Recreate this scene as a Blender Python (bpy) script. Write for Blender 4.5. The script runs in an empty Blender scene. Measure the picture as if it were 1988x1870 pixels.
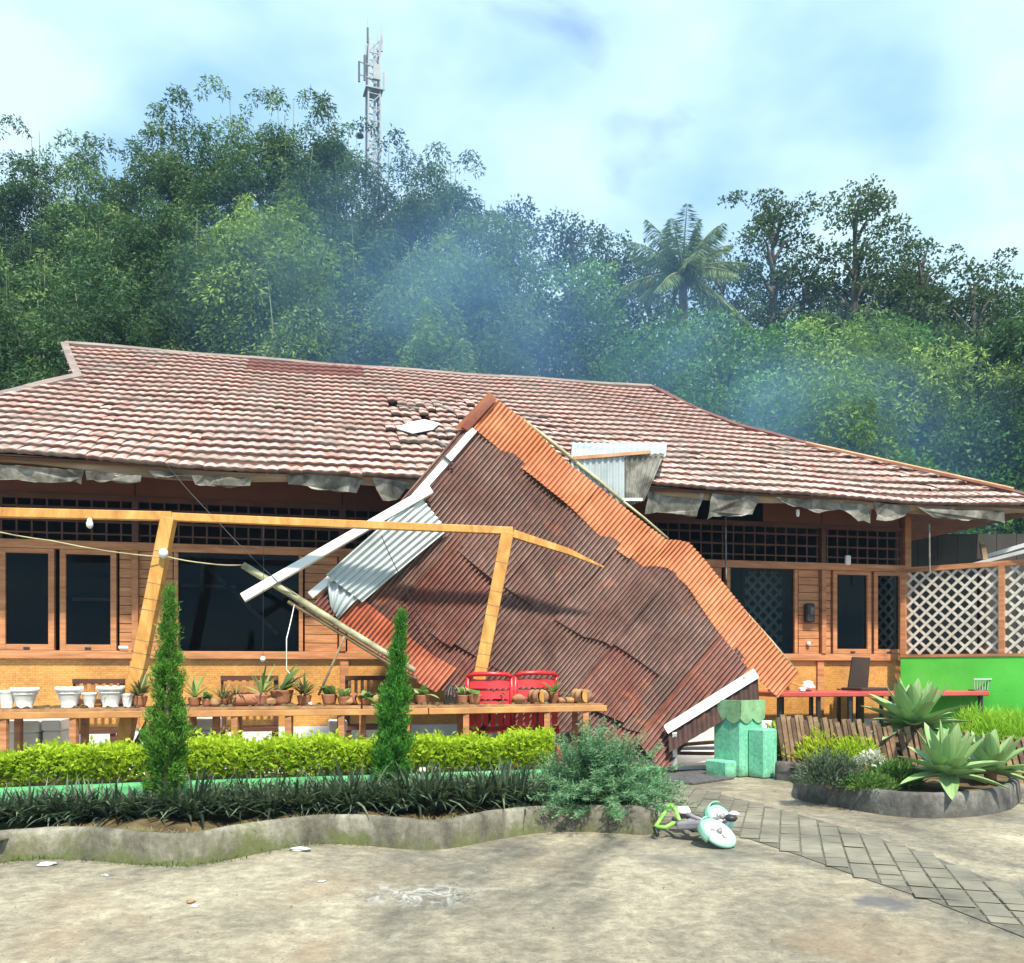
import bpy, math, random
import numpy as np
from mathutils import Vector, Matrix

random.seed(7)
RNG = np.random.default_rng(7)
SC = bpy.context.scene
COL = SC.collection
rad = math.radians

# ------------------------------------------------------------------ camera
F, U0, V0, CH = 1700.0, 993.5, 1300.0, 1.10      # focal length, principal point (on a 1987 x 1870 frame), eye height
cd = bpy.data.cameras.new('camera')
cd.sensor_fit = 'HORIZONTAL'; cd.sensor_width = 36.0
cd.lens = 36.0 * F / 1987.0
cd.shift_x = 0.0
cd.shift_y = (V0 - 935.0) / 1987.0
cd.clip_end = 1500; cd.clip_start = 0.05
cam = bpy.data.objects.new('camera', cd); COL.objects.link(cam)
cam.location = (0, 0, CH); cam.rotation_euler = (rad(90), 0, 0)
SC.camera = cam

# ------------------------------------------------------------------ sky and sun
SUN_EL, SUN_AZ = 55.0, 18.0      # azimuth: degrees to the right of the direction straight behind the camera
to_sun = Vector((math.sin(rad(SUN_AZ)) * math.cos(rad(SUN_EL)), -math.cos(rad(SUN_AZ)) * math.cos(rad(SUN_EL)), math.sin(rad(SUN_EL))))
world = bpy.data.worlds.new('World'); SC.world = world; world.use_nodes = True
wn = world.node_tree; wn.nodes.clear()
def wnode(t, **k):
    n = wn.nodes.new(t)
    for a, b in k.items(): setattr(n, a, b)
    return n
sky = wnode('ShaderNodeTexSky'); sky.sky_type = 'NISHITA'; sky.sun_disc = False
sky.sun_elevation = rad(SUN_EL); sky.sun_rotation = rad(180 - SUN_AZ)
sky.air_density = 1.0; sky.dust_density = 0.4; sky.ozone_density = 2.0
bg = wnode('ShaderNodeBackground'); bg.inputs['Strength'].default_value = 0.15
wo = wnode('ShaderNodeOutputWorld')
geo = wnode('ShaderNodeTexCoord')
sep = wnode('ShaderNodeSeparateXYZ'); wn.links.new(geo.outputs['Generated'], sep.inputs[0])
def wmath(op, a, b=None):
    n = wnode('ShaderNodeMath', operation=op)
    for i, x in enumerate((a, b)):
        if x is None: continue
        if isinstance(x, (int, float)): n.inputs[i].default_value = x
        else: wn.links.new(x, n.inputs[i])
    return n.outputs[0]
zz = wmath('ADD', wmath('MAXIMUM', sep.outputs[2], 0.0), 0.22)
comb = wnode('ShaderNodeCombineXYZ')
wn.links.new(wmath('DIVIDE', sep.outputs[0], zz), comb.inputs[0])
wn.links.new(wmath('DIVIDE', sep.outputs[1], zz), comb.inputs[1])
mp = wnode('ShaderNodeMapping'); mp.inputs['Location'].default_value = (0.72, 5.2, 1.4)
wn.links.new(comb.outputs[0], mp.inputs[0])
nz = wnode('ShaderNodeTexNoise'); nz.inputs['Scale'].default_value = 1.6; nz.inputs['Detail'].default_value = 7; nz.inputs['Roughness'].default_value = 0.52; nz.inputs['Distortion'].default_value = 0.35
wn.links.new(mp.outputs[0], nz.inputs['Vector'])
cr = wnode('ShaderNodeValToRGB'); cr.color_ramp.elements[0].position = 0.27; cr.color_ramp.elements[1].position = 0.37
cr.color_ramp.elements[0].color = (0.05, 0.05, 0.05, 1); cr.color_ramp.elements[1].color = (1, 1, 1, 1)
wn.links.new(nz.outputs['Fac'], cr.inputs[0])
nz2 = wnode('ShaderNodeTexNoise'); nz2.inputs['Scale'].default_value = 2.6; nz2.inputs['Detail'].default_value = 5
wn.links.new(mp.outputs[0], nz2.inputs['Vector'])
cc = wnode('ShaderNodeValToRGB')
cc.color_ramp.elements[0].position = 0.36; cc.color_ramp.elements[0].color = (2.0, 3.35, 5.0, 1)
cc.color_ramp.elements[1].position = 0.60; cc.color_ramp.elements[1].color = (3.9, 5.2, 5.7, 1)
wn.links.new(nz2.outputs['Fac'], cc.inputs[0])
mx = wnode('ShaderNodeMixRGB'); wn.links.new(cr.outputs[0], mx.inputs[0]); wn.links.new(sky.outputs[0], mx.inputs[1]); wn.links.new(cc.outputs[0], mx.inputs[2])
wn.links.new(mx.outputs[0], bg.inputs['Color']); wn.links.new(bg.outputs[0], wo.inputs['Surface'])

sd = bpy.data.lights.new('sun', 'SUN'); sd.energy = 5.0; sd.angle = rad(3.0); sd.color = (1.0, 0.91, 0.77)
sun = bpy.data.objects.new('sun', sd); COL.objects.link(sun)
sun.rotation_euler = (-to_sun).to_track_quat('-Z', 'Y').to_euler()
sun.location = (20, -30, 40)

SC.view_settings.view_transform = 'Standard'; SC.view_settings.look = 'None'
SC.view_settings.gamma = 1.0; SC.view_settings.exposure = 0.62; SC.view_settings.use_curve_mapping = False
SC.render.engine = 'CYCLES'
SC.cycles.use_denoising = True
SC.cycles.max_bounces = 7; SC.cycles.diffuse_bounces = 3; SC.cycles.glossy_bounces = 2; SC.cycles.transmission_bounces = 3
SC.cycles.transparent_max_bounces = 12; SC.cycles.volume_bounces = 1
SC.cycles.volume_step_rate = 4.0; SC.cycles.volume_max_steps = 64
SC.cycles.sample_clamp_indirect = 6.0

# ------------------------------------------------------------------ picture geometry -> places
TH = math.atan(0.225); CT, ST = math.cos(TH), math.sin(TH)
FY = 10.30                                          # the facade: Y = FY + 0.225 X
def ux(u): return (u - U0) / F
def P(u, v, Y): return Vector((ux(u) * Y, Y, CH + (V0 - v) / F * Y))
def PF(u, v, Yc): return P(u, v, Yc / (1 - 0.225 * ux(u)))          # on an upright plane parallel to the facade
def PG(u, v, z=0.0): return P(u, v, (CH - z) * F / (v - V0))        # on a level plane
def FL(u, v, y=0.0):                                                # the same in facade coordinates (along, inward, up)
    w = PF(u, v, FY + y / CT); X, Yw = w.x, w.y - FY
    return Vector((X * CT + Yw * ST, -X * ST + Yw * CT, w.z))
def W(s, y, z): return Vector((s * CT - y * ST, FY + s * ST + y * CT, z))

# ------------------------------------------------------------------ mesh collecting
class MB:
    def __init__(self): self.v = []; self.f = []
    def add(self, vs, fs):
        n = len(self.v); self.v += [tuple(x) for x in vs]; self.f += [tuple(i + n for i in q) for q in fs]; return self
    def box(self, x0, y0, z0, x1, y1, z1):
        return self.add([(x0,y0,z0),(x1,y0,z0),(x1,y1,z0),(x0,y1,z0),(x0,y0,z1),(x1,y0,z1),(x1,y1,z1),(x0,y1,z1)],
                        [(0,3,2,1),(4,5,6,7),(0,1,5,4),(1,2,6,5),(2,3,7,6),(3,0,4,7)])
    def cbox(self, x0, y0, z0, x1, y1, z1, c=0.01):           # box with chamfered upright and level edges
        n = len(self.v)
        bm = MB()
        xs = (x0, x0 + c, x1 - c, x1); ys = (y0, y0 + c, y1 - c, y1)
        ring = [(xs[1], ys[0]), (xs[2], ys[0]), (xs[3], ys[1]), (xs[3], ys[2]), (xs[2], ys[3]), (xs[1], ys[3]), (xs[0], ys[2]), (xs[0], ys[1])]
        mx_, my_ = (x0 + x1) / 2, (y0 + y1) / 2
        def shr(p): return (p[0] + (c if p[0] < mx_ else -c) * 0.9, p[1] + (c if p[1] < my_ else -c) * 0.9)
        vs = [(*shr(p), z0) for p in ring] + [(*p, z0 + c) for p in ring] + [(*p, z1 - c) for p in ring] + [(*shr(p), z1) for p in ring]
        fs = [tuple(range(7, -1, -1)), tuple(range(24, 32))]
        for r in range(3):
            for k in range(8):
                a, b = r * 8 + k, r * 8 + (k + 1) % 8
                fs.append((a, b, b + 8, a + 8))
        return self.add(vs, fs)
    def bar(self, p0, p1, w, h, up=(0, 0, 1), w1=None, h1=None):
        p0, p1 = Vector(p0), Vector(p1); d = (p1 - p0).normalized(); up = Vector(up)
        if abs(d.dot(up)) > 0.98: up = Vector((0, 1, 0))
        s = d.cross(up).normalized(); t = s.cross(d).normalized()
        w1 = w if w1 is None else w1; h1 = h if h1 is None else h1
        vs = []
        for p, a, b in ((p0, w, h), (p1, w1, h1)):
            vs += [p - s*a/2 - t*b/2, p + s*a/2 - t*b/2, p + s*a/2 + t*b/2, p - s*a/2 + t*b/2]
        return self.add(vs, [(3,2,1,0),(4,5,6,7),(0,1,5,4),(1,2,6,5),(2,3,7,6),(3,0,4,7)])
    def tube(self, pts, r, n=8, cap=True):
        pts = [Vector(p) for p in pts]; m = len(pts)
        rs = r if isinstance(r, (list, tuple)) else [r] * m
        vs = []; fs = []; s = None
        for i, p in enumerate(pts):
            d = (pts[min(i + 1, m - 1)] - pts[max(i - 1, 0)]).normalized()
            if s is None:
                up = Vector((0, 0, 1)) if abs(d.z) < 0.9 else Vector((1, 0, 0)); s = d.cross(up).normalized()
            else: s = (s - d * s.dot(d)).normalized()
            t = d.cross(s)
            for k in range(n):
                a = 2 * math.pi * k / n; vs.append(p + (s * math.cos(a) + t * math.sin(a)) * rs[i])
        for i in range(m - 1):
            for k in range(n):
                a, b = i * n + k, i * n + (k + 1) % n
                fs.append((a, b, b + n, a + n))
        if cap: fs += [tuple(range(n - 1, -1, -1)), tuple(range((m - 1) * n, m * n))]
        return self.add(vs, fs)
    def lathe(self, prof, n=20, c=(0, 0, 0), wob=None):
        vs = []; fs = []; m = len(prof)
        for i, (r, z) in enumerate(prof):
            for k in range(n):
                a = 2 * math.pi * k / n; q = wob(a, i, m) if wob else 1.0
                vs.append((c[0] + r * q * math.cos(a), c[1] + r * q * math.sin(a), c[2] + z))
        for i in range(m - 1):
            for k in range(n):
                a, b = i * n + k, i * n + (k + 1) % n
                fs.append((a, b, b + n, a + n))
        fs += [tuple(range(n - 1, -1, -1)), tuple(range((m - 1) * n, m * n))]
        return self.add(vs, fs)
    def prism(self, pts, vec):
        pts = [Vector(p) for p in pts]; vec = Vector(vec); n = len(pts)
        return self.add(pts + [p + vec for p in pts],
                        [tuple(range(n)), tuple(range(2 * n - 1, n - 1, -1))] + [((k + 1) % n, k, k + n, (k + 1) % n + n) for k in range(n)])
    def grid(self, fn, nu, nv):
        vs = [fn(i / nu, j / nv) for j in range(nv + 1) for i in range(nu + 1)]
        fs = [(j * (nu + 1) + i, j * (nu + 1) + i + 1, (j + 1) * (nu + 1) + i + 1, (j + 1) * (nu + 1) + i) for j in range(nv) for i in range(nu)]
        return self.add(vs, fs)
    def mesh(self, name, mat, smooth=False):
        me = bpy.data.meshes.new(name); me.from_pydata(self.v, [], self.f)
        if mat: me.materials.append(mat)
        if smooth: me.polygons.foreach_set('use_smooth', [True] * len(me.polygons))
        me.update(); return me
    def obj(self, name, mat, parent=None, smooth=False, bevel=0, loc=None):
        return link(name, self.mesh(name, mat, smooth), parent, bevel, loc)

def link(name, me, parent=None, bevel=0, loc=None):
    o = bpy.data.objects.new(name, me); COL.objects.link(o)
    if parent: o.parent = parent
    if loc is not None: o.location = loc
    if bevel:
        b = o.modifiers.new('bevel', 'BEVEL'); b.width = bevel; b.segments = 2; b.limit_method = 'ANGLE'
    return o
def tag(o, label, cat, group=None, kind=None):
    o['label'] = label; o['category'] = cat
    if group: o['group'] = group
    if kind: o['kind'] = kind
    return o
def thing(name, label, cat, loc=(0, 0, 0), rotz=0.0, group=None):
    o = bpy.data.objects.new(name, None); COL.objects.link(o); o.empty_display_size = 0.2
    o.location = loc; o.rotation_euler = (0, 0, rotz)
    return tag(o, label, cat, group)
def struct(o): o['kind'] = 'structure'; return o
def copy_thing(root, loc=None, rotz=None, scale=None, label=None):
    r = root.copy(); COL.objects.link(r)
    if loc is not None: r.location = loc
    if rotz is not None: r.rotation_euler = (0, 0, rotz)
    if scale is not None: r.scale = scale
    if label: r['label'] = label
    for ch in list(root.children):
        c = ch.copy(); COL.objects.link(c); c.parent = r
        for g in list(ch.children):
            d = g.copy(); COL.objects.link(d); d.parent = c
    return r

def fast_mesh(name, verts, nper, mat, rnd=None, smooth=False):
    """verts: (n_faces * nper, 3) array, one polygon per nper vertices; rnd: one number per face"""
    verts = np.asarray(verts, dtype=np.float32).reshape(-1, 3); nv = len(verts); nf = nv // nper
    me = bpy.data.meshes.new(name)
    me.vertices.add(nv); me.vertices.foreach_set('co', verts.ravel())
    me.loops.add(nv); me.loops.foreach_set('vertex_index', np.arange(nv, dtype=np.int32))
    me.polygons.add(nf); me.polygons.foreach_set('loop_start', np.arange(0, nv, nper, dtype=np.int32))
    if rnd is not None:
        at = me.attributes.new('rnd', 'FLOAT', 'POINT'); at.data.foreach_set('value', np.repeat(np.asarray(rnd, dtype=np.float32), nper))
    if mat: me.materials.append(mat)
    me.update(calc_edges=True); return me

def norm(a): return a / np.maximum(np.linalg.norm(a, axis=-1, keepdims=True), 1e-6)
def leaves3(pos, d, length, width):
    n = len(pos); d = norm(d); s = norm(np.cross(d, RNG.normal(size=(n, 3)))); L = np.reshape(length, (-1, 1)); Wd = np.reshape(width, (-1, 1))
    return np.stack([pos, pos + d * L * 0.42 + s * Wd, pos + d * L], axis=1).reshape(-1, 3)
def leaves(pos, d, length, width, fold=0.0, side=None):
    """rhombus leaves: pos base (n,3), d direction (n,3)"""
    n = len(pos); d = norm(d)
    r = RNG.normal(size=(n, 3)) if side is None else side
    s = norm(np.cross(d, r)); L = np.reshape(length, (-1, 1)); Wd = np.reshape(width, (-1, 1))
    a = pos; c = pos + d * L; m = pos + d * L * 0.45
    up = np.cross(s, d) * Wd * fold
    return np.stack([a, m + s * Wd * 0.5 + up, c, m - s * Wd * 0.5 + up], axis=1).reshape(-1, 3)

# ------------------------------------------------------------------ materials
def new_mat(name):
    m = bpy.data.materials.new(name); m.use_nodes = True; nt = m.node_tree; nt.nodes.clear()
    out = nt.nodes.new('ShaderNodeOutputMaterial'); b = nt.nodes.new('ShaderNodeBsdfPrincipled')
    nt.links.new(b.outputs[0], out.inputs['Surface'])
    return m, nt, b, out
def nd(nt, t, **k):
    n = nt.nodes.new(t)
    for a, b in k.items(): setattr(n, a, b)
    return n
def c4(c): return (c[0], c[1], c[2], 1)
def hexc(h):
    v = [int(h[i:i + 2], 16) / 255 for i in (0, 2, 4)]
    return tuple(((x + 0.055) / 1.055) ** 2.4 if x > 0.04045 else x / 12.92 for x in v)
def coords(nt, space='world', scale=(1, 1, 1), rot=(0, 0, 0)):
    if space == 'world': o = nd(nt, 'ShaderNodeNewGeometry').outputs['Position']
    else: o = nd(nt, 'ShaderNodeTexCoord').outputs['Object']
    mp = nd(nt, 'ShaderNodeMapping'); mp.inputs['Scale'].default_value = scale; mp.inputs['Rotation'].default_value = rot
    nt.links.new(o, mp.inputs[0]); return mp.outputs[0]
def noise(nt, vec, scale, detail=4, rough=0.55, dist=0.0):
    n = nd(nt, 'ShaderNodeTexNoise'); n.inputs['Scale'].default_value = scale; n.inputs['Detail'].default_value = detail
    n.inputs['Roughness'].default_value = rough; n.inputs['Distortion'].default_value = dist
    nt.links.new(vec, n.inputs['Vector']); return n.outputs['Fac']
def ramp(nt, fac, stops):
    r = nd(nt, 'ShaderNodeValToRGB'); e = r.color_ramp.elements
    while len(e) < len(stops): e.new(0.5)
    for i, (p, c) in enumerate(stops):
        e[i].position = p; e[i].color = c4(c) if isinstance(c, (tuple, list)) else (c, c, c, 1)
    nt.links.new(fac, r.inputs[0]); return r.outputs[0]
def mixc(nt, fac, a, b, mode='MIX'):
    m = nd(nt, 'ShaderNodeMixRGB', blend_type=mode)
    for i, x in enumerate((fac, a, b)):
        if isinstance(x, (int, float)): m.inputs[i].default_value = x if i == 0 else (x, x, x, 1)
        elif isinstance(x, (tuple, list)): m.inputs[i].default_value = c4(x)
        else: nt.links.new(x, m.inputs[i])
    return m.outputs[0]
def bump(nt, b, h, strength=0.3, dist=0.02):
    n = nd(nt, 'ShaderNodeBump'); n.inputs['Strength'].default_value = strength; n.inputs['Distance'].default_value = dist
    nt.links.new(h, n.inputs['Height']); nt.links.new(n.outputs[0], b.inputs['Normal'])
def simple(name, stops, scale=4.0, detail=5, rough=0.7, spec=0.4, metal=0.0, bumps=(40, 0.2), stretch=(1, 1, 1), space='world', dist=0.0, rot=(0, 0, 0)):
    m, nt, b, _ = new_mat(name); v = coords(nt, space, stretch, rot)
    col = ramp(nt, noise(nt, v, scale, detail, 0.6, dist), stops)
    nt.links.new(col, b.inputs['Base Color'])
    b.inputs['Roughness'].default_value = rough; b.inputs['Specular IOR Level'].default_value = spec; b.inputs['Metallic'].default_value = metal
    if bumps: bump(nt, b, noise(nt, v, bumps[0], 4), bumps[1], 0.01)
    return m
def leaf_mat(name, dark, mid, light, trans=0.35, rough=0.55, objvar=0.25, tcol=None, spec=0.25):
    m, nt, b, out = new_mat(name)
    a = nd(nt, 'ShaderNodeAttribute', attribute_name='rnd')
    col = ramp(nt, a.outputs['Fac'], [(0.0, dark), (0.55, mid), (1.0, light)])
    oi = nd(nt, 'ShaderNodeObjectInfo')
    hs = nd(nt, 'ShaderNodeHueSaturation'); nt.links.new(col, hs.inputs['Color'])
    mr = nd(nt, 'ShaderNodeMapRange'); nt.links.new(oi.outputs['Random'], mr.inputs[0]); mr.inputs[3].default_value = 1 - objvar; mr.inputs[4].default_value = 1 + objvar
    nt.links.new(mr.outputs[0], hs.inputs['Value'])
    mh = nd(nt, 'ShaderNodeMapRange'); nt.links.new(oi.outputs['Random'], mh.inputs[0]); mh.inputs[3].default_value = 0.515; mh.inputs[4].default_value = 0.485
    nt.links.new(mh.outputs[0], hs.inputs['Hue'])
    nt.links.new(hs.outputs[0], b.inputs['Base Color']); b.inputs['Roughness'].default_value = rough; b.inputs['Specular IOR Level'].default_value = spec
    t = nd(nt, 'ShaderNodeBsdfTranslucent'); nt.links.new(mixc(nt, 0.6, hs.outputs[0], tcol or (light[0]*1.2, light[1]*1.2, light[2]*0.8)), t.inputs['Color'])
    ms = nd(nt, 'ShaderNodeMixShader'); ms.inputs[0].default_value = trans
    nt.links.new(b.outputs[0], ms.inputs[1]); nt.links.new(t.outputs[0], ms.inputs[2]); nt.links.new(ms.outputs[0], out.inputs['Surface'])
    return m
# ------------------------------------------------------------------ shared materials
def ground_mat():
    m, nt, b, _ = new_mat('yard_concrete'); v = coords(nt, 'world'); vs = coords(nt, 'world', (1, 0.55, 1), (0, 0, 0.5))
    base = ramp(nt, noise(nt, vs, 0.75, 9, 0.66, 0.9), [(0.34, (0.115, 0.108, 0.088)), (0.44, (0.26, 0.236, 0.176)), (0.55, (0.42, 0.372, 0.27)), (0.72, (0.58, 0.52, 0.38))])
    fine = ramp(nt, noise(nt, v, 14, 6, 0.7), [(0.3, 0.55), (0.7, 1.1)])
    col = mixc(nt, 1.0, base, fine, 'MULTIPLY')
    col = mixc(nt, 1.0, col, ramp(nt, noise(nt, v, 62, 3, 0.7), [(0.28, 0.78), (0.72, 1.12)]), 'MULTIPLY')
    col = mixc(nt, 1.0, col, ramp(nt, noise(nt, v, 5.5, 7, 0.78, 1.2), [(0.34, 0.68), (0.62, 1.14)]), 'MULTIPLY')
    n2 = noise(nt, v, 0.9, 6, 0.6, 0.8)                                           # reddish earth
    col = mixc(nt, ramp(nt, n2, [(0.54, 0.0), (0.70, 0.45)]), col, (0.30, 0.20, 0.115))
    vo = coords(nt, 'world', (1, 0.7, 1), (0, 0, -0.3))
    n3 = noise(nt, vo, 1.15, 5, 0.6, 0.3)                                         # dark oil and damp
    col = mixc(nt, ramp(nt, n3, [(0.28, 0.6), (0.42, 0.0)]), col, (0.085, 0.09, 0.095))
    n4 = noise(nt, v, 2.6, 8, 0.72, 1.6)                                          # pale cement scuffs
    col = mixc(nt, ramp(nt, n4, [(0.60, 0.0), (0.72, 0.45)]), col, (0.52, 0.50, 0.42))
    # the big pale scuff where cement was mixed
    tc = nd(nt, 'ShaderNodeNewGeometry').outputs['Position']
    sb = nd(nt, 'ShaderNodeVectorMath', operation='SUBTRACT'); nt.links.new(tc, sb.inputs[0]); sb.inputs[1].default_value = (-0.45, 4.30, 0)
    sc = nd(nt, 'ShaderNodeVectorMath', operation='MULTIPLY'); nt.links.new(sb.outputs[0], sc.inputs[0]); sc.inputs[1].default_value = (2.4, 3.1, 1)
    ln = nd(nt, 'ShaderNodeVectorMath', operation='LENGTH'); nt.links.new(sc.outputs[0], ln.inputs[0])
    rr = ramp(nt, ln.outputs['Value'], [(0.15, 1.0), (0.95, 0.0)])
    nn = ramp(nt, noise(nt, coords(nt, 'world', (1, 0.6, 1), (0, 0, 0.6)), 9, 7, 0.75, 2.0), [(0.46, 0.0), (0.62, 0.8)])
    col = mixc(nt, mixc(nt, 1.0, rr, nn, 'MULTIPLY'), col, (0.66, 0.67, 0.65))
    # an oil patch on the right
    sb = nd(nt, 'ShaderNodeVectorMath', operation='SUBTRACT'); nt.links.new(tc, sb.inputs[0]); sb.inputs[1].default_value = (1.78, 4.13, 0)
    sc = nd(nt, 'ShaderNodeVectorMath', operation='MULTIPLY'); nt.links.new(sb.outputs[0], sc.inputs[0]); sc.inputs[1].default_value = (2.6, 3.4, 1)
    ds = nd(nt, 'ShaderNodeVectorMath', operation='LENGTH'); nt.links.new(sc.outputs[0], ds.inputs[0])
    ad = nd(nt, 'ShaderNodeMath', operation='ADD'); nt.links.new(ds.outputs['Value'], ad.inputs[0]); nt.links.new(noise(nt, v, 5, 5, 0.7), ad.inputs[1])
    col = mixc(nt, ramp(nt, ad.outputs[0], [(0.75, 0.8), (1.25, 0.0)]), col, (0.10, 0.10, 0.115))
    vo2 = nd(nt, 'ShaderNodeTexVoronoi'); vo2.inputs['Scale'].default_value = 34; nt.links.new(v, vo2.inputs['Vector'])
    col = mixc(nt, ramp(nt, vo2.outputs['Distance'], [(0.08, 0.75), (0.2, 0.0)]), col, (0.13, 0.11, 0.085))
    nt.links.new(col, b.inputs['Base Color'])
    nt.links.new(ramp(nt, n3, [(0.28, 0.55), (0.4, 0.85)]), b.inputs['Roughness'])
    bump(nt, b, noise(nt, v, 26, 9, 0.78), 0.9, 0.014)
    return m
M = {}
M['ground'] = ground_mat()
def tile_mat():
    m, nt, b, _ = new_mat('tile_red'); v = coords(nt, 'world')
    a = nd(nt, 'ShaderNodeAttribute', attribute_name='wear_glint_shade')
    base = ramp(nt, noise(nt, v, 1.1, 6, 0.65), [(0.3, (0.21, 0.092, 0.064)), (0.5, (0.33, 0.145, 0.108)), (0.7, (0.44, 0.215, 0.165))])
    base = mixc(nt, 1.0, base, ramp(nt, noise(nt, v, 16, 4, 0.7), [(0.3, 0.7), (0.7, 1.1)]), 'MULTIPLY')
    wz = nd(nt, 'ShaderNodeSeparateXYZ'); nt.links.new(v, wz.inputs[0])
    lowr = ramp(nt, wz.outputs[2], [(0.0, 1.0), (1.0, 1.0)])
    mr = nd(nt, 'ShaderNodeMapRange'); nt.links.new(wz.outputs[2], mr.inputs[0]); mr.inputs[1].default_value = 3.1; mr.inputs[2].default_value = 5.6; mr.inputs[3].default_value = 1.0; mr.inputs[4].default_value = 0.42
    ap = nd(nt, 'ShaderNodeMath', operation='MAXIMUM'); nt.links.new(a.outputs['Fac'], ap.inputs[0]); ap.inputs[1].default_value = 0.0
    w = mixc(nt, 1.0, ap.outputs[0], ramp(nt, noise(nt, v, 5.0, 7, 0.75), [(0.36, 0.05), (0.58, 1.25)]), 'MULTIPLY')
    w = mixc(nt, 1.0, w, mr.outputs[0], 'MULTIPLY')
    col = mixc(nt, w, base, (0.70, 0.64, 0.60))                                   # sun glints painted pale on the crests, mixed with fading
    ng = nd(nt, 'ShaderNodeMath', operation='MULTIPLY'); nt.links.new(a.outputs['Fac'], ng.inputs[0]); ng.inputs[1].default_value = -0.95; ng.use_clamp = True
    col = mixc(nt, ng.outputs[0], col, (0.035, 0.026, 0.022))                     # shade of the row gaps painted dark on the butt edges
    grime = ramp(nt, noise(nt, v, 2.0, 8, 0.75, 0.7), [(0.46, 0.0), (0.64, 0.72)])
    col = mixc(nt, grime, col, (0.17, 0.15, 0.13))
    nt.links.new(col, b.inputs['Base Color']); b.inputs['Roughness'].default_value = 0.55; b.inputs['Specular IOR Level'].default_value = 0.35
    bump(nt, b, noise(nt, v, 60, 4), 0.25, 0.004)
    return m
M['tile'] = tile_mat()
M['tile_dark'] = simple('tile_replaced', [(0.3, (0.10, 0.035, 0.03)), (0.7, (0.19, 0.07, 0.055))], 5, rough=0.6)
M['wood'] = simple('varnished_timber', [(0.3, (0.247, 0.102, 0.043)), (0.55, (0.435, 0.193, 0.081)), (0.75, (0.580, 0.280, 0.125))], 3.0, 6, 0.5, 0.4, bumps=(30, 0.25), stretch=(1, 1, 5), dist=0.4)
M['wood_h'] = simple('varnished_plank', [(0.3, (0.304, 0.132, 0.054)), (0.55, (0.493, 0.221, 0.097)), (0.75, (0.667, 0.328, 0.154))], 3.0, 6, 0.5, 0.4, bumps=(30, 0.25), stretch=(1, 1, 9), dist=0.4)
M['wood_dark'] = simple('dark_timber', [(0.3, (0.055, 0.022, 0.014)), (0.7, (0.12, 0.045, 0.025))], 3, 5, 0.6, bumps=(30, 0.25), stretch=(1, 1, 5))
M['upper_panel'] = simple('brown_board', [(0.3, (0.10, 0.032, 0.018)), (0.7, (0.17, 0.058, 0.030))], 1.5, 5, 0.6, bumps=(50, 0.15))
M['yellow_wood'] = simple('yellow_varnished_post', [(0.28, (0.34, 0.155, 0.035)), (0.5, (0.55, 0.275, 0.065)), (0.72, (0.68, 0.40, 0.13))], 3.2, 7, 0.5, 0.4, bumps=(45, 0.35), stretch=(3, 3, 1.2), dist=0.6)
M['grey_board'] = simple('weathered_plywood', [(0.30, (0.05, 0.046, 0.04)), (0.48, (0.16, 0.155, 0.135)), (0.70, (0.36, 0.35, 0.315))], 5.5, 7, 0.85, 0.2, bumps=(40, 0.3), dist=0.5)
M['fascia'] = simple('weathered_fascia', [(0.3, (0.13, 0.085, 0.05)), (0.55, (0.30, 0.21, 0.13)), (0.75, (0.42, 0.33, 0.23))], 2.4, 7, 0.85, 0.2, bumps=(40, 0.4), stretch=(0.6, 0.6, 5))
M['white'] = simple('white_paint', [(0.25, (0.50, 0.50, 0.47)), (0.5, (0.72, 0.73, 0.71)), (0.75, (0.82, 0.83, 0.82))], 2.2, 7, 0.5, 0.4, bumps=(60, 0.12))
M['white_clean'] = simple('white_pvc', [(0.3, (0.70, 0.72, 0.72)), (0.7, (0.84, 0.85, 0.86))], 2.5, 6, 0.38, 0.45, bumps=(50, 0.05))
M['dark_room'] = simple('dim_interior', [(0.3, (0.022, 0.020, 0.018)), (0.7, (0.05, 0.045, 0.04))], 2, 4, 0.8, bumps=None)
M['black_metal'] = simple('black_metal', [(0.3, (0.018, 0.018, 0.02)), (0.7, (0.04, 0.04, 0.042))], 8, 4, 0.45, bumps=None)
M['concrete'] = None
def concrete_mat(name, lo, mid, hi, moss=(0.10, 0.12, 0.03), zm=0.10):
    m, nt, b, _ = new_mat(name); v = coords(nt, 'world')
    vv = coords(nt, 'world', (1, 1, 0.45))
    col = ramp(nt, noise(nt, vv, 3.0, 8, 0.62, 0.3), [(0.34, lo), (0.50, mid), (0.70, hi)])
    col = mixc(nt, 1.0, col, ramp(nt, noise(nt, v, 26, 6, 0.7), [(0.3, 0.6), (0.7, 1.1)]), 'MULTIPLY')
    sp = nd(nt, 'ShaderNodeSeparateXYZ'); nt.links.new(v, sp.inputs[0])
    ad = nd(nt, 'ShaderNodeMath', operation='SUBTRACT'); nt.links.new(noise(nt, v, 3.0, 6, 0.7), ad.inputs[0]); nt.links.new(sp.outputs[2], ad.inputs[1])
    col = mixc(nt, ramp(nt, ad.outputs[0], [(0.40 , 0.0), (0.54, 0.8)]), col, moss)
    nt.links.new(col, b.inputs['Base Color']); b.inputs['Roughness'].default_value = 0.88; b.inputs['Specular IOR Level'].default_value = 0.2
    bump(nt, b, noise(nt, v, 30, 8, 0.7), 0.6, 0.012)
    return m
M['kerb'] = concrete_mat('kerb_concrete', (0.06, 0.058, 0.045), (0.18, 0.17, 0.13), (0.40, 0.385, 0.31))
M['kerb_cap'] = concrete_mat('kerb_cap_concrete', (0.26, 0.25, 0.2), (0.42, 0.41, 0.34), (0.6, 0.58, 0.5))
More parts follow.
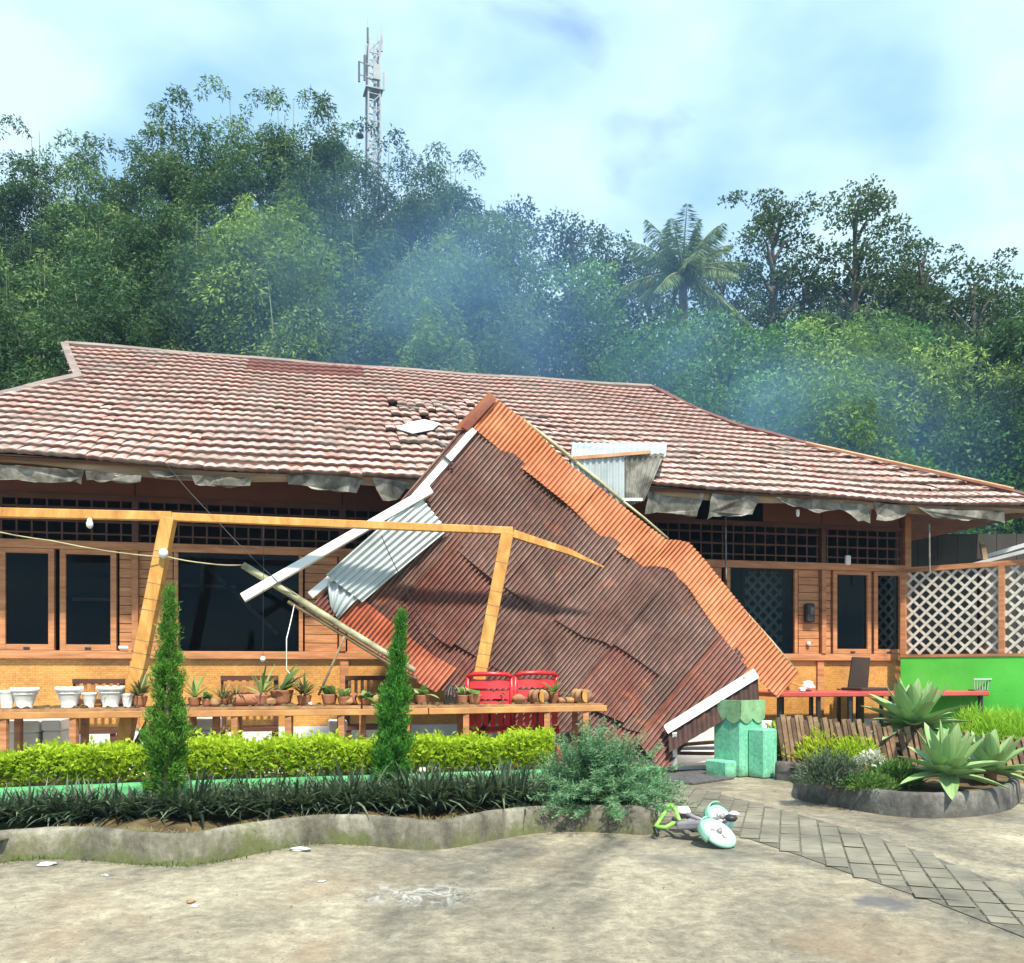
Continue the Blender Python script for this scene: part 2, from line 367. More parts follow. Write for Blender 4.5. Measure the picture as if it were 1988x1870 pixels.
M['kerb2'] = concrete_mat('planter_concrete', (0.06, 0.06, 0.056), (0.15, 0.145, 0.135), (0.34, 0.33, 0.30), (0.07, 0.07, 0.06))
M['soil'] = simple('garden_soil', [(0.3, (0.05, 0.035, 0.02)), (0.55, (0.13, 0.095, 0.05)), (0.75, (0.17, 0.17, 0.06))], 6, 7, 0.95, 0.1, bumps=(30, 0.9))
M['glass'] = None
def glass_mat():
    m, nt, b, out = new_mat('window_glass'); nt.nodes.remove(b)
    t = nd(nt, 'ShaderNodeBsdfTransparent'); t.inputs[0].default_value = (0.5, 0.55, 0.54, 1)
    g = nd(nt, 'ShaderNodeBsdfGlossy'); g.inputs['Roughness'].default_value = 0.03; g.inputs['Color'].default_value = (0.55, 0.58, 0.6, 1)
    fr = nd(nt, 'ShaderNodeFresnel'); fr.inputs[0].default_value = 1.28
    ms = nd(nt, 'ShaderNodeMixShader'); nt.links.new(fr.outputs[0], ms.inputs[0]); nt.links.new(t.outputs[0], ms.inputs[1]); nt.links.new(g.outputs[0], ms.inputs[2])
    nt.links.new(ms.outputs[0], out.inputs['Surface']); return m
M['glass'] = glass_mat()
def weave_mat():
    m, nt, b, _ = new_mat('bamboo_weave'); v = coords(nt, 'object', (1, 1, 1), (rad(90), 0, 0))
    br = nd(nt, 'ShaderNodeTexBrick'); nt.links.new(v, br.inputs['Vector'])
    br.offset = 0.5; br.inputs['Scale'].default_value = 1.0; br.inputs['Brick Width'].default_value = 0.055; br.inputs['Row Height'].default_value = 0.0235
    br.inputs['Mortar Size'].default_value = 0.003; br.inputs['Mortar Smooth'].default_value = 0.6; br.inputs['Bias'].default_value = 0.0
    br.inputs['Color1'].default_value = (0.66, 0.35, 0.10, 1); br.inputs['Color2'].default_value = (0.56, 0.275, 0.07, 1); br.inputs['Mortar'].default_value = (0.44, 0.20, 0.05, 1)
    col = mixc(nt, 1.0, br.outputs['Color'], ramp(nt, noise(nt, v, 2.0, 6, 0.65), [(0.3, 0.72), (0.7, 1.2)]), 'MULTIPLY')
    col = mixc(nt, 1.0, col, ramp(nt, noise(nt, v, 30, 4, 0.65), [(0.3, 0.75), (0.7, 1.1)]), 'MULTIPLY')
    nt.links.new(col, b.inputs['Base Color']); b.inputs['Roughness'].default_value = 0.45
    bump(nt, b, br.outputs['Fac'], -0.3, 0.006); return m
M['weave'] = weave_mat()
M['tilefloor'] = simple('white_floor_tile', [(0.3, (0.68, 0.69, 0.68)), (0.7, (0.8, 0.81, 0.8))], 1.5, 5, 0.25, 0.5, bumps=None)
M['plinth'] = simple('white_plinth', [(0.25, (0.50, 0.53, 0.54)), (0.5, (0.66, 0.70, 0.71)), (0.75, (0.78, 0.80, 0.80))], 1.6, 7, 0.5, bumps=(40, 0.15))
M['zinc'] = simple('zinc_sheet', [(0.25, (0.27, 0.31, 0.32)), (0.5, (0.44, 0.49, 0.50)), (0.75, (0.58, 0.63, 0.64))], 2.2, 7, 0.42, 0.5, 0.25, bumps=(40, 0.1))
M['bamboo_pole'] = simple('old_bamboo', [(0.3, (0.22, 0.20, 0.11)), (0.5, (0.40, 0.37, 0.21)), (0.72, (0.58, 0.54, 0.34))], 5, 7, 0.7, bumps=(40, 0.3), stretch=(1, 1, 1))

# ------------------------------------------------------------------ ground, hill
def ground():
    def h(X, Y): return 0.0
    mb = MB(); nx, ny = 60, 60
    mb.grid(lambda a, b: (-90 + 180 * a, -30 + 46 * b, 0.0), nx, ny)
    return struct(mb.obj('ground', M['ground']))
ground()
def hill_z(X, Y):
    return max(0.0, 0.22 * (Y - 17.0)) + 0.4 * math.sin(X * 0.21 + Y * 0.13) * min(1.0, max(0.0, (Y - 18) / 8))
mb = MB(); mb.grid(lambda a, b: (-130 + 260 * a, 15.9 + 130 * b, hill_z(-130 + 260 * a, 15.9 + 130 * b) - 0.03), 90, 60)
M['hill'] = simple('hill_undergrowth', [(0.3, (0.012, 0.022, 0.008)), (0.55, (0.03, 0.055, 0.015)), (0.75, (0.06, 0.09, 0.03))], 1.2, 8, 0.95, 0.1, bumps=(4, 1.0))
struct(mb.obj('hill', M['hill'], smooth=True))

# ------------------------------------------------------------------ terrace
FLOOR = 0.06
def local_box(mb, s0, y0, z0, s1, y1, z1): return mb.box(s0, y0, z0, s1, y1, z1)
terr = MB().box(-11, -1.22, 0.004, 7.0, 6.0, FLOOR).obj('terrace_floor', M['tilefloor']); struct(terr)
terr.location = (0, FY, 0); terr.rotation_euler = (0, 0, TH)

# ------------------------------------------------------------------ the building
bld = thing('restaurant_building', 'long timber restaurant building with a red tiled roof and broken eaves', 'building', (0, FY, 0), TH)
SL, SR = -9.6, FL(1752, 1200).x                       # facade from off the left side to the corner at the lattice
SILL0, SILL1, HEAD0, HEAD1 = 1.215, 1.30, 2.37, 2.46
def su(u): return FL(u, 1200).x
# openings along the facade (picture columns)
wins = [(-330, -230), (-220, -120), (-105, -8), (0, 108), (117, 228)]
bigs = [(338, 588), (1408, 1545)]
rights = [(1613, 1688), (1692, 1750)]
# lower wall
for k, (a, b) in enumerate([(SL, su(-330)), (su(-330), su(-112)), (su(-112), su(262)), (su(262), su(668)), (su(668), su(985)), (su(985), su(1590)), (su(1590), SR)]):
    MB().box(a + 0.03, 0.0, 0.47, b - 0.03, 0.05, SILL0).obj('weave_panel', M['weave'], bld)
    MB().box(a + 0.002, -0.012, FLOOR, b - 0.002, 0.07, 0.468).obj('plinth', M['plinth'], bld)
for u in (-330, -112, 262, 668, 985, 1590):
    s = su(u); MB().box(s - 0.045, -0.035, 0.47, s + 0.045, 0.06, SILL0).obj('wall_batten', M['wood_h'], bld)
MB().box(SL, -0.055, SILL0, SR, 0.09, SILL1).obj('sill_beam', M['wood_h'], bld, bevel=0.006)
MB().box(SL, -0.045, HEAD0, SR, 0.09, HEAD1).obj('head_beam', M['wood_h'], bld, bevel=0.006)
def leaf(u0, u1, label=None, open_=False):
    s0, s1 = su(u0), su(u1); fw = 0.062
    z0, z1 = SILL1 + 0.003, HEAD0 - 0.003
    fr = MB()
    fr.box(s0 + 0.004, -0.04, z0, s0 + fw, 0.03, z1); fr.box(s1 - fw, -0.04, z0, s1 - 0.004, 0.03, z1)
    fr.box(s0 + fw, -0.04, z0, s1 - fw, 0.03, z0 + fw); fr.box(s0 + fw, -0.04, z1 - fw * 0.8, s1 - fw, 0.03, z1)
    w = fr.obj('window', M['wood_h'], bld, bevel=0.004)
    MB().box(s0 + fw, -0.006, z0 + fw, s1 - fw, 0.0, z1 - fw * 0.8).obj('pane', M['glass'], w)
    hn = MB(); hn.box((s0 + s1) / 2 - 0.03, -0.055, z0 + 0.012, (s0 + s1) / 2 + 0.03, -0.042, z0 + 0.032).obj('handle', M['black_metal'], w)
    return w
for a, b in wins + rights: leaf(a, b)
for a, b in bigs:
    s0, s1 = su(a), su(b); fw = 0.045
    w = bpy.data.objects.new('window', None); COL.objects.link(w); w.parent = bld
    MB().box(s0, -0.04, SILL1 + 0.003, s0 + fw, 0.06, HEAD0 - 0.003).obj('jamb', M['wood_h'], w, bevel=0.004)
    MB().box(s1 - fw, -0.04, SILL1 + 0.003, s1, 0.06, HEAD0 - 0.003).obj('jamb', M['wood_h'], w, bevel=0.004)
    MB().box(s0 + fw, 0.0, SILL1 + 0.003, s1 - fw, 0.006, HEAD0 - 0.003).obj('pane', M['glass'], w)
# plank panels and posts between the openings
def plank_panel(u0, u1, n=11):
    s0, s1 = su(u0), su(u1); hgt = (HEAD0 - SILL1) / n
    for k in range(n):
        dy = random.uniform(-0.004, 0.004)
        MB().box(s0 + 0.003, -0.012 + dy, SILL1 + k * hgt + 0.004, s1 - 0.003, 0.05, SILL1 + (k + 1) * hgt - 0.003).obj('plank', M['wood_h'], bld)
for a, b in ((232, 258), (270, 336), (591, 655), (1548, 1588), (1599, 1611)): plank_panel(a, b)
MB().box(su(674), 0.0, SILL1, su(1400), 0.05, HEAD0).obj('plank_wall', M['wood_h'], bld)
MB().box(SL, 0.0, SILL1, su(-332), 0.05, HEAD0).obj('plank_wall', M['wood_h'], bld)
for u, w_ in ((264, 0.065), (664, 0.075), (1593.5, 0.06), (-115, 0.07)):
    s = su(u); MB().box(s - w_ / 2, -0.07, SILL1 + 0.002, s + w_ / 2, 0.05, HEAD0 - 0.002).obj('post', M['wood'], bld, bevel=0.005)
    MB().box(s - w_ / 2, -0.06, HEAD1 + 0.002, s + w_ / 2, 0.05, 2.90).obj('post', M['wood_dark'], bld)
MB().box(SR - 0.0, -0.05, FLOOR, SR + 0.09, 0.08, 3.2).obj('corner_post', M['wood'], bld, bevel=0.006)
# transom grid above the head beam
for z, h_ in ((2.53, 0.018), (2.66, 0.022), (2.80, 0.022)):
    MB().box(SL, -0.012, z, SR, 0.012, z + h_).obj('transom_rail', M['wood_dark'], bld)
gb = MB().box(-0.009, -0.009, 0, 0.009, 0.009, 0.43).mesh('transom_bar', M['wood_dark'])
s = SL + 0.1
while s < SR:
    o = link('transom_bar', gb, bld, loc=(s, 0.0, HEAD1 + 0.004)); s += 0.145
MB().box(SL, -0.02, 2.895, SR, 0.03, 2.955).obj('upper_beam', M['wood_dark'], bld)
for a, b in ((SL, su(-112)), (su(-112), su(262)), (su(262), su(664)), (su(664), su(1000)), (su(1000), su(1350)), (su(1480), su(1594)), (su(1594), SR - 0.05)):
    MB().box(a + 0.006, -0.005, 2.957, b - 0.006, 0.02, 3.58).obj('upper_panel', M['upper_panel'], bld)
# room behind the glass
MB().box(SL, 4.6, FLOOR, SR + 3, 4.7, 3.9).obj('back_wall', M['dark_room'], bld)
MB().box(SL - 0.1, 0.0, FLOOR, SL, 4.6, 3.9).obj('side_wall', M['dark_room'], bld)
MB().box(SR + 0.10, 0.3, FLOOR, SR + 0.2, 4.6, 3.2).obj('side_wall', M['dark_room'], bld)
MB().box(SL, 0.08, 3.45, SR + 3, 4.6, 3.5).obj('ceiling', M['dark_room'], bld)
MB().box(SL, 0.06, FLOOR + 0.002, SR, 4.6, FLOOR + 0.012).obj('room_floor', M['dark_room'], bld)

# ------------------------------------------------------------------ roof
EY, EZ, SLP = -(FY - 9.30) * CT, 3.10, 0.577
RY = 3.57; RZ = EZ + SLP * (RY - EY)
SLEN = math.hypot(RY - EY, RZ - EZ); RA = math.atan(SLP)
e_b = Vector((0, math.cos(RA), math.sin(RA))); e_n = Vector((0, -math.sin(RA), math.cos(RA)))
def roof_hit(u, v):          # picture point -> (s, distance up the slope)
    d = Vector((ux(u), 1.0, (V0 - v) / F))
    dl = Vector((d.x * CT + d.y * ST, -d.x * ST + d.y * CT, d.z))
    o = Vector((-FY * ST, -FY * CT, CH))
    n = Vector((0, -SLP, 1)); q = Vector((0, EY, EZ))
    t = (q - o).dot(n) / dl.dot(n); p = o + dl * t
    return (p.x, (p.y - EY) / math.cos(RA))
RP = {k: roof_hit(*k_) for k, k_ in {'A': (135, 665), 'B': (153, 737), 'L': (0, 771), 'D': (1270, 762), 'E': (1430, 832), 'G': (1985, 968)}.items()}
def ext(p, q, t0=0.0):
    k = (t0 - p[1]) / (q[1] - p[1]); return (p[0] + (q[0] - p[0]) * k, t0)
Lh, Rh = ext(RP['B'], RP['L']), ext(RP['E'], RP['G'])
print('roof', RP, Lh, Rh, SLEN)
OUT = [Lh, Rh, RP['E'], (RP['D'][0], SLEN), (RP['A'][0], SLEN), RP['B']]
def inside(x, y):
    c = False; n = len(OUT)
    for i in range(n):
        (x0, y0), (x1, y1) = OUT[i], OUT[(i + 1) % n]
        if (y0 > y) != (y1 > y) and x < (x1 - x0) * (y - y0) / (y1 - y0) + x0: c = not c
    return c
roof = bpy.data.objects.new('roof', None); COL.objects.link(roof); roof.parent = bld
def rp(s, d, up=0.0):
    sag = 0.035 * math.sin(s * 0.9 + 0.6) * max(0, 1 - d / 1.5) + 0.012 * math.sin(s * 2.3 + d)
    return Vector((s, EY, EZ)) + e_b * d + e_n * (up + sag)
deck = MB(); deck.prism([rp(*p, -0.05) for p in OUT], e_n * 0.03)
deck.obj('roof_deck', M['wood_dark'], roof)
NR = 22; RH = SLEN / NR; TW = 0.118
def tile_geo(fn, s, d, wear_glint_shade, vs, fs, ws):
    n0 = len(vs); K = 6
    for j, (dd, up) in enumerate(((-0.02, 0.002), (-0.022, 0.034), (-0.012, 0.046), (0.10, 0.034), (RH + 0.005, 0.004))):
        for k in range(K + 1):
            x = k / K; wv = 0.5 - 0.5 * math.cos(2 * math.pi * x)
            vs.append(fn(s + x * TW, d + dd, up + 0.011 * wv * (1.0 if j else 0.7)))
            ws.append(-1.0 if j == 0 else -0.8 if j == 1 else (0.5 + 0.5 * wv) * (1.0, 0.62, 0.05)[j - 2] * wear_glint_shade)  # negative paints row-gap shade, positive pale glints and fading
    for j in range(4):
        for k in range(K):
            a = n0 + j * (K + 1) + k; fs.append((a, a + 1, a + K + 2, a + K + 1))
def build_tile_mesh(name, vs, fs, ws, mat):
    me = bpy.data.meshes.new(name); me.from_pydata([tuple(v) for v in vs], [], fs); me.materials.append(mat)
    at = me.attributes.new('wear_glint_shade', 'FLOAT', 'POINT'); at.data.foreach_set('value', ws)
    me.polygons.foreach_set('use_smooth', [True] * len(fs)); me.update(); return me
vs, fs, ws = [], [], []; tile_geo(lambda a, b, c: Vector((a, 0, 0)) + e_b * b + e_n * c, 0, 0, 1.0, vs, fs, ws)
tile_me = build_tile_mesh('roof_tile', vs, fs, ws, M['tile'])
vs, fs, ws = [], [], []; dvs, dfs, dws = [], [], []
cand = []
for r in range(NR):
    s = OUT[0][0] - 0.3; d = r * RH
    while s < Rh[0] + 0.3:
        if inside(s + TW / 2, d + RH * 0.5): cand.append((r, s, d))
        s += TW
near = sorted(cand, key=lambda c: (c[0], abs(c[1] + 3.5)))
show = set()
for c in near:
    uu = W(c[1], EY + math.cos(RA) * c[2], EZ)
    px = U0 + F * uu.x / uu.y
    if len(show) < 300 and -20 < px < 2000 and not (900 < px < 1250): show.add(c)
for c in cand:
    r, s, d = c
    jd = random.uniform(-0.006, 0.006); ju = random.uniform(0, 0.006)
    _w = W(s, EY + math.cos(RA) * d, EZ); _px = U0 + F * _w.x / _w.y
    if 745 < _px < 905 and 3 <= r <= 13 and c not in show:              # knocked loose where the canopy struck
        if random.random() < 0.05: continue
        jd += random.uniform(-0.05, 0.03); ju += random.uniform(0, 0.03)
    elif random.random() < 0.02: jd -= 0.045
    if c in show:
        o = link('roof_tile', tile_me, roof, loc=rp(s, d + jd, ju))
        o.rotation_euler = (random.uniform(-.008, .008), 0, random.uniform(-.01, .01))
    else:
        p = W(s, EY + math.cos(RA) * d, EZ + math.sin(RA) * d); px = U0 + F * p.x / p.y
        # a strip of newer dark tiles under the ridge
        if r >= NR - 3 and 470 < px < 700 + random.uniform(-10, 10):
            tile_geo(lambda a, b, c_: rp(a, b + jd, c_ + ju), s, d, 0.2, dvs, dfs, dws)
        else:
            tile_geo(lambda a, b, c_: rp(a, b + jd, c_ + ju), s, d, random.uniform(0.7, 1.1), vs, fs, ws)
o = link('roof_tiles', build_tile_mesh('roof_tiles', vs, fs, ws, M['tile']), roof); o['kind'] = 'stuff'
o = link('replaced_roof_tiles', build_tile_mesh('replaced_roof_tiles', dvs, dfs, dws, M['tile_dark']), roof); o['kind'] = 'stuff'
# ridge cap, rakes, hips
M['ridge'] = simple('ridge_metal', [(0.3, (0.15, 0.12, 0.10)), (0.55, (0.26, 0.20, 0.17)), (0.8, (0.36, 0.29, 0.25))], 3, 6, 0.6, bumps=(30, 0.2))
def ridge_run(p, q, w, name, mat, n):
    for k in range(n):
        a = p + (q - p) * (k / n) + Vector((0, 0, 0.008 * math.sin(k * 1.9) - 0.03 * math.sin(math.pi * k / n))); b = p + (q - p) * ((k + 1.03) / n) + Vector((0, 0, 0.008 * math.sin(k * 1.9 + 1.3) - 0.03 * math.sin(math.pi * (k + 1) / n)))
        MB().bar(a, b, w, 0.045, up=e_n, w1=w * 0.94).obj(name, mat, roof)
A3, D3, B3, E3 = rp(RP['A'][0], SLEN, 0.05), rp(RP['D'][0], SLEN, 0.05), rp(*RP['B'], 0.05), rp(*RP['E'], 0.05)
ridge_run(A3, D3, 0.16, 'ridge_cap', M['ridge'], 14)
ridge_run(B3, rp(*Lh, 0.05), 0.15, 'hip_cap', M['ridge'], 9)
ridge_run(D3, E3, 0.12, 'rake_cap', M['tile_dark'], 5)
ridge_run(E3, rp(*Rh, 0.05), 0.13, 'hip_cap', M['tile_dark'], 10)
ridge_run(A3, B3, 0.10, 'rake_cap', M['ridge'], 3)
# the gable under the left end, the far slopes
gx = RP['A'][0]; bx_ = RP['B'][0]
yB = EY + math.cos(RA) * RP['B'][1]; zB = EZ + math.sin(RA) * RP['B'][1]
back = lambda p: Vector((p.x, 2 * RY - p.y, p.z))
MB().prism([A3 + Vector((0.05, 0, -.1)), B3 + Vector((0.03, 0, -.08)), back(B3) + Vector((0.03, 0, -.08))], (0.05, 0, 0)).obj('gable_board', M['upper_panel'], roof)
MB().prism([A3, D3, back(E3), back(rp(*Rh)), back(rp(*Lh)), back(B3)], (0, 0, -0.03)).obj('far_slope', M['tile'], roof)
MB().prism([B3, back(B3), back(rp(*Lh)), rp(*Lh)], (0, 0, -0.03)).obj('hip_slope', M['tile'], roof)
MB().prism([E3, rp(*Rh), back(rp(*Rh)), back(E3)], (0, 0, -0.03)).obj('hip_slope', M['tile'], roof)
MB().prism([D3, E3, back(E3)], (-0.03, 0, 0)).obj('gable_board', M['upper_panel'], roof)
# a loosened barge board lying along the right hip
a_, b_ = rp(*roof_hit(1560, 873), 0.10), rp(*roof_hit(1960, 966), 0.10)
M['orange_board'] = simple('orange_board', [(0.3, (0.36, 0.17, 0.08)), (0.7, (0.60, 0.34, 0.2))], 4, 6, 0.7)
MB().bar(a_, b_, 0.07, 0.03, up=e_n).obj('barge_board', M['orange_board'], roof)
# fascia, rafters, hanging soffit
fp = []
nseg = 34
s0_, s1_ = Lh[0] + 0.05, Rh[0] - 0.02
for k in range(nseg):
    a = s0_ + (s1_ - s0_) * k / nseg; b = s0_ + (s1_ - s0_) * (k + 1) / nseg
    da = 0.02 * math.sin(a * 2.1) - 0.02; db = 0.02 * math.sin(b * 2.1) - 0.02
    if k % 4 == 0: cur = MB()
    cur.add([rp(a, 0.03, -0.02), rp(b, 0.03, -0.02), rp(b, 0.03, -0.02) + Vector((0, 0.03, -0.065 + db)), rp(a, 0.03, -0.02) + Vector((0, 0.03, -0.065 + da)),
             rp(a, 0.03, -0.02) + Vector((0, .022, 0)), rp(b, 0.03, -0.02) + Vector((0, .022, 0)), rp(b, 0.03, -0.02) + Vector((0, 0.052, -0.065 + db)), rp(a, 0.03, -0.02) + Vector((0, 0.052, -0.065 + da))],
            [(3, 2, 1, 0), (4, 5, 6, 7), (2, 3, 7, 6), (0, 1, 5, 4), (1, 2, 6, 5), (0, 3, 7, 4)])
    if k % 4 == 3 or k == nseg - 1: cur.obj('fascia_board', M['fascia'], roof)
s = s0_ + 0.4
while s < s1_:
    MB().bar(rp(s, 0.10, -0.12), rp(s, 1.7, -0.12), 0.05, 0.08, up=e_n).obj('rafter', M['wood_dark'], roof); s += 0.85
def soffit(pts, y0=-0.955, tilt=0.06, mat='grey_board'):
    q = []
    vmin = min(p[1] for p in pts)
    rs = random.Random(int(pts[0][0])); vmax = max(p[1] for p in pts); rag = []
    for k in range(len(pts)):
        (ua, va), (ub, vb) = pts[k], pts[(k + 1) % len(pts)]; n = max(1, int(math.hypot(ub - ua, vb - va) / 11))
        for t in range(n):
            j = 1.0 if (va + vb) / 2 > vmin + 0.35 * (vmax - vmin) else 0.35
            rag.append((ua + (ub - ua) * t / n + rs.uniform(-2.5, 2.5) * j, va + (vb - va) * t / n + rs.uniform(-3.2, 2.6) * j))
    for u, v in rag:
        q.append(FL(u, v, y0 + tilt * (v - vmin) / 40.0 + 0.02 * math.sin(u * 0.09)))
    MB().prism(q, (0, 0.012, 0.0)).obj('soffit_panel', M[mat], roof)
for pts in ([(-60, 899), (70, 906), (163, 914), (158, 939), (100, 936), (-60, 930)], [(166, 914), (276, 923), (274, 936), (168, 934)],
            [(280, 912), (372, 921), (374, 928), (300, 926)], [(372, 922), (490, 929), (484, 945), (440, 946), (378, 941)], [(556, 916), (640, 920), (706, 930), (690, 957), (640, 952), (560, 940)],
            [(722, 926), (800, 938), (770, 972), (742, 972), (730, 950)], [(1258, 948), (1368, 958), (1350, 1002), (1252, 996)], [(1382, 958), (1472, 962), (1462, 1001), (1372, 1006)],
            [(1488, 958), (1690, 980), (1688, 1014), (1664, 1010), (1640, 990), (1590, 996), (1540, 984)], [(1696, 974), (1770, 986), (1756, 1004), (1730, 1012), (1702, 1010)], [(1778, 984), (1948, 992), (1952, 1014), (1890, 1010), (1812, 1006)]):
    soffit(pts)
for u, v in ((519, 929), (1548, 998)):
    p = FL(u, v, -0.8); MB().lathe([(0.02, 0.05), (0.022, 0), (0.014, -0.03)], 10, p).obj('lamp_socket', M['white_clean'], roof)
MB().bar(FL(1408, 1000, -.5), FL(1409, 1125, -.5), 0.016, 0.016).obj('hanging_rod', M['grey_board'], roof)
MB().bar(FL(1803, 1018, -.8), FL(1804, 1112, -.8), 0.016, 0.016).obj('hanging_rod', M['grey_board'], roof)
MB().cbox(*(FL(1642, 1097, -0.07) + Vector((0, 0, 0))), *(FL(1652, 1078, -0.07) + Vector((0.0, 0.04, 0)))).obj('wall_socket', M['white_clean'], bld)
# electric meter and knob on the right plank panel
c = FL(1570, 1190, -0.05)
mt = MB().cbox(c.x - 0.06, -0.10, c.z - 0.12, c.x + 0.06, -0.012, c.z + 0.12, 0.015).obj('meter_box', M['black_metal'], bld)
MB().cbox(c.x - 0.015, -0.108, c.z - 0.03, c.x + 0.045, -0.101, c.z + 0.07, 0.003).obj('meter_window', M['grey_board'], mt)
c = FL(1570, 1250, -0.05); MB().lathe([(0.02, 0), (0.028, 0.02), (0.02, 0.05)], 10, (c.x, -0.04, c.z - 0.02)).obj('switch_knob', M['white_clean'], bld)
c = FL(240, 1257, -0.05); MB().cbox(c.x - 0.05, -0.075, c.z - 0.02, c.x + 0.05, -0.056, c.z + 0.02, 0.008).obj('name_plate', M['white'], bld)
# ------------------------------------------------------------------ the collapsed canopy
PA, PB, PC_ = 0.1113, -0.025, -0.010
def AWN(u, v, off=0.0):                               # picture point -> the canopy's tilted plane
    x, z = ux(u), (V0 - v) / F
    Y = 1.0 / (PA + PB * x + PC_ * z)
    return P(u, v, Y) + AN * off
AN = Vector((0, 0, 0))
_a, _b, _c = AWN(945, 778), AWN(1545, 1305), AWN(600, 1150)
AN = (_b - _a).cross(_c - _a).normalized()
if AN.y > 0: AN = -AN                                  # towards the yard
def sheet_mat(name, stops, rust=(0.45, 0.13, 0.05), ramt=(0.60, 0.74), dirt=0.5, crest=0.55):
    m, nt, b, _ = new_mat(name); v = coords(nt, 'world')
    along = coords(nt, 'object', (1, 1, 1), (0, 0, 0))
    col = ramp(nt, noise(nt, v, 1.6, 7, 0.65, 0.4), stops)
    # streaks along the ribs
    st = coords(nt, 'world', (9.0, 2.0, 6.8), (0, rad(-50), 0))
    col = mixc(nt, 1.0, col, ramp(nt, noise(nt, st, 1.3, 6, 0.7), [(0.3, 1 - dirt), (0.7, 1.12)]), 'MULTIPLY')
    col = mixc(nt, ramp(nt, noise(nt, v, 1.9, 8, 0.7, 0.8), [(ramt[0], 0.0), (ramt[1], 0.85)]), col, rust)
    col = mixc(nt, ramp(nt, noise(nt, v, 9, 3, 0.6), [(0.75, 0.0), (0.8, 0.7)]), col, (0.55, 0.52, 0.48))
    cr_ = nd(nt, 'ShaderNodeAttribute', attribute_name='crest')                    # paint rubbed off the rib crests, troughs darker
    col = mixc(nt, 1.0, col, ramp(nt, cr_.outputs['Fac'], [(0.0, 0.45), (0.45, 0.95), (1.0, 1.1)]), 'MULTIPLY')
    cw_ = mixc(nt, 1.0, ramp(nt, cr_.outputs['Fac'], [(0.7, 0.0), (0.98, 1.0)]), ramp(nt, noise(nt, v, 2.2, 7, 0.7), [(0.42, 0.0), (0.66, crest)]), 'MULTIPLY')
    col = mixc(nt, cw_, col, (0.42, 0.36, 0.32))
    nt.links.new(col, b.inputs['Base Color']); b.inputs['Roughness'].default_value = 0.55; b.inputs['Specular IOR Level'].default_value = 0.4
    bump(nt, b, noise(nt, v, 40, 5), 0.2, 0.004); return m
BROWN = sheet_mat('aged_brown_sheet', [(0.28, (0.09, 0.036, 0.026)), (0.5, (0.165, 0.075, 0.056)), (0.74, (0.245, 0.13, 0.102))])
REDBR = sheet_mat('aged_red_sheet', [(0.28, (0.115, 0.030, 0.018)), (0.5, (0.185, 0.055, 0.036)), (0.74, (0.26, 0.105, 0.075))])
ORANGE = sheet_mat('orange_painted_sheet', [(0.28, (0.50, 0.145, 0.055)), (0.5, (0.64, 0.205, 0.08)), (0.74, (0.72, 0.28, 0.125))], (0.42, 0.11, 0.055), (0.60, 0.78), 0.3, 0.2)
RUSTO = sheet_mat('rusty_orange_sheet', [(0.28, (0.34, 0.07, 0.03)), (0.5, (0.50, 0.13, 0.06)), (0.74, (0.62, 0.25, 0.14))], (0.3, 0.05, 0.03), (0.6, 0.75), 0.4)
awn = thing('collapsed_canopy', 'collapsed corrugated metal canopy, brown with an orange top band, leaning on the eaves', 'canopy', AWN(1285, 1462) * 1.0)
bpy.context.view_layer.update()
AO = Vector(awn.location)
TA, TB = Vector((947, 778)), Vector((1545, 1305))
RD = Vector((-0.645, 0.765))
EDGE = [Vector(q) for q in ((947, 772), (1007, 814), (1101, 901), (1223, 998), (1290, 1050), (1312, 1051), (1334, 1056), (1368, 1093), (1415, 1155), (1471, 1224), (1523, 1285), (1545, 1307))]
ELEN = [0.0]
for _p, _q in zip(EDGE, EDGE[1:]): ELEN.append(ELEN[-1] + (_q - _p).length)
def topL(i):
    L = max(0.0, min(1.0, i)) * ELEN[-1]
    for k in range(len(EDGE) - 1):
        if L <= ELEN[k + 1] + 1e-6: return EDGE[k] + (EDGE[k + 1] - EDGE[k]) * ((L - ELEN[k]) / (ELEN[k + 1] - ELEN[k]))
    return EDGE[-1]
BOT = [Vector(q) for q in ((560, 1118), (596, 1150), (700, 1232), (800, 1310), (900, 1364), (1050, 1424), (1180, 1462), (1292, 1478), (1500, 1500))]
def Lmax(i):
    p = topL(i)                             # along RD from the top edge to the bowed bottom edge
    for a, b in zip(BOT, BOT[1:]):
        e = b - a; det = RD.x * e.y - RD.y * e.x; w = a - p
        L = (w.x * e.y - w.y * e.x) / det; k = (w.x * RD.y - w.y * RD.x) / det
        if -1e-6 <= k <= 1: return L
    return 290.0
RIBS = 96
def corr(i): return math.sin(2 * math.pi * i * RIBS)
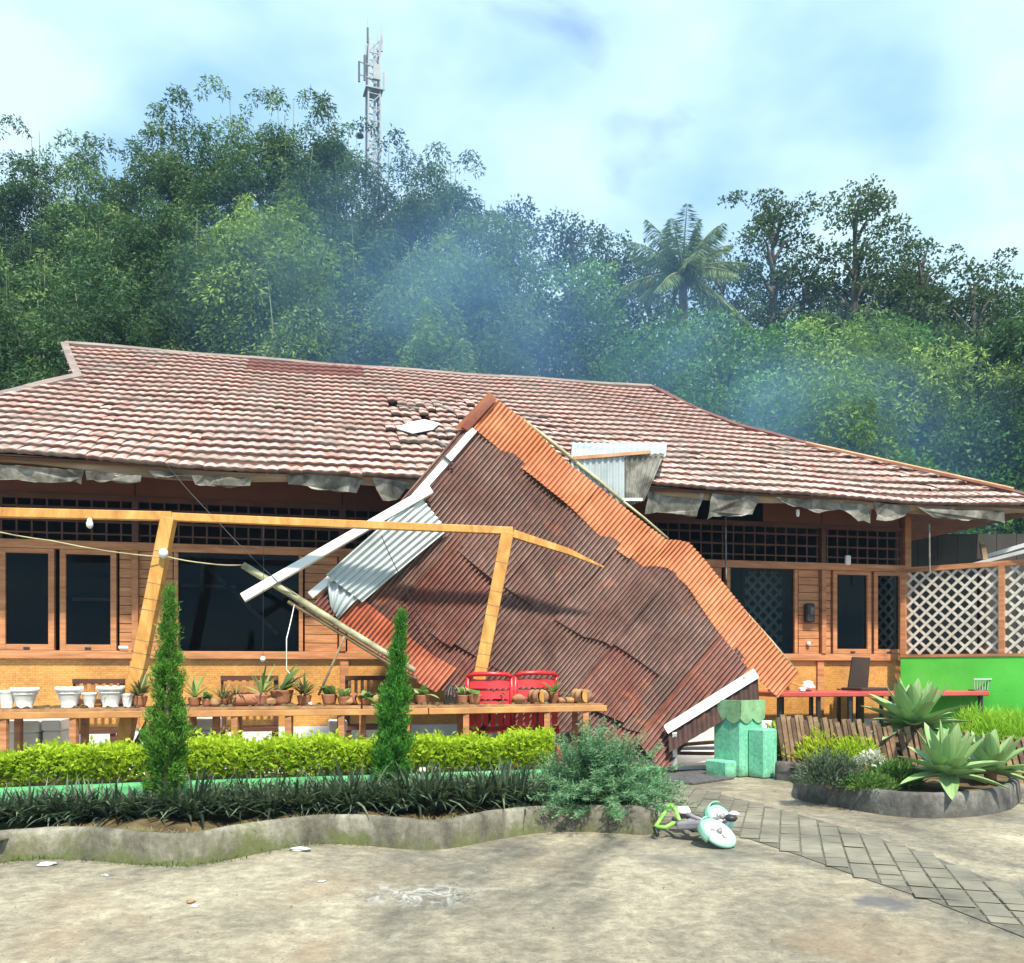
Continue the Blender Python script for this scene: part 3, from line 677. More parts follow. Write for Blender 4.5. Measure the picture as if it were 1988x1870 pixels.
def sheet(name, i0, i1, d0, d1, mat, off0, off1, amp=0.0115, jag=0.0, curl=0.0, nj=5, twist=0.0, seed=0):
    """a corrugated sheet from rib i0 to i1; d0, d1: start and end along the ribs (picture units, functions of i)"""
    n = max(8, int((i1 - i0) * RIBS * 6)); rs = random.Random(seed)
    mb = MB(); ph = rs.random() * 6
    def fn(a, b):
        i = i0 + (i1 - i0) * a
        A, B = d0(i), d1(i)
        L = A + (B - A) * b
        p = topL(i) + RD * L + Vector((twist * b, 0))
        o = off0 + (off1 - off0) * b + amp * corr(i) + curl * (b ** 3) + 0.012 * math.sin(3 * b + i * 9 + ph) + 0.016 * math.sin(i * 7.5 + 1.0) + 0.010 * math.sin(i * 17 + b * 2) * (0.4 + b) + 0.006 * math.sin(5 * b + i * 31 + ph)
        return AWN(p.x, p.y, o) - AO
    mb.grid(fn, n, nj)
    o = mb.obj(name, mat, awn, smooth=True)
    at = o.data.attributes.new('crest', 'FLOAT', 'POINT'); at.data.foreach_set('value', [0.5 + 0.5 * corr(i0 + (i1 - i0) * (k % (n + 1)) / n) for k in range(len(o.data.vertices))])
    return o
c_ = lambda x: (lambda i: x)
Z0 = 66.0
def frac(f): return lambda i: Z0 - 8 + (Lmax(i) - Z0 + 8) * f
# bottom rows first (each higher row laps over the one below)
cols = [0.0, 0.15, 0.31, 0.46, 0.61, 0.75, 0.895]
for k in range(len(cols) - 1):
    a, b = cols[k] , cols[k + 1] + 0.006
    j1, j2, j3 = (random.uniform(-.02, .02) for _ in range(3))
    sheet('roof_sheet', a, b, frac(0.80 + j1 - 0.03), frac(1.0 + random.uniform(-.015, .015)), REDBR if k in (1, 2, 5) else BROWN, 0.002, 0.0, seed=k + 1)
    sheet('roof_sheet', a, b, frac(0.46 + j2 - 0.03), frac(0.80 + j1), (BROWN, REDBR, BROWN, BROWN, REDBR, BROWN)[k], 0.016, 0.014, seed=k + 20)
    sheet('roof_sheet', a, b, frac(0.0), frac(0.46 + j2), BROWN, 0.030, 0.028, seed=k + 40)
oc = [0.0, 0.17, 0.335, 0.50, 0.64, 0.69, 0.84, 1.0]
for k in range(len(oc) - 1):
    w0 = random.uniform(-3, 3)
    sheet('top_band_sheet', oc[k], oc[k + 1] + 0.004, c_(0.0), (lambda i, w0=w0: Z0 + w0 + 4 * math.sin(i * 17)), ORANGE, 0.055, 0.044, nj=3, seed=k + 60, amp=0.012, curl=0.0)
# rusty lower-left strip, lifted sheet on the right
sheet('edge_sheet', 0.06, 0.36, frac(0.88), frac(1.02), RUSTO, 0.024, 0.02, seed=80)
sheet('edge_sheet', 0.0, 0.07, frac(0.90), frac(1.02), REDBR, 0.03, 0.03, seed=81)
sheet('lifted_sheet', 0.80, 0.898, c_(70), lambda i: 70 + 262, REDBR, 0.07, 0.12, seed=82, curl=0.05)
ln = MB().bar(AWN(*(topL(0.80) + RD * 72), 0.085) - AO, AWN(*(topL(0.80) + RD * 330), 0.16) - AO, 0.03, 0.012, up=AN); ln.obj('sheet_lip', RUSTO, awn)
ln = None if True else MB().bar(AWN(*(topL(0.635) + RD * 330), 0.04) - AO, AWN(*(topL(0.60) + RD * 250), 0.05) - AO, 0.035, 0.01, up=AN); ln and ln.obj('sheet_lip', M['fascia'], awn)
# flashing at the top left corner
for pts, mt_, of in (([(880, 836), (945, 770), (960, 782), (908, 842)], ORANGE, 0.07), ([(893, 834), (952, 776), (957, 787), (905, 842)], RUSTO, 0.085)):
    MB().prism([AWN(u, v, of + (0.05 if v < 800 else 0)) - AO for u, v in pts], -AN * 0.006).obj('flashing', mt_, awn)
MB().bar(AWN(912, 850, .03) - AO, AWN(760, 1030, .03) - AO, 0.05, 0.02, up=AN).obj('edge_flashing', RUSTO, awn)
# gutter down the left side, in three lengths with brackets
M['gutter'] = M['white_clean']
g = [(918, 838), (866, 898), (800, 972), (706, 1072), (600, 1160)]
for k in range(4):
    MB().bar(AWN(*g[k], 0.045) - AO, AWN(g[k + 1][0] + 2, g[k + 1][1] - 2, 0.045) - AO, 0.075, 0.06, up=AN).obj('gutter', M['gutter'], awn, bevel=0.006)
for k in (1, 2, 3):
    MB().bar(AWN(g[k][0] - 10, g[k][1] - 8, 0.09) - AO, AWN(g[k][0] + 12, g[k][1] + 10, 0.09) - AO, 0.02, 0.01, up=AN).obj('gutter_bracket', M['black_metal'], awn)
# purlins and rafters on the back
for f0 in (0.12, 0.45, 0.78):
    a, b = topL(0.01) + RD * frac(f0)(0.01), topL(0.88) + RD * frac(f0)(0.88)
    MB().bar(AWN(*a, -0.05) - AO, AWN(*b, -0.05) - AO, 0.05, 0.06, up=AN).obj('purlin', M['wood_dark'], awn)
for i in (0.04, 0.45, 0.86):
    a, b = topL(i) + RD * 5, topL(i) + RD * Lmax(i)
    MB().bar(AWN(*a, -0.11) - AO, AWN(*b, -0.11) - AO, 0.06, 0.06, up=AN).obj('rafter', M['wood_dark'], awn)
# pale laths along the top edge
for (u0, v0), (u1, v1), w_ in (((1016, 815), (1120, 897), 0.045), ((1114, 893), (1210, 973), 0.04), ((1206, 969), (1298, 1046), 0.03), ((1366, 1090), (1440, 1180), 0.03), ((1438, 1177), (1548, 1303), 0.032)):
    MB().tube([AWN(u0, v0, -0.02) - AO, AWN((u0 + u1) / 2 + 1, (v0 + v1) / 2 - 1, -0.02) - AO, AWN(u1, v1, -0.02) - AO], w_ / 2, 8).obj('edge_lath', M['bamboo_pole'], awn, smooth=True)
# the bottom corner post
MB().bar(AWN(1293, 1432, 0.02) - AO, Vector((AWN(1293, 1432).x + 0.0, AWN(1293, 1432).y - 0.02, FLOOR)) - AO, 0.085, 0.06).obj('corner_post', RUSTO, awn)

# ------------------------------------------------------------------ things lying on the canopy
def zinc(name, label, quad, off, mat, n=9, amp=0.014, bendz=0.0, parent=None):
    o = thing(name, label, 'metal sheet', AWN(*quad[3], off[3])); O = Vector(o.location)
    q = [AWN(*quad[k], off[k]) for k in range(4)]
    mb = MB()
    def fn(a, b):
        p = (q[0] * (1 - a) + q[1] * a) * (1 - b) + (q[3] * (1 - a) + q[2] * a) * b
        return p - O + AN * (amp * math.sin(2 * math.pi * n * a) + bendz * math.sin(math.pi * b))
    mb.grid(fn, n * 8, 8); mb.obj('corrugated_face', mat, o, smooth=True)
    return o
zinc('zinc_sheet', 'pale corrugated zinc sheet slid onto the brown canopy beside its gutter', [(808, 968), (866, 1034), (702, 1172), (632, 1122)], [0.17, 0.10, 0.09, 0.16], M['zinc'], 8, 0.012, 0.03)
zinc('torn_zinc_sheet', 'small torn zinc sheet crumpled under the larger pale sheet', [(634, 1128), (708, 1150), (655, 1204), (640, 1178)], [0.06, 0.07, 0.06, 0.07], M['zinc'], 4, 0.016, 0.03)
tag(MB().bar(AWN(474, 1168, 0.20), AWN(832, 960, 0.16), 0.085, 0.085, up=AN).obj('square_pipe', M['white_clean'], bevel=0.006), 'long white square pipe sticking out in front of the dark window', 'pipe')
pole = thing('old_gutter_pole', 'mossy grey bamboo pole pair along the lower left edge of the canopy', 'pole', AWN(800, 1310, .1))
O = Vector(pole.location)
def run(a, b, off, r, n=7, wob=4):
    return [AWN(a[0] + (b[0] - a[0]) * t + wob * math.sin(t * 7) * 0.3, a[1] + (b[1] - a[1]) * t, off) - O for t in [k / n for k in range(n + 1)]]
M['moss_pole'] = simple('mossy_bamboo', [(0.3, (0.16, 0.15, 0.085)), (0.5, (0.33, 0.32, 0.20)), (0.72, (0.52, 0.51, 0.36))], 6, 7, 0.75, bumps=(50, 0.4))
MB().tube(run((474, 1104), (800, 1305), 0.17, 0.03), [0.034, 0.036, 0.034, 0.035, 0.033, 0.034, 0.032, 0.03], 9).obj('upper_pole', M['moss_pole'], pole, smooth=True)
MB().tube(run((560, 1172), (806, 1322), 0.14, 0.02), 0.02, 8).obj('lower_pole', M['fascia'], pole, smooth=True)
# the strut and wires
strut = tag(MB().tube([PF(668, 1236, 8.55), PF(645, 1290, 8.55), PF(618, 1350, 8.5)], 0.012, 6).obj('broken_stick', M['fascia'], smooth=True), 'thin broken stick hanging from the mossy pole down to the shelf', 'stick')

# pale box beam by the doorway
bb = thing('fallen_roof_edge', 'pale fallen roof edge slanting up from the doormat to the red table', 'roof edge', P(1300, 1420, 9.05))
O = Vector(bb.location)
p0, p1 = P(1288, 1410, 9.05), P(1462, 1300, 9.15)
MB().prism([p0 - O, p1 - O, p1 + Vector((0.05, -0.02, -0.085)) - O, p0 + Vector((0.04, -0.02, -0.075)) - O], (0.01, 0.03, 0.012)).obj('white_flashing', M['white'], bb)
MB().grid(lambda a, b: (p0 * (1 - a) + p1 * a) + Vector((0.05, 0.02 - 0.05 * b + 0.010 * math.sin(a * 60), -0.07 - (0.20 + 0.04 * a) * b)) - O, 60, 3).obj('hanging_sheet', BROWN, bb, smooth=True)
MB().bar(P(1309, 1422, 9.06) - O, Vector((P(1310, 1480, 9.2).x, P(1310, 1480, 9.2).y, 0.06)) - O, 0.045, 0.045).obj('white_post', M['white_clean'], bb)
MB().bar(P(1456, 1318, 9.18) - O, Vector((P(1466, 1400, 9.3).x, P(1466, 1400, 9.3).y, 0.06)) - O, 0.03, 0.03).obj('prop', M['black_metal'], bb)

# ------------------------------------------------------------------ yellow timber frame
fr = thing('yellow_timber_frame', 'leaning yellow timber frame of two posts and a long beam, canopy torn off', 'timber frame', PF(600, 1500, 8.6))
O = Vector(fr.location)
YC = 8.60
MB().bar(PF(-60, 994, YC) - O, PF(334, 1003, YC) - O, 0.075, 0.08).obj('beam', M['yellow_wood'], fr, bevel=0.005)
MB().bar(PF(334, 1004, YC) - O, PF(994, 1031, YC) - O, 0.07, 0.072).obj('beam', M['yellow_wood'], fr, bevel=0.005)
MB().bar(PF(994, 1036, YC) - O, P(1100, 1070, 8.75) - O, 0.065, 0.075, w1=0.05, h1=0.06).obj('broken_beam', M['yellow_wood'], fr)
MB().bar(P(1098, 1069, 8.75) - O, P(1172, 1101, 8.9) - O, 0.05, 0.06, w1=0.008, h1=0.012).obj('broken_beam', M['yellow_wood'], fr)
def foot(u, v, Yc):
    w = PF(u, v, Yc); return Vector((w.x, w.y, FLOOR))
def post(ua, va, ub, vb):
    a, b = PF(ua, va, YC), PF(ub, vb, YC); k = (a.z - FLOOR) / (a.z - b.z); e = a + (b - a) * k
    MB().bar(a - O, e - O, 0.122, 0.10, up=(0, 1, 0)).obj('post', M['yellow_wood'], fr, bevel=0.006)
    return e
e1 = post(328, 1006, 262, 1335); e2 = post(985, 1034, 928, 1330)
for e in (e1, e2):
    MB().bar(e + Vector((0.30, 0.06, 0.62)) - O, e + Vector((-0.02, 0.06, 0.02)) - O, 0.05, 0.05).obj('brace', M['wood_dark'], fr)
# faint saw marks and straps on the lower post: thin nailed bands
for k in range(9):
    t = 0.22 + 0.085 * k + random.uniform(-.02, .02)
    if k in (1, 5): continue
    for (ua, va, ub, vb) in ((328, 1006, 262, 1335), (985, 1034, 928, 1330)):
        a, b = PF(ua, va, YC), PF(ub, vb, YC); p = a + (b - a) * t; d = (b - a).normalized()
        MB().bar(p - O, p + d * 0.006 - O, 0.125, 0.103, up=(0, 1, 0)).obj('groove', M['fascia'], fr)
bulb = tag(MB().lathe([(0.012, 0), (0.03, 0.012), (0.042, 0.04), (0.036, 0.07), (0.016, 0.085)], 14, PF(317, 1084, 8.5)).obj('bulb_socket', M['white_clean'], smooth=True), 'white round lamp socket fixed on the left yellow post', 'lamp')
tag(MB().lathe([(0.008, 0), (0.026, 0.015), (0.03, 0.04), (0.018, 0.08), (0.012, 0.09)], 12, PF(174, 1026, 8.55)).obj('light_bulb', M['white_clean'], smooth=True), 'small white bulb hanging under the yellow beam near the windows', 'lamp')
tag(MB().lathe([(0.004, 0), (0.02, 0.01), (0.026, 0.026), (0.02, 0.044), (0.004, 0.052)], 12, PF(510, 1285, 8.5)).obj('hanging_bulb', M['white_clean'], smooth=True), 'white bulb dangling in front of the woven wall below the big window', 'lamp')
def wire(name, label, pts, r=0.005, mat='bamboo_pole'):
    q = []
    for k in range(len(pts) - 1):
        for t in (0, .25, .5, .75): q.append(pts[k] * (1 - t) + pts[k + 1] * t + Vector((0, 0, -0.05 * math.sin(math.pi * t) * (pts[k] - pts[k + 1]).length * 0.4)))
    q.append(pts[-1]); tag(MB().tube(q, r, 5).obj(name, M[mat], smooth=True), label, 'wire')
wire('lamp_wire', 'thin sagging lamp wire strung from the left windows to the yellow post', [PF(-40, 1024, 8.5), PF(100, 1050, 8.5), PF(315, 1082, 8.5)], 0.006)
wire('lamp_wire', 'thin wire strung from the left yellow post to the tip of the mossy pole', [PF(320, 1080, 8.5), PF(400, 1094, 8.5), AWN(478, 1105, .2)], 0.006)
wire('stay_wire', 'dark stay wire running down from the left eaves past the long white pipe', [PF(318, 896, 9.25), PF(420, 1010, 9.0), PF(540, 1130, 8.8), AWN(640, 1200, .1)], 0.004, 'black_metal')
wire('dangling_wire', 'pale wire dangling from the mossy pole in front of the big window', [AWN(572, 1178, .15), PF(556, 1240, 8.5), PF(556, 1300, 8.5), PF(600, 1350, 8.45)], 0.005, 'white')
wire('dangling_wire', 'dark wire trailing down over the zinc sheet and brown canopy', [PF(740, 1040, 8.5), AWN(770, 1120, .2), AWN(800, 1180, .12), AWN(850, 1260, .1)], 0.004, 'black_metal')
wire('bulb_wire', 'hair-thin cord holding the dangling bulb below the big window', [PF(512, 1022, 8.52), PF(511, 1150, 8.5), PF(510, 1282, 8.5)], 0.002, 'black_metal')

# pieces lying on the roof
def on_roof(u, v, up=0.06): 
    p = rp(*roof_hit(u, v), up); return W(p.x, p.y, p.z)
o = thing('roof_zinc_patch', 'folded grey zinc sheet with a wooden lath standing at the eaves behind the canopy', 'metal sheet', on_roof(1245, 960, 0.03))
O = Vector(o.location)
def rfn(q, n, amp):
    def fn(a, b):
        p = (q[0] * (1 - a) + q[1] * a) * (1 - b) + (q[3] * (1 - a) + q[2] * a) * b
        return p + Vector((0, -1, 0.3)).normalized() * amp * math.sin(2 * math.pi * n * a) - O
    return fn
zp = lambda u, v: PF(u, v, 9.215)
MB().grid(rfn([zp(1108, 888), zp(1212, 882), zp(1212, 985), zp(1108, 985)], 9, 0.010), 72, 3).obj('left_face', M['zinc'], o, smooth=True)
MB().grid(rfn([zp(1213, 884), zp(1290, 880), zp(1250, 972), zp(1213, 985)], 7, 0.010), 56, 3).obj('right_face', M['grey_board'], o, smooth=True)
MB().grid(rfn([on_roof(1108, 872, .08), on_roof(1292, 872, .08), zp(1292, 886), zp(1108, 890)], 16, 0.012), 128, 3).obj('top_face', M['zinc'], o, smooth=True)
MB().bar(PF(1112, 890, 9.195) - O, PF(1262, 878, 9.195) - O, 0.03, 0.035).obj('lath', M['orange_board'], o)
MB().bar(PF(1205, 970, 9.19) - O, PF(1246, 970, 9.19) - O, 0.02, 0.03).obj('lath', M['white_clean'], o)
mb = MB(); ctr = on_roof(808, 842, 0.08)
tn = Vector((-ST * 0, 0, 0))
ring = [(770, 846), (790, 836), (822, 830), (852, 838), (840, 848), (800, 855)]
mb.prism([on_roof(u, v, 0.09) for u, v in ring], (0.0, -0.004, 0.012))
tag(mb.obj('white_scrap', M['white_clean']), 'flat white scrap lying on the roof tiles left of the canopy', 'scrap')
for k, (u0, v0, u1, v1) in enumerate([(845, 800, 880, 812), (770, 800, 812, 806), (846, 868, 868, 880)]):
    tag(MB().bar(on_roof(u0, v0, 0.08), on_roof(u1, v1, 0.08), 0.05, 0.02).obj('lath_scrap', M['grey_board']),
        ('grey lath scrap on the tiles just left of the canopy top', 'grey lath scrap on the tiles above the white scrap', 'dark short lath scrap on the tiles near the gutter')[k], 'scrap')

# ------------------------------------------------------------------ lattice wall on the right
G0, G1 = Vector((4.99, 11.22, 0)), Vector((6.55, 9.96, 0))
gd = (G1 - G0).normalized(); gn = Vector((gd.y, -gd.x, 0))
if gn.y > 0: gn = -gn
GA = math.atan2(gd.y, gd.x); GLEN = (G1 - G0).length
gw = thing('garden_wall', 'bright green half wall with white diagonal lattice between brown posts', 'wall', G0, GA)
M['green_wall'] = simple('green_wall_paint', [(0.25, (0.06, 0.40, 0.04)), (0.5, (0.09, 0.55, 0.06)), (0.78, (0.13, 0.64, 0.09))], 1.3, 6, 0.6, bumps=(60, 0.2))
MB().box(0, -0.05, 0, GLEN, 0.05, 1.255).obj('half_wall', M['green_wall'], gw)
MB().box(0, -0.06, 1.257, GLEN, 0.06, 1.292).obj('wall_cap', M['wood'], gw)
MB().box(0, -0.04, 2.34, GLEN, 0.04, 2.40).obj('top_rail', M['wood'], gw)
PX = [0.03, 1.14, 2.0]
for x in PX: MB().box(x - 0.03, -0.055, 1.294, x + 0.03, 0.04, 2.338).obj('post', M['wood_h'], gw)
def lattice(parent, x0, x1, z0, z1, step, w, mat, thick=0.012, y=0.0, nm='slat'):
    k = -(z1 - z0); 
    while k < (x1 - x0):
        for sgn in (1, -1):
            # line x = x0 + k + (z - z0)
            a = max(0.0, -k); b = min(z1 - z0, (x1 - x0) - k)
            if b - a > 0.03:
                if sgn == 1: p, q = Vector((x0 + k + a, y - thick * 0.55, z0 + a)), Vector((x0 + k + b, y - thick * 0.55, z0 + b))
                else: p, q = Vector((x1 - k - a, y + thick * 0.55, z0 + a)), Vector((x1 - k - b, y + thick * 0.55, z0 + b))
                MB().bar(p, q, w, thick, up=(0, 1, 0)).obj(nm, mat, parent)
        k += step
M['lattice'] = simple('cream_lattice', [(0.3, (0.46, 0.44, 0.38)), (0.7, (0.66, 0.64, 0.57))], 4, 5, 0.6, bumps=None)
lattice(gw, 0.062, 1.108, 1.294, 2.338, 0.148, 0.031, M['lattice'])
lattice(gw, 1.172, 1.968, 1.294, 2.338, 0.148, 0.031, M['lattice'])
# lattice screens seen behind the right windows
for k, (a, b, lab) in enumerate([(1455, 1540, 'white lattice screen dimly seen behind the right-hand large window'), (1690, 1760, 'white lattice screen dimly seen behind the window next to the green wall')]):
    t = thing('lattice_screen', lab, 'screen', W(su(a), 0.22, FLOOR), TH, 'lattice screens behind the right windows')
    w_ = su(b) - su(a)
    MB().box(0, -0.02, 0.0, 0.04, 0.02, 2.3).obj('frame', M['wood_dark'], t); MB().box(w_ - 0.04, -0.02, 0.0, w_, 0.02, 2.3).obj('frame', M['wood_dark'], t)
    lattice(t, 0.04, w_ - 0.04, 1.15, 2.3, 0.15, 0.036, M['white'])
# side shed roof beyond the lattice
sh = thing('side_shed_roof', 'low shed roof with pale edges above the lattice at the right', 'roof', P(1930, 1080, 10.6))
O = Vector(sh.location)
MB().bar(P(1890, 1096, 10.75) - O, P(2010, 1065, 10.2) - O, 0.04, 0.04).obj('edge_batten', M['white'], sh)
MB().bar(P(1917, 1080, 11.2) - O, P(2030, 1046, 10.8) - O, 0.05, 0.05).obj('edge_batten', M['white'], sh)
MB().prism([P(1915, 1088, 10.8) - O, P(2010, 1062, 10.3) - O, P(2060, 1050, 11.6) - O, P(1935, 1082, 12.0) - O], (0, 0, -0.01)).obj('zinc_cover', M['grey_board'], sh)
MB().bar(P(1905, 1052, 10.9) - O, P(1911, 1086, 10.9) - O, 0.06, 0.04).obj('stub_post', M['fascia'], sh)
MB().bar(P(1905, 1086, 11.5) - O, Vector((P(1905, 1086, 11.5).x, 11.5, 0)) - O, 0.08, 0.08).obj('post', M['wood_dark'], sh)
# dark plank backing, added to stand in for the shade under the eaves
cw = thing('dark_backing', 'dark plank backing added for the deep shade behind the lattice', 'wall', (5.6, 14.2, 0))
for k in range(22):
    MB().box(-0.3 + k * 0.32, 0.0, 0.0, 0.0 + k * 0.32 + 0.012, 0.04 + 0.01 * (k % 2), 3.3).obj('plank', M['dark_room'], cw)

# ------------------------------------------------------------------ furniture on the terrace
def bench(label, u0, u1, vt, yl=-0.22):
    a, b = FL(u0, vt, yl), FL(u1, vt, yl); w_ = b.x - a.x
    t = thing('wooden_bench', label, 'bench', W(a.x, yl, FLOOR), TH, 'wooden benches against the woven wall')
    h = a.z - FLOOR
    for z in (h - 0.05, h - 0.26): MB().box(0, 0, z, w_, 0.03, z + 0.05).obj('back_rail', M['wood_dark'], t)
    n = int(w_ / 0.075)
    for k in range(n): MB().box(0.03 + k * (w_ - 0.06) / n, 0.008, h - 0.21, 0.03 + k * (w_ - 0.06) / n + 0.035, 0.022, h - 0.05).obj('slat', M['wood'], t)
    MB().box(0, -0.42, 0.40, w_, 0.0, 0.44).obj('seat', M['wood_dark'], t)
    for x in (0.0, w_ - 0.05):
        MB().box(x, -0.40, 0, x + 0.05, -0.35, 0.40).obj('leg', M['wood_dark'], t); MB().box(x, 0.031, 0, x + 0.05, 0.075, h).obj('leg', M['wood_dark'], t)
# inside the dining room
def dtable(label, u, y, w_=0.8):
    s_ = su(u); t = thing('dining_table', label, 'table', W(s_, y, FLOOR + 0.012), TH, 'dining tables inside behind the windows')
    MB().cbox(-w_ / 2, -0.3, 0.70, w_ / 2, 0.3, 0.735, 0.008).obj('table_top', M['white'], t)
    MB().box(-w_ / 2 + .02, -0.305, 0.50, w_ / 2 - .02, -0.301, 0.70).obj('cloth_front', M['white'], t)
    for sx in (-1, 1):
        for sy in (-1, 1): MB().box(sx * (w_ / 2 - .08) - .025, sy * .24 - .025, 0, sx * (w_ / 2 - .08) + .025, sy * .24 + .025, 0.70).obj('leg', M['wood_dark'], t)
    return t
dtable('white-topped table seen through the leftmost window', 40, 0.9); dtable('white-topped table seen through the second window', 190, 1.5); dtable('white-topped table seen through the left half of the big window', 400, 1.2, 1.1); dtable('white-topped table seen through the right half of the big window', 540, 1.7, 1.0)
for lab, a, b, w_ in (('grey batten hanging upright behind the big window', (396, 1062), (392, 1158), .05), ('pinkish batten fallen level behind the big window', (352, 1136), (458, 1140), .035), ('grey batten fallen diagonally behind the big window', (374, 1074), (540, 1232), .04), ('pinkish batten fallen level behind the second window', (140, 1163), (222, 1164), .035)):
    y_ = 0.32 if 'pink' in lab else 0.26; p_, q_ = FL(*a, y_), FL(*b, y_)
    tag(MB().bar(W(*p_), W(*q_), w_, 0.025, up=(0, 1, 0)).obj('fallen_batten', M['grey_board'] if 'grey' in lab else M['wood_h']), lab, 'batten')
bench('brown slatted bench behind the white pots under the left windows', 140, 240, 1318)
bench('brown slatted bench below the big dark window', 428, 540, 1312)
bench('brown slatted bench half hidden by the canopy edge', 670, 790, 1312)
M['red_plastic'] = simple('red_plastic', [(0.3, (0.50, 0.012, 0.018)), (0.7, (0.68, 0.03, 0.035))], 3, 4, 0.32, 0.5, bumps=None)
def chair(label, u, vt, Yc, rot):
    p = PF(u, vt, Yc); t = thing('plastic_chair', label, 'chair', (p.x, p.y, FLOOR), rot, 'red plastic chairs behind the shelf')
    h = p.z - FLOOR; k = h / 0.88; w_ = 0.185 * k
    def arc(z, y0, ww): return [(-ww, y0 - 0.03, z - 0.03), (-ww * 0.75, y0, z - 0.004), (0, y0 + 0.035, z), (ww * 0.75, y0, z - 0.004), (ww, y0 - 0.03, z - 0.03)]
    MB().tube(arc(h, 0.18, w_), 0.022, 8).obj('back_rail', M['red_plastic'], t, smooth=True)
    for zz_ in (0.86, 0.76, 0.66): 
        mb = MB(); mb.grid(lambda a, b: ((a - 0.5) * 2 * w_ * 0.9, 0.205 - 0.10 * (2 * a - 1) ** 2 * 0.4 - 0.02 * b, h * (zz_ + 0.085 * b)), 10, 1); mb.obj('back_slat', M['red_plastic'], t, smooth=True)
    for s_ in (-1, 1): MB().tube([(s_ * w_, 0.15, h - 0.03), (s_ * w_ * 1.02, 0.13, h * 0.7), (s_ * w_ * 1.05, 0.10, h * 0.5)], [0.02, 0.024, 0.022], 8).obj('back_post', M['red_plastic'], t, smooth=True)
    for n_ in range(6): MB().bar(((n_ - 2.5) * w_ * 0.33, 0.18, h * 0.5), ((n_ - 2.5) * w_ * 0.33, 0.20, h * 0.68), 0.045, 0.012, up=(0, 1, 0)).obj('back_slat', M['red_plastic'], t)
    mb = MB(); mb.grid(lambda a, b: ((a - 0.5) * 2 * w_ * 1.05, -0.24 + 0.42 * b, h * 0.49 - 0.02 * math.sin(math.pi * a) - 0.02 * b), 8, 6); so = mb.obj('seat', M['red_plastic'], t, smooth=True)
    sm = so.modifiers.new('thick', 'SOLIDIFY'); sm.thickness = 0.02
    for sx in (-1, 1):
        for sy in (-1, 1):
            MB().tube([(sx * w_ * 0.98, -0.03 + sy * 0.19, h * 0.48), (sx * w_ * 1.12, -0.03 + sy * 0.25, 0.0)], [0.03, 0.02], 7).obj('leg', M['red_plastic'], t, smooth=True)
        MB().tube([(sx * w_ * 1.04, 0.12, h * 0.66), (sx * w_ * 1.15, -0.08, h * 0.70), (sx * w_ * 1.1, -0.22, h * 0.66), (sx * w_ * 1.05, -0.22, h * 0.49)], 0.018, 7).obj('armrest', M['red_plastic'], t, smooth=True)
    return t
chair('red plastic chair right next to the second yellow post', 950, 1308, 8.66, TH + 2.95)
chair('red plastic chair on the right, clear of the yellow post', 1030, 1306, 8.68, TH + 3.25)

# red table with clutter, chair and box
M['red_top'] = simple('red_table_top', [(0.3, (0.40, 0.05, 0.045)), (0.7, (0.55, 0.10, 0.09))], 2, 5, 0.3, 0.5, bumps=None)
tY = 9.45
ta, tb = PF(1482, 1345, tY), PF(1885, 1345, tY)
tw = (tb - ta).length; tz = 0.845
tbl = thing('red_table', 'long red-topped table with thin black legs by the green wall', 'table', (ta.x, ta.y, FLOOR), TH)
MB().cbox(0, -0.30, tz - FLOOR - 0.055, tw, 0.62, tz - FLOOR, 0.008).obj('table_top', M['red_top'], tbl)
for x in (0.06, 0.55, 0.95, 1.5, tw - 0.08):
    for y in (-0.24, 0.56): MB().box(x - 0.02, y - 0.02, 0, x + 0.02, y + 0.02, tz - FLOOR - 0.03).obj('leg', M['black_metal'], tbl)
def tp(u, y): 
    w = PF(u, 1345, tY); return Vector((w.x - y * ST, w.y + y * CT, tz + 0.001))
M['wood_scrap'] = simple('split_wood', [(0.3, (0.20, 0.10, 0.045)), (0.7, (0.45, 0.27, 0.13))], 8, 6, 0.8, bumps=(30, 0.4))
lab = ['brown wood block lying on the left end of the red table', 'pale splintered lath lying over the wood block on the red table']
tag(MB().bar(tp(1500, 0) + Vector((0, 0, .06)), tp(1535, .1) + Vector((0, 0, .06)), 0.16, 0.12, w1=0.10, h1=0.10).obj('wood_block', M['wood_scrap'], bevel=0.012), lab[0], 'wood')
tag(MB().bar(tp(1512, -.05) + Vector((0, 0, .15)), tp(1556, 0) + Vector((0, 0, .06)), 0.05, 0.03, w1=0.02).obj('splintered_lath', M['yellow_wood']), lab[1], 'wood')
def lump(name, label, cat, c, r, mat, sq=(1, 1, 0.8), seed=0, rough=0.15):
    rs = random.Random(seed); mb = MB(); ph = [rs.random() * 6 for _ in range(6)]
    mb.lathe([(max(0.02, math.sin(math.pi * k / 9)) * r * (1 + rough * math.sin(k * 1.7 + ph[0])), r * sq[2] * (1 - math.cos(math.pi * k / 9))) for k in range(10)], 14, (0, 0, 0),
             lambda a, i, m: 1 + rough * math.sin(2 * a + ph[1] + i * 0.4) + rough * 0.6 * math.sin(3 * a + ph[2] - i * 0.7))
    mb.v = [(x * sq[0], y * sq[1], z) for x, y, z in mb.v]
    o = mb.obj(name, mat, smooth=True, loc=c); return tag(o, label, cat)
lump('plastic_bag', 'crumpled white plastic bag on the red table', 'bag', tp(1568, 0.0), 0.09, M['white_clean'], (1, .8, .7), 3, 0.2)
lump('plastic_bag', 'small crumpled white wrapper hanging at the front edge of the red table', 'bag', tp(1545, -0.13), 0.045, M['white'], (1, .8, .6), 5, 0.25)
cp = PF(1668, 1350, 9.95)
dc = thing('dark_chair', 'dark brown chair back standing behind the red table', 'chair', (cp.x, cp.y, FLOOR), TH + 0.1)
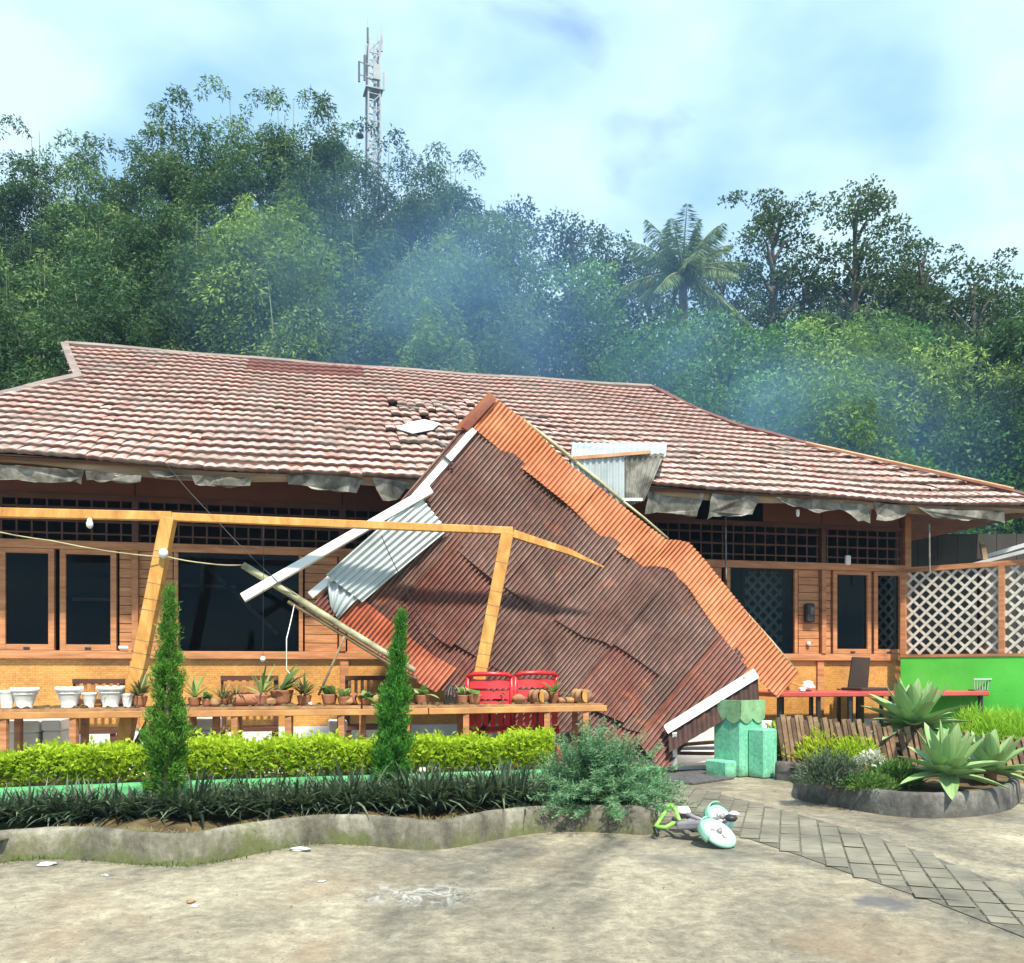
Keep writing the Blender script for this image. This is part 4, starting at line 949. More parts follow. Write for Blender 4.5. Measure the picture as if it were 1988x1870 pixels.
M['dark_plastic'] = simple('dark_brown_plastic', [(0.3, (0.03, 0.02, 0.016)), (0.7, (0.055, 0.036, 0.028))], 3, 4, 0.5, bumps=None)
MB().prism([(-0.17, 0.0, 0.80), (0.13, 0.0, 0.80), (0.17, 0.0, 1.19), (-0.10, 0.0, 1.20)], (0, 0.03, 0)).obj('backrest', M['dark_plastic'], dc, bevel=0.01)
MB().cbox(-0.27, -0.36, 0.78, 0.2, 0.02, 0.82).obj('seat', M['dark_plastic'], dc)
for x in (-0.15, 0.14):
    for y in (-0.22, 0.2): MB().bar((x, y, 0.78 if y < 0 else 0.8), (x, y, 0), 0.035, 0.035).obj('leg', M['dark_plastic'], dc)
bs = thing('wire_basket', 'grey wire basket at the right end of the red table', 'basket', tp(1893, -0.05))
for k in range(8): MB().bar((-0.11 + 0.03 * k, -0.12, 0.0), (-0.13 + 0.035 * k, -0.14, 0.14), 0.008, 0.008).obj('wire', M['zinc'], bs); 
MB().box(-0.12, -0.13, 0, 0.12, 0.10, 0.012).obj('bottom', M['grey_board'], bs); MB().box(-0.14, -0.15, 0.13, 0.15, -0.138, 0.15).obj('rim', M['zinc'], bs)
MB().box(-0.14, 0.09, 0.0, 0.15, 0.102, 0.15).obj('rear_side', M['grey_board'], bs)

# white boxes added in place of sunlit plinth under the shelf
def crate(label, u0, u1, v0, v1, Yc):
    a, b = PF(u0, v0, Yc), PF(u1, v1, Yc)
    t = thing('sunlit_plinth_box', label, 'box', (a.x, a.y, FLOOR), TH, 'white boxes added for sunlit plinth under the plant shelf')
    w_ = (b - a).length if False else (Vector((b.x, b.y)) - Vector((a.x, a.y))).length; h = a.z - FLOOR
    MB().cbox(0, 0, 0, w_, 0.34, h * 0.82, 0.012).obj('body', M['white'], t); MB().cbox(-0.01, -0.012, h * 0.82 + 0.002, w_ + 0.01, 0.352, h, 0.012).obj('lid', M['white_clean'], t)
crate('wide white box added for the sunlit plinth under the shelf at the far left', 12, 72, 1400, 1445, 8.75)
crate('narrow white box added for the sunlit plinth beside the wide one under the shelf', 82, 116, 1396, 1440, 8.8)
crate('white box added for the sunlit plinth under the shelf just right of the tall left cypress', 366, 421, 1396, 1440, 8.75)
crate('pale box added for the sunlit plinth under the shelf left of the short right cypress', 640, 672, 1400, 1440, 8.8)

# ------------------------------------------------------------------ plant shelf and pots
SY = 8.28
shelf = thing('plant_shelf', 'long low wooden plant shelf behind the lime hedge', 'shelf', PF(600, 1500, SY) * Vector((1, 1, 0)) if False else (0, 0, 0))
def sp(u, z, y=0.0, Yc=SY):
    w = PF(u, 1375, Yc); return Vector((w.x - y * ST, w.y + y * CT, z))
SZ = 0.745
mk = [(-60, 330), (334, 700), (704, 1172)]
for a, b in mk:
    for k, y in enumerate((0.0, 0.105, 0.21, 0.315)):
        MB().bar(sp(a, SZ + 0.012, y + 0.05), sp(b, SZ + 0.012 + random.uniform(-.004, .004), y + 0.05), 0.095, 0.024).obj('board', M['wood_scrap'], shelf)
M['rail'] = simple('shelf_rail_paint', [(0.3, (0.34, 0.15, 0.055)), (0.55, (0.52, 0.26, 0.09)), (0.75, (0.58, 0.38, 0.13))], 2.6, 6, 0.6, bumps=(40, 0.3))
for a, b in ((-60, 360), (362, 830), (832, 1176)):
    MB().bar(sp(a, SZ - 0.03, -0.012), sp(b, SZ - 0.03 + (0.012 if b > 1000 else 0), -0.012), 0.03, 0.055).obj('front_rail', M['rail'], shelf, bevel=0.004)
MB().bar(sp(-60, SZ - 0.03, 0.38), sp(1172, SZ - 0.03, 0.38), 0.03, 0.05).obj('rear_rail', M['wood'], shelf)
for u in (8, 143, 292, 363, 415, 456, 560, 663, 706, 790, 905, 1062, 1137, 1150):
    for y in ((0.01, 0.37) if u not in (415, 706, 1150) else (0.2,)):
        MB().bar(sp(u, SZ - 0.055, y), sp(u, 0.0 if y < .3 else FLOOR, y), 0.055, 0.05, up=(0, 1, 0)).obj('leg', M['wood_h'] if y < 0.3 else M['wood'], shelf)
mb = MB()
for k in range(260):          # spilled potting soil and dry leaves on the boards
    u = random.uniform(0, 1150); c = sp(u, SZ + 0.024, random.uniform(0.02, 0.34)); r_ = random.uniform(0.012, 0.035)
    mb.lathe([(r_, 0), (r_ * 0.8, r_ * 0.5), (r_ * 0.2, r_ * random.uniform(.6, .9))], 6, c)
o = mb.obj('spilled_soil', M['soil'], shelf); o['kind'] = 'stuff'
def on_shelf(u, y=0.17): return sp(u, SZ + 0.025, y)
M['terra'] = simple('terracotta', [(0.3, (0.26, 0.10, 0.05)), (0.7, (0.45, 0.20, 0.11))], 10, 5, 0.8, bumps=(40, 0.3))
M['pot_soil'] = M['soil']
def pot(name, label, u, r, h, mat, y=0.15, scallop=False, cat='pot', group=None, foot_=True):
    t = thing(name, label, cat, on_shelf(u, y), random.random() * 6, group)
    pr = [(r * 0.60, 0), (r * 0.62, h * 0.06), (r * 0.56, h * 0.12), (r * 0.74, h * 0.45), (r * 0.86, h * 0.72), (r * 0.93, h * 0.84), (r * 1.02, h * 0.90), (r * 1.0, h), (r * 0.90, h), (r * 0.86, h * 0.86)]
    w = (lambda a, i, m: 1 + (0.045 * abs(math.sin(a * 5)) if i >= 5 else 0.0)) if scallop else None
    mb = MB().lathe(pr, 30, (0, 0, 0), w)
    if scallop:
        mb.v = [(x, y_, z + (0.09 * h * abs(math.sin(math.atan2(y_, x) * 5)) if z > h * 0.97 else 0)) for x, y_, z in mb.v]
    mb.obj('body', mat, t, smooth=True)
    MB().lathe([(r * 0.85, h * 0.80), (r * 0.5, h * 0.84), (0.01, h * 0.85)], 16).obj('earth', M['pot_soil'], t, smooth=True)
    if scallop: MB().lathe([(r * 0.90, h * 0.70), (r * 0.93, h * 0.73), (r * 0.92, h * 0.77)], 24).obj('moulding', mat, t, smooth=True)
    return t
gW = 'white pots on the plant shelf'
M['pot_white'] = simple('white_pot', [(0.25, (0.52, 0.55, 0.53)), (0.5, (0.72, 0.74, 0.73)), (0.75, (0.80, 0.82, 0.81))], 5, 6, 0.45, bumps=(25, 0.2))
pot('scalloped_pot', 'white scalloped pot leftmost of the three large ones', 37, 0.108, 0.165, M['pot_white'], scallop=True, group=gW)
pot('scalloped_pot', 'white scalloped pot in the middle of the three large ones', 125, 0.108, 0.17, M['pot_white'], scallop=True, group=gW)
pot('scalloped_pot', 'white scalloped pot nearest the leaning yellow post', 207, 0.11, 0.175, M['pot_white'], scallop=True, group=gW)
pot('small_pot', 'small pale pot between two white scalloped pots', 165, 0.065, 0.13, M['pot_white'], group=gW)
pot('small_pot', 'small pale pot cut by the left edge of the picture', 2, 0.075, 0.155, M['pot_white'], group=gW)
pot('small_pot', 'small pale pot tucked right of the last scalloped pot', 240, 0.055, 0.12, M['pot_white'], group=gW)
def rebase(root, loc):
    loc = Vector(loc)
    for c in root.children: c.location = Vector(c.location) - loc
    root.location = Vector(root.location) + loc
rebase(shelf, sp(560, 0.0, 0.2))

# ------------------------------------------------------------------ blades, leaves, potted plants
def blade_quads(base, az, lean, L, w, droop, nseg=4, tip=0.15):
    """curved strap leaves; arrays of n -> quads"""
    n = len(base); t = np.linspace(0, 1, nseg + 1)[None, :, None]
    az = np.asarray(az)[:, None, None]; lean = np.asarray(lean)[:, None, None]; L = np.asarray(L)[:, None, None]; w = np.asarray(w)[:, None, None]; droop = np.asarray(droop)[:, None, None]
    r = L * (np.sin(lean) * t + 0.5 * droop * t ** 2); z = L * (np.cos(lean) * t - 0.75 * droop * t ** 2.3)
    ctr = np.concatenate([np.cos(az) * r, np.sin(az) * r, z], axis=2) + np.asarray(base)[:, None, :]
    sd_ = np.concatenate([-np.sin(az), np.cos(az), 0 * az], axis=2)
    wd = w * (np.sin(np.pi * (0.18 + 0.82 * t)) ** 0.7 * (1 - tip * t) + 0.02) * 0.5
    Lf, Rt = ctr + sd_ * wd, ctr - sd_ * wd
    q = np.stack([Lf[:, :-1], Rt[:, :-1], Rt[:, 1:], Lf[:, 1:]], axis=2)
    return q.reshape(-1, 3), nseg
def clump_mesh(name, n, spread, h, w, mat, lean=(0.1, 0.9), droop=(0.2, 0.7), hvar=0.35, nseg=4):
    a = RNG.uniform(0, 2 * np.pi, n); r = spread * np.sqrt(RNG.uniform(0, 1, n))
    base = np.stack([np.cos(a) * r, np.sin(a) * r, np.zeros(n)], 1)
    q, ns = blade_quads(base, a + RNG.normal(0, 0.5, n), RNG.uniform(*lean, n), h * RNG.uniform(1 - hvar, 1 + hvar * 0.3, n), w * RNG.uniform(0.7, 1.2, n), RNG.uniform(*droop, n), nseg)
    return fast_mesh(name, q, 4, mat, np.repeat(RNG.uniform(0, 1, n), ns))
LM = {}
LM['lime'] = leaf_mat('lime_leaf', (0.16, 0.24, 0.015), (0.36, 0.50, 0.025), (0.56, 0.68, 0.05), 0.4, objvar=0.05)
LM['mid'] = leaf_mat('mid_green_leaf', (0.03, 0.075, 0.015), (0.065, 0.15, 0.03), (0.13, 0.25, 0.06), 0.35, objvar=0.15)
LM['mondo'] = leaf_mat('dark_strap_leaf', (0.014, 0.022, 0.014), (0.048, 0.082, 0.048), (0.16, 0.22, 0.13), 0.2, 0.45, 0.15)
LM['blue'] = leaf_mat('blue_green_needle', (0.04, 0.115, 0.055), (0.105, 0.235, 0.115), (0.24, 0.40, 0.22), 0.3, objvar=0.05)
LM['cyp'] = leaf_mat('cypress_spray', (0.02, 0.075, 0.01), (0.06, 0.19, 0.022), (0.16, 0.38, 0.05), 0.3, objvar=0.06)
LM['orchid'] = leaf_mat('orchid_leaf', (0.06, 0.16, 0.03), (0.15, 0.30, 0.07), (0.42, 0.52, 0.25), 0.3, 0.4, 0.12)
LM['dry'] = leaf_mat('dry_leaf', (0.14, 0.10, 0.04), (0.26, 0.20, 0.09), (0.38, 0.33, 0.15), 0.3, 0.7, 0.2)
LM['silver'] = leaf_mat('silver_leaf', (0.25, 0.30, 0.22), (0.42, 0.48, 0.38), (0.6, 0.64, 0.55), 0.3, 0.7, 0.1)
LM['grass'] = leaf_mat('lime_grass', (0.10, 0.26, 0.02), (0.22, 0.46, 0.035), (0.42, 0.66, 0.07), 0.4, objvar=0.05)

def potted(label, u, kind, y=0.16, s=1.0, cat='potted plant'):
    t = thing('potted_plant', label, cat, on_shelf(u, y), random.random() * 6, 'plants and husks on the plant shelf')
    r, h = 0.055 * s, 0.075 * s
    if kind != 'husk':
        MB().lathe([(r * 0.7, 0), (r * 0.8, h * 0.3), (r, h * 0.9), (r * 1.04, h), (r * 0.85, h), (r * .8, h * .9)], 12).obj('pot', M['terra'] if kind != 'black' else M['black_metal'], t, smooth=True)
    n = {'orchid': 9, 'broad': 7, 'wild': 46, 'sprig': 6, 'black': 8, 'husk': 8}[kind]
    L = {'orchid': 0.17, 'broad': 0.13, 'wild': 0.19, 'sprig': 0.20, 'black': 0.16, 'husk': 0.1}[kind] * s
    w = {'orchid': 0.045, 'broad': 0.075, 'wild': 0.018, 'sprig': 0.03, 'black': 0.035, 'husk': 0.03}[kind] * s
    az = RNG.uniform(0, 6.28, n)
    q, ns = blade_quads(np.tile([0, 0, h * 0.9], (n, 1)), az, RNG.uniform(0.2, 1.15, n), L * RNG.uniform(0.7, 1.2, n), w * RNG.uniform(.8, 1.2, n), RNG.uniform(0.1, 0.8, n), 5)
    link('leaves', fast_mesh('leaves', q, 4, LM['dry'] if kind == 'wild' else LM['orchid'], np.repeat(RNG.uniform(0, 1, n), ns)), t)
    if kind in ('sprig', 'wild'):
        n = 9; az = RNG.uniform(0, 6.28, n)
        q, ns = blade_quads(np.tile([0, 0, h * 0.9], (n, 1)), az, RNG.uniform(0.1, 0.9, n), L * RNG.uniform(0.8, 1.5, n), w * RNG.uniform(.5, .8, n), RNG.uniform(0.1, 0.6, n), 5)
        link('shoots', fast_mesh('shoots', q, 4, LM['orchid'], np.repeat(RNG.uniform(0, 1, n), ns)), t)
    return t
def log_(label, u, L, r, mat='wood_scrap', yaw=0.3, y=0.16, tilt=0.0):
    t = thing('log_planter', label, 'log', on_shelf(u, y), TH + yaw, 'plants and husks on the plant shelf')
    n = 8; pts = [(-L / 2 + L * k / n, 0.006 * math.sin(k * 2), r + tilt * k / n) for k in range(n + 1)]
    MB().tube(pts, [r * (1 + 0.08 * math.sin(k * 1.9)) for k in range(n + 1)], 12).obj('bark', M[mat], t, smooth=True)
    MB().tube([(L / 2 + 0.001, 0, r + tilt), (L / 2 + 0.006, 0, r + tilt)], r * 0.86, 12).obj('cut_face', M['yellow_wood'], t)
    return t
PL = [('bushy dry potted plant at the foot of the left yellow post', 262, 'wild', 1.3), ('leafy potted plant just right of the tall left cypress', 372, 'sprig', 1.1),
      ('pale green potted seedling next to the tall left cypress', 398, 'broad', 0.95), ('dry twiggy plant left of the red clay log', 428, 'wild', 0.9),
      ('tall sprig leaning above the clay log', 505, 'sprig', 1.35), ('strap-leaved orchid, tallest plant on the shelf', 545, 'orchid', 1.9), ('drooping dry plant right of the tall orchid', 590, 'wild', 1.25),
      ('pale broad-leaved plant left of the right cypress', 640, 'broad', 1.35), ('yellow-green broad-leaved plant nearest the right cypress', 668, 'broad', 1.1), ('small pale sprout just left of the right cypress', 712, 'broad', 0.9),
      ('broad-leaved plant just right of the right cypress', 825, 'broad', 1.2), ('leafy light green plant left of the second yellow post', 905, 'orchid', 1.15), ('pale orchid touching the second yellow post', 928, 'broad', 1.2), ('short plant between the two red chairs', 975, 'black', 0.8),
      ('dark-leaved orchid right of the red chairs', 1085, 'orchid', 1.25), ('small dry sprout near the white scalloped pots', 30, 'sprig', 0.6), ('wilted fern-like plant before the woven wall', 455, 'wild', 0.8)]
for lab, u, k, s_ in PL: potted(lab, u, k, random.uniform(0.10, 0.24), s_)
log_('reddish clay log lying below the big window', 480, 0.30, 0.062, 'terra', 0.1)
log_('cut log piece with a pale round face right of the red chairs', 1050, 0.14, 0.068, 'wood_scrap', -0.9)
log_('pale cut log at the right end of the shelf', 1135, 0.15, 0.07, 'wood_scrap', -1.0)
log_('short husk log standing among the pots left of the cypress', 690, 0.12, 0.055, 'terra', -0.8)
log_('flat bark slab lying right of the dark orchid', 1108, 0.16, 0.03, 'wood_scrap', 0.2)
for lab, u, r_, sd_ in (('brown coconut husk beside the tall left cypress', 415, 0.05, 11), ('brown husk in front of the tall orchid', 525, 0.048, 12), ('pale round husk under the broad-leaved plant', 676, 0.05, 13), ('pale round husk nearest the right cypress', 736, 0.062, 14), ('greyish husk pot below the red chair', 1012, 0.06, 15), ('tiny white shell on the shelf below the drooping plant', 602, 0.022, 16)):
    o = lump('husk', lab, 'husk', on_shelf(u, 0.12), r_, M['white'] if sd_ == 16 else M['wood_scrap'], (1, 1, .8), sd_, 0.1); o['group'] = 'plants and husks on the plant shelf'
# dark owl-shaped wire jar
t = thing('wire_jar', 'dark open-work metal lantern standing among the shelf plants', 'lantern', on_shelf(878, 0.12))
for k in range(10):
    a = k * 0.628; MB().tube([(0.055 * math.cos(a), 0.055 * math.sin(a), 0), (0.062 * math.cos(a), 0.062 * math.sin(a), 0.09), (0.02 * math.cos(a), 0.02 * math.sin(a), 0.165)], 0.006, 5).obj('rib', M['black_metal'], t)
MB().lathe([(0.06, 0), (0.06, 0.012), (0.02, 0.014)], 14).obj('base', M['black_metal'], t); MB().lathe([(0.03, 0.155), (0.022, 0.178), (0.004, 0.185)], 12).obj('cap', M['black_metal'], t)

# ------------------------------------------------------------------ left bed: kerb, soil, low wall
KB = [(-70, 1690), (0, 1676), (52, 1669), (104, 1667), (180, 1671), (260, 1678), (330, 1681), (390, 1678), (440, 1670), (517, 1654), (570, 1644), (622, 1638), (700, 1641), (778, 1648), (830, 1650), (882, 1646), (940, 1635), (983, 1627), (1050, 1617), (1130, 1615), (1200, 1618), (1243, 1621), (1262, 1620)]
pts = [PG(u, v) for u, v in KB]
pts = pts + [Vector((pts[-1].x + 0.07, pts[-1].y + 0.10, 0)), Vector((pts[-1].x + 0.10, pts[-1].y + 0.35, 0)), Vector((pts[-1].x + 0.12, pts[-1].y + 1.15, 0))]
pts.insert(0, Vector((pts[0].x - 1.2, pts[0].y - 0.2, 0)))
def smooth_path(p, n=5):
    q = []
    for i in range(len(p) - 1):
        p0, p1, p2, p3 = p[max(i - 1, 0)], p[i], p[i + 1], p[min(i + 2, len(p) - 1)]
        for k in range(n):
            t = k / n
            q.append(0.5 * ((2 * p1) + (-p0 + p2) * t + (2 * p0 - 5 * p1 + 4 * p2 - p3) * t * t + (-p0 + 3 * p1 - 3 * p2 + p3) * t ** 3))
    q.append(p[-1]); return q
def kerb_mesh(path, h, th, batter=0.015, hfun=None, bump_=0.006, z0=0.0):
    mb = MB(); n = len(path); prof = [(0, z0), (batter * .6, h * 0.5), (batter, h - 0.022), (batter + 0.016, h - 0.003), (th * .5, h + 0.002), (th - 0.016, h - 0.003), (th, h - 0.022), (th, z0)]
    vs = []
    for i, p in enumerate(path):
        d = (path[min(i + 1, n - 1)] - path[max(i - 1, 0)]); d.z = 0; d.normalize(); nn = Vector((-d.y, d.x, 0))
        dh = (hfun(i / n) if hfun else 0)
        for k, (a, b) in enumerate(prof):
            j = 0.4 * bump_ * math.sin(i * 1.7 + k * 2.1) * math.sin(i * 0.61 + k)
            vs.append(p + nn * (a + j) + Vector((0, 0, b + (dh + j * 0.6 if 0 < k < 7 else 0))))
    m = len(prof); fs = []
    for i in range(n - 1):
        for k in range(m - 1): a = i * m + k; fs.append((a, a + m, a + m + 1, a + 1))
    fs.append(tuple(range(m))); fs.append(tuple(range((n - 1) * m + m - 1, (n - 1) * m - 1, -1)))
    return mb.add(vs, fs)
kp = smooth_path(pts)
tag(kerb_mesh(kp, 0.178, 0.095, hfun=lambda t: 0.006 * math.sin(t * 40)).obj('garden_kerb', M['kerb'], smooth=True), 'wavy low concrete kerb wall edging the left flower bed', 'kerb')
# soil behind the kerb
wl = [(-70, 1535), (0, 1531), (260, 1521), (517, 1512), (726, 1506), (960, 1498), (1285, 1489)]
wpts = [PG(u, v, 0.30) * Vector((1, 1, 0)) for u, v in wl]; wpts.insert(0, Vector((wpts[0].x - 1.6, wpts[0].y - .5, 0)))
inner = [Vector((p.x, p.y + 0.06, 0)) for p in kp if True]
mb = MB()
def wy(x):
    for a, b in zip(wpts, wpts[1:]):
        if a.x <= x <= b.x: return a.y + (b.y - a.y) * (x - a.x) / (b.x - a.x)
    return wpts[-1].y if x > wpts[-1].x else wpts[0].y
iv = [p for k, p in enumerate(inner[:-12])]
vs = []
for p in iv:
    for j in range(7):
        t = j / 6; y = p.y + (wy(p.x) + 0.55 - p.y) * t
        vs.append((p.x, y, 0.13 + 0.03 * math.sin(p.x * 5 + t * 4) * math.sin(t * 3.1) + 0.012 * math.sin(p.x * 23 + j * 5)))
fs = [(i * 7 + j, (i + 1) * 7 + j, (i + 1) * 7 + j + 1, i * 7 + j + 1) for i in range(len(iv) - 1) for j in range(6)]
o = mb.add(vs, fs).obj('flower_bed_soil', M['soil'], smooth=True); struct(o)
M['green_kerb'] = simple('green_painted_kerb', [(0.28, (0.035, 0.16, 0.06)), (0.5, (0.075, 0.33, 0.12)), (0.75, (0.16, 0.45, 0.22))], 2.6, 7, 0.7, bumps=(30, 0.4))
tag(kerb_mesh(smooth_path(wpts, 4), 0.30, 0.09, 0.006, z0=0.05).obj('green_low_wall', M['green_kerb'], smooth=True), 'low green painted wall between the lime hedge and dark grasses', 'wall')
mb = MB(); vs = []
for p in smooth_path(wpts, 4):
    for j in range(4): vs.append((p.x - 0.02 * j, p.y + 0.07 + 0.25 * j, 0.255 + 0.01 * math.sin(p.x * 9 + j)))
n_ = len(vs) // 4; fs = [(i * 4 + j, (i + 1) * 4 + j, (i + 1) * 4 + j + 1, i * 4 + j + 1) for i in range(n_ - 1) for j in range(3)]
struct(mb.add(vs, fs).obj('hedge_soil', M['soil'], smooth=True))

# hedge
def hedge():
    t = thing('lime_hedge', 'low clipped lime green hedge behind the green wall', 'hedge', (wpts[3].x, wpts[3].y + 0.3, 0.25)); O = Vector(t.location)
    x0, x1 = PG(-60, 1530, .3).x, PG(1075, 1496, .3).x
    n = 30000
    x = RNG.uniform(x0, x1, n); f = RNG.uniform(0, 1, n)
    yb = np.array([wy(a) for a in x]); 
    hz = 0.52 + 0.018 * np.sin(x * 7.3) + 0.014 * np.sin(x * 17 + 1) + 0.02 * np.sin(x * 2.1) + np.where(RNG.uniform(0, 1, n) < 0.05, RNG.uniform(0, 0.07, n), 0) + 0.03 * (x - x0) / (x1 - x0)
    z = np.where(f < 0.45, hz - np.abs(RNG.normal(0, 0.035, n)), 0.30 + (hz - 0.30) * RNG.uniform(0, 1, n) ** 0.8)
    y = yb + 0.12 + np.where(f < 0.45, RNG.uniform(0.0, 0.42, n), np.where(RNG.uniform(0, 1, n) < .5, np.abs(RNG.normal(0, 0.06, n)), RNG.uniform(0, .4, n)))
    y = y - 0.05 * np.sin((z - 0.3) / 0.22 * 3.0) * (RNG.uniform(0, 1, n))
    pos = np.stack([x, y, z], 1) - np.array(O)
    d = np.stack([RNG.normal(0, 1, n), RNG.normal(-0.35, 0.8, n), RNG.normal(0.75, 0.6, n)], 1)
    rnd = np.clip((z - 0.34) / 0.18, 0, 1) * 0.6 + RNG.uniform(0, 0.4, n)        # lime on top, the hedge's lower shadow painted into the leaves below
    link('foliage', fast_mesh('foliage', leaves(pos, d, RNG.uniform(0.03, 0.06, n), RNG.uniform(0.016, 0.028, n), 0.2), 4, LM['lime'], rnd), t)
    st = MB()
    for k in range(46):
        a = x0 + (x1 - x0) * (k + random.random()) / 46; b = wy(a) + 0.2
        st.tube([Vector((a, b, 0.24)) - O, Vector((a + random.uniform(-.05, .05), b - 0.03, 0.36)) - O, Vector((a + random.uniform(-.08, .08), b - random.uniform(0, .06), 0.46)) - O], [0.008, 0.006, 0.004], 5)
    o = st.obj('stems', M['fascia'], t); o['kind'] = 'stuff'
hedge()

# cypresses
def cypress(label, base, H, R, lean, seed, skirt=0.0):
    t = thing('cypress', label, 'tree', base, 0, 'narrow cypresses in the flower bed')
    rg = np.random.default_rng(seed)
    MB().tube([(0, 0, -0.02), (lean * .3, 0, H * .4), (lean, 0, H * 0.96)], [0.028, 0.018, 0.004], 8).obj('trunk', M['fascia'], t, smooth=True)
    nb = 230; V = []; RN = []
    for k in range(nb):
        f = (k + rg.random()) / nb; zb = H * (0.02 + 0.96 * f ** 0.9)
        prof = min(1.0, 0.50 + 1.6 * f) * (1 - f) ** 1.15 * (1 + 0.22 * math.sin(f * 21 + seed) + 0.12 * math.sin(f * 43))
        Lb = (R * prof * rg.uniform(0.75, 1.25) + 0.028 * (1 - f) + 0.006); az = rg.uniform(0, 6.283); up = rg.uniform(0.9, 1.35) if f > .1 else .5
        n = int(44 + 110 * prof); s = np.sqrt(rg.uniform(0.05, 1, n))
        dirv = np.array([math.cos(az) * math.cos(up), math.sin(az) * math.cos(up), math.sin(up)])
        out = np.array([math.cos(az), math.sin(az), 0])
        p = np.array([lean * f, 0, zb])[None] + out[None] * (Lb * s * 0.95)[:, None] + np.array([0, 0, 1])[None] * (Lb * 0.9 * s ** 1.6)[:, None] + rg.normal(0, 0.016, (n, 3))
        d = dirv[None] * 0.9 + rg.normal(0, 0.5, (n, 3))
        V.append(leaves(p, d, rg.uniform(0.03, 0.055, n) * (1 - .35 * f), rg.uniform(0.006, 0.011, n) * (1 - .3 * f))); RN.append(np.clip(0.25 + 0.55 * s * rg.uniform(.4, 1.2, n), 0, 1))
    link('crown', fast_mesh('crown', np.concatenate(V), 4, LM['cyp'], np.concatenate(RN)), t)
c1 = PG(322, 1578, 0.14); cypress('taller narrow cypress in front of the left yellow post', c1, P(330, 1135, c1.y).z - 0.14, 0.15, 0.03, 3)
c2 = PG(757, 1556, 0.14); cypress('shorter narrow cypress at the middle of the bed', c2, P(775, 1183, c2.y).z - 0.14, 0.135, 0.085, 5)

# feathery blue-green shrub
def feather_shrub(label, base, R, H, nf, mat, seed, w=0.006):
    t = thing('feathery_shrub', label, 'shrub', base); rg = np.random.default_rng(seed); V = []; RN = []
    for k in range(nf):
        az = rg.uniform(0, 6.283); el = rg.uniform(0.1, 1.45); L = R * rg.uniform(0.65, 1.12) * (0.82 + 0.25 * math.sin(el))
        out = np.array([math.cos(az), math.sin(az), 0]); n = 70; s = np.linspace(0.15, 1, n)
        r = L * s * math.cos(el); z = H * 1.25 * s * math.sin(el) * (L / R) - 0.22 * L * s ** 2.2 * math.cos(el)
        p = out[None] * r[:, None] + np.array([0, 0, 1])[None] * np.maximum(z, 0.01)[:, None] + rg.normal(0, 0.008, (n, 3))
        tan = np.gradient(p, axis=0); side = np.array([-math.sin(az), math.cos(az), 0.15])
        for sg in (1, -1):
            d = norm(tan) * 0.75 + side[None] * sg * 0.7 + rg.normal(0, 0.2, (n, 3))
            V.append(leaves(p, d, 0.075 * (1.15 - s) ** 0.5 * rg.uniform(.7, 1.2, n), np.full(n, w))); RN.append(np.clip(0.15 + 0.6 * s + rg.normal(0, .15, n), 0, 1))
    link('plumes', fast_mesh('plumes', np.concatenate(V), 4, mat, np.concatenate(RN)), t)
    st = MB()
    for k in range(9): a = k * 0.7; st.tube([(0, 0, 0), (0.08 * math.cos(a), 0.08 * math.sin(a), 0.15), (0.2 * math.cos(a), 0.2 * math.sin(a), 0.28)], [0.012, .008, .004], 5)
    st.obj('stems', M['fascia'], t)
    return t
feather_shrub('feathery blue-green shrub at the right end of the flower bed', PG(1165, 1560, 0.14), 0.74, 0.43, 300, LM['blue'], 4, 0.0085)

# dark strap-leaved grass clumps
mond = [clump_mesh('grass_blades', 130, 0.085, 0.30, 0.016, LM['mondo'], (0.05, 1.0), (0.1, 0.9)) for _ in range(4)]
spots = []
for k in range(27):
    u = -20 + k * 39.5; v0_ = 1588 - 34 * (k / 26) - (3 if k % 2 else 0)
    spots.append((u + random.uniform(-7, 7), v0_ + 9))
names = ['at the far left edge of the bed', 'second from the left edge of the bed']
for k, (u, v) in enumerate(spots):
    if 296 < u < 345: u += 34
    if u < 300: lab = 'dark purplish grass clump, number %s from the left edge, left of the tall cypress' % ('one two three four five six seven eight nine'.split()[k])
    elif u < 730: lab = 'dark green grass clump, %s between the two cypresses counting from the left' % ('first second third fourth fifth sixth seventh eighth ninth tenth eleventh twelfth'.split()[k - 8])
    else: lab = 'dark green grass clump, %s from the shorter cypress toward the blue shrub' % ('first second third fourth fifth sixth seventh eighth ninth tenth'.split()[max(0, k - 19)])
    o = link('grass_clump', mond[k % 4], None, loc=PG(u, v, 0.135)); o.rotation_euler = (0, 0, random.random() * 6); s_ = random.uniform(0.85, 1.15) * (0.95 + 0.012 * k); o.scale = (s_ * 1.1, s_ * 1.1, s_)
    tag(o, lab, 'grass', 'dark grass clumps along the flower bed')
# a second, fuller row behind on the right half reads as one band
o = link('grass_band', None) if False else None
V = []; RN = []
for k in range(44):
    u = 420 + k * 15.5; p = PG(u, 1556 - 17 * (k / 44), 0.135); n = 46
    a = RNG.uniform(0, 6.28, n); r = 0.07 * np.sqrt(RNG.uniform(0, 1, n)); base = np.stack([np.cos(a) * r + p.x, np.sin(a) * r + p.y, np.full(n, 0.135)], 1)
    q, ns = blade_quads(base, a, RNG.uniform(.05, .9, n), 0.28 * RNG.uniform(.7, 1.1, n), 0.015 * RNG.uniform(.7, 1.2, n), RNG.uniform(.1, .8, n), 4); V.append(q); RN.append(np.repeat(RNG.uniform(0, 1, n), ns))
o = link('grass_band', fast_mesh('grass_band', np.concatenate(V), 4, LM['mondo'], np.concatenate(RN))); tag(o, 'dense band of dark strap grass behind the front clumps', 'grass', kind='stuff')
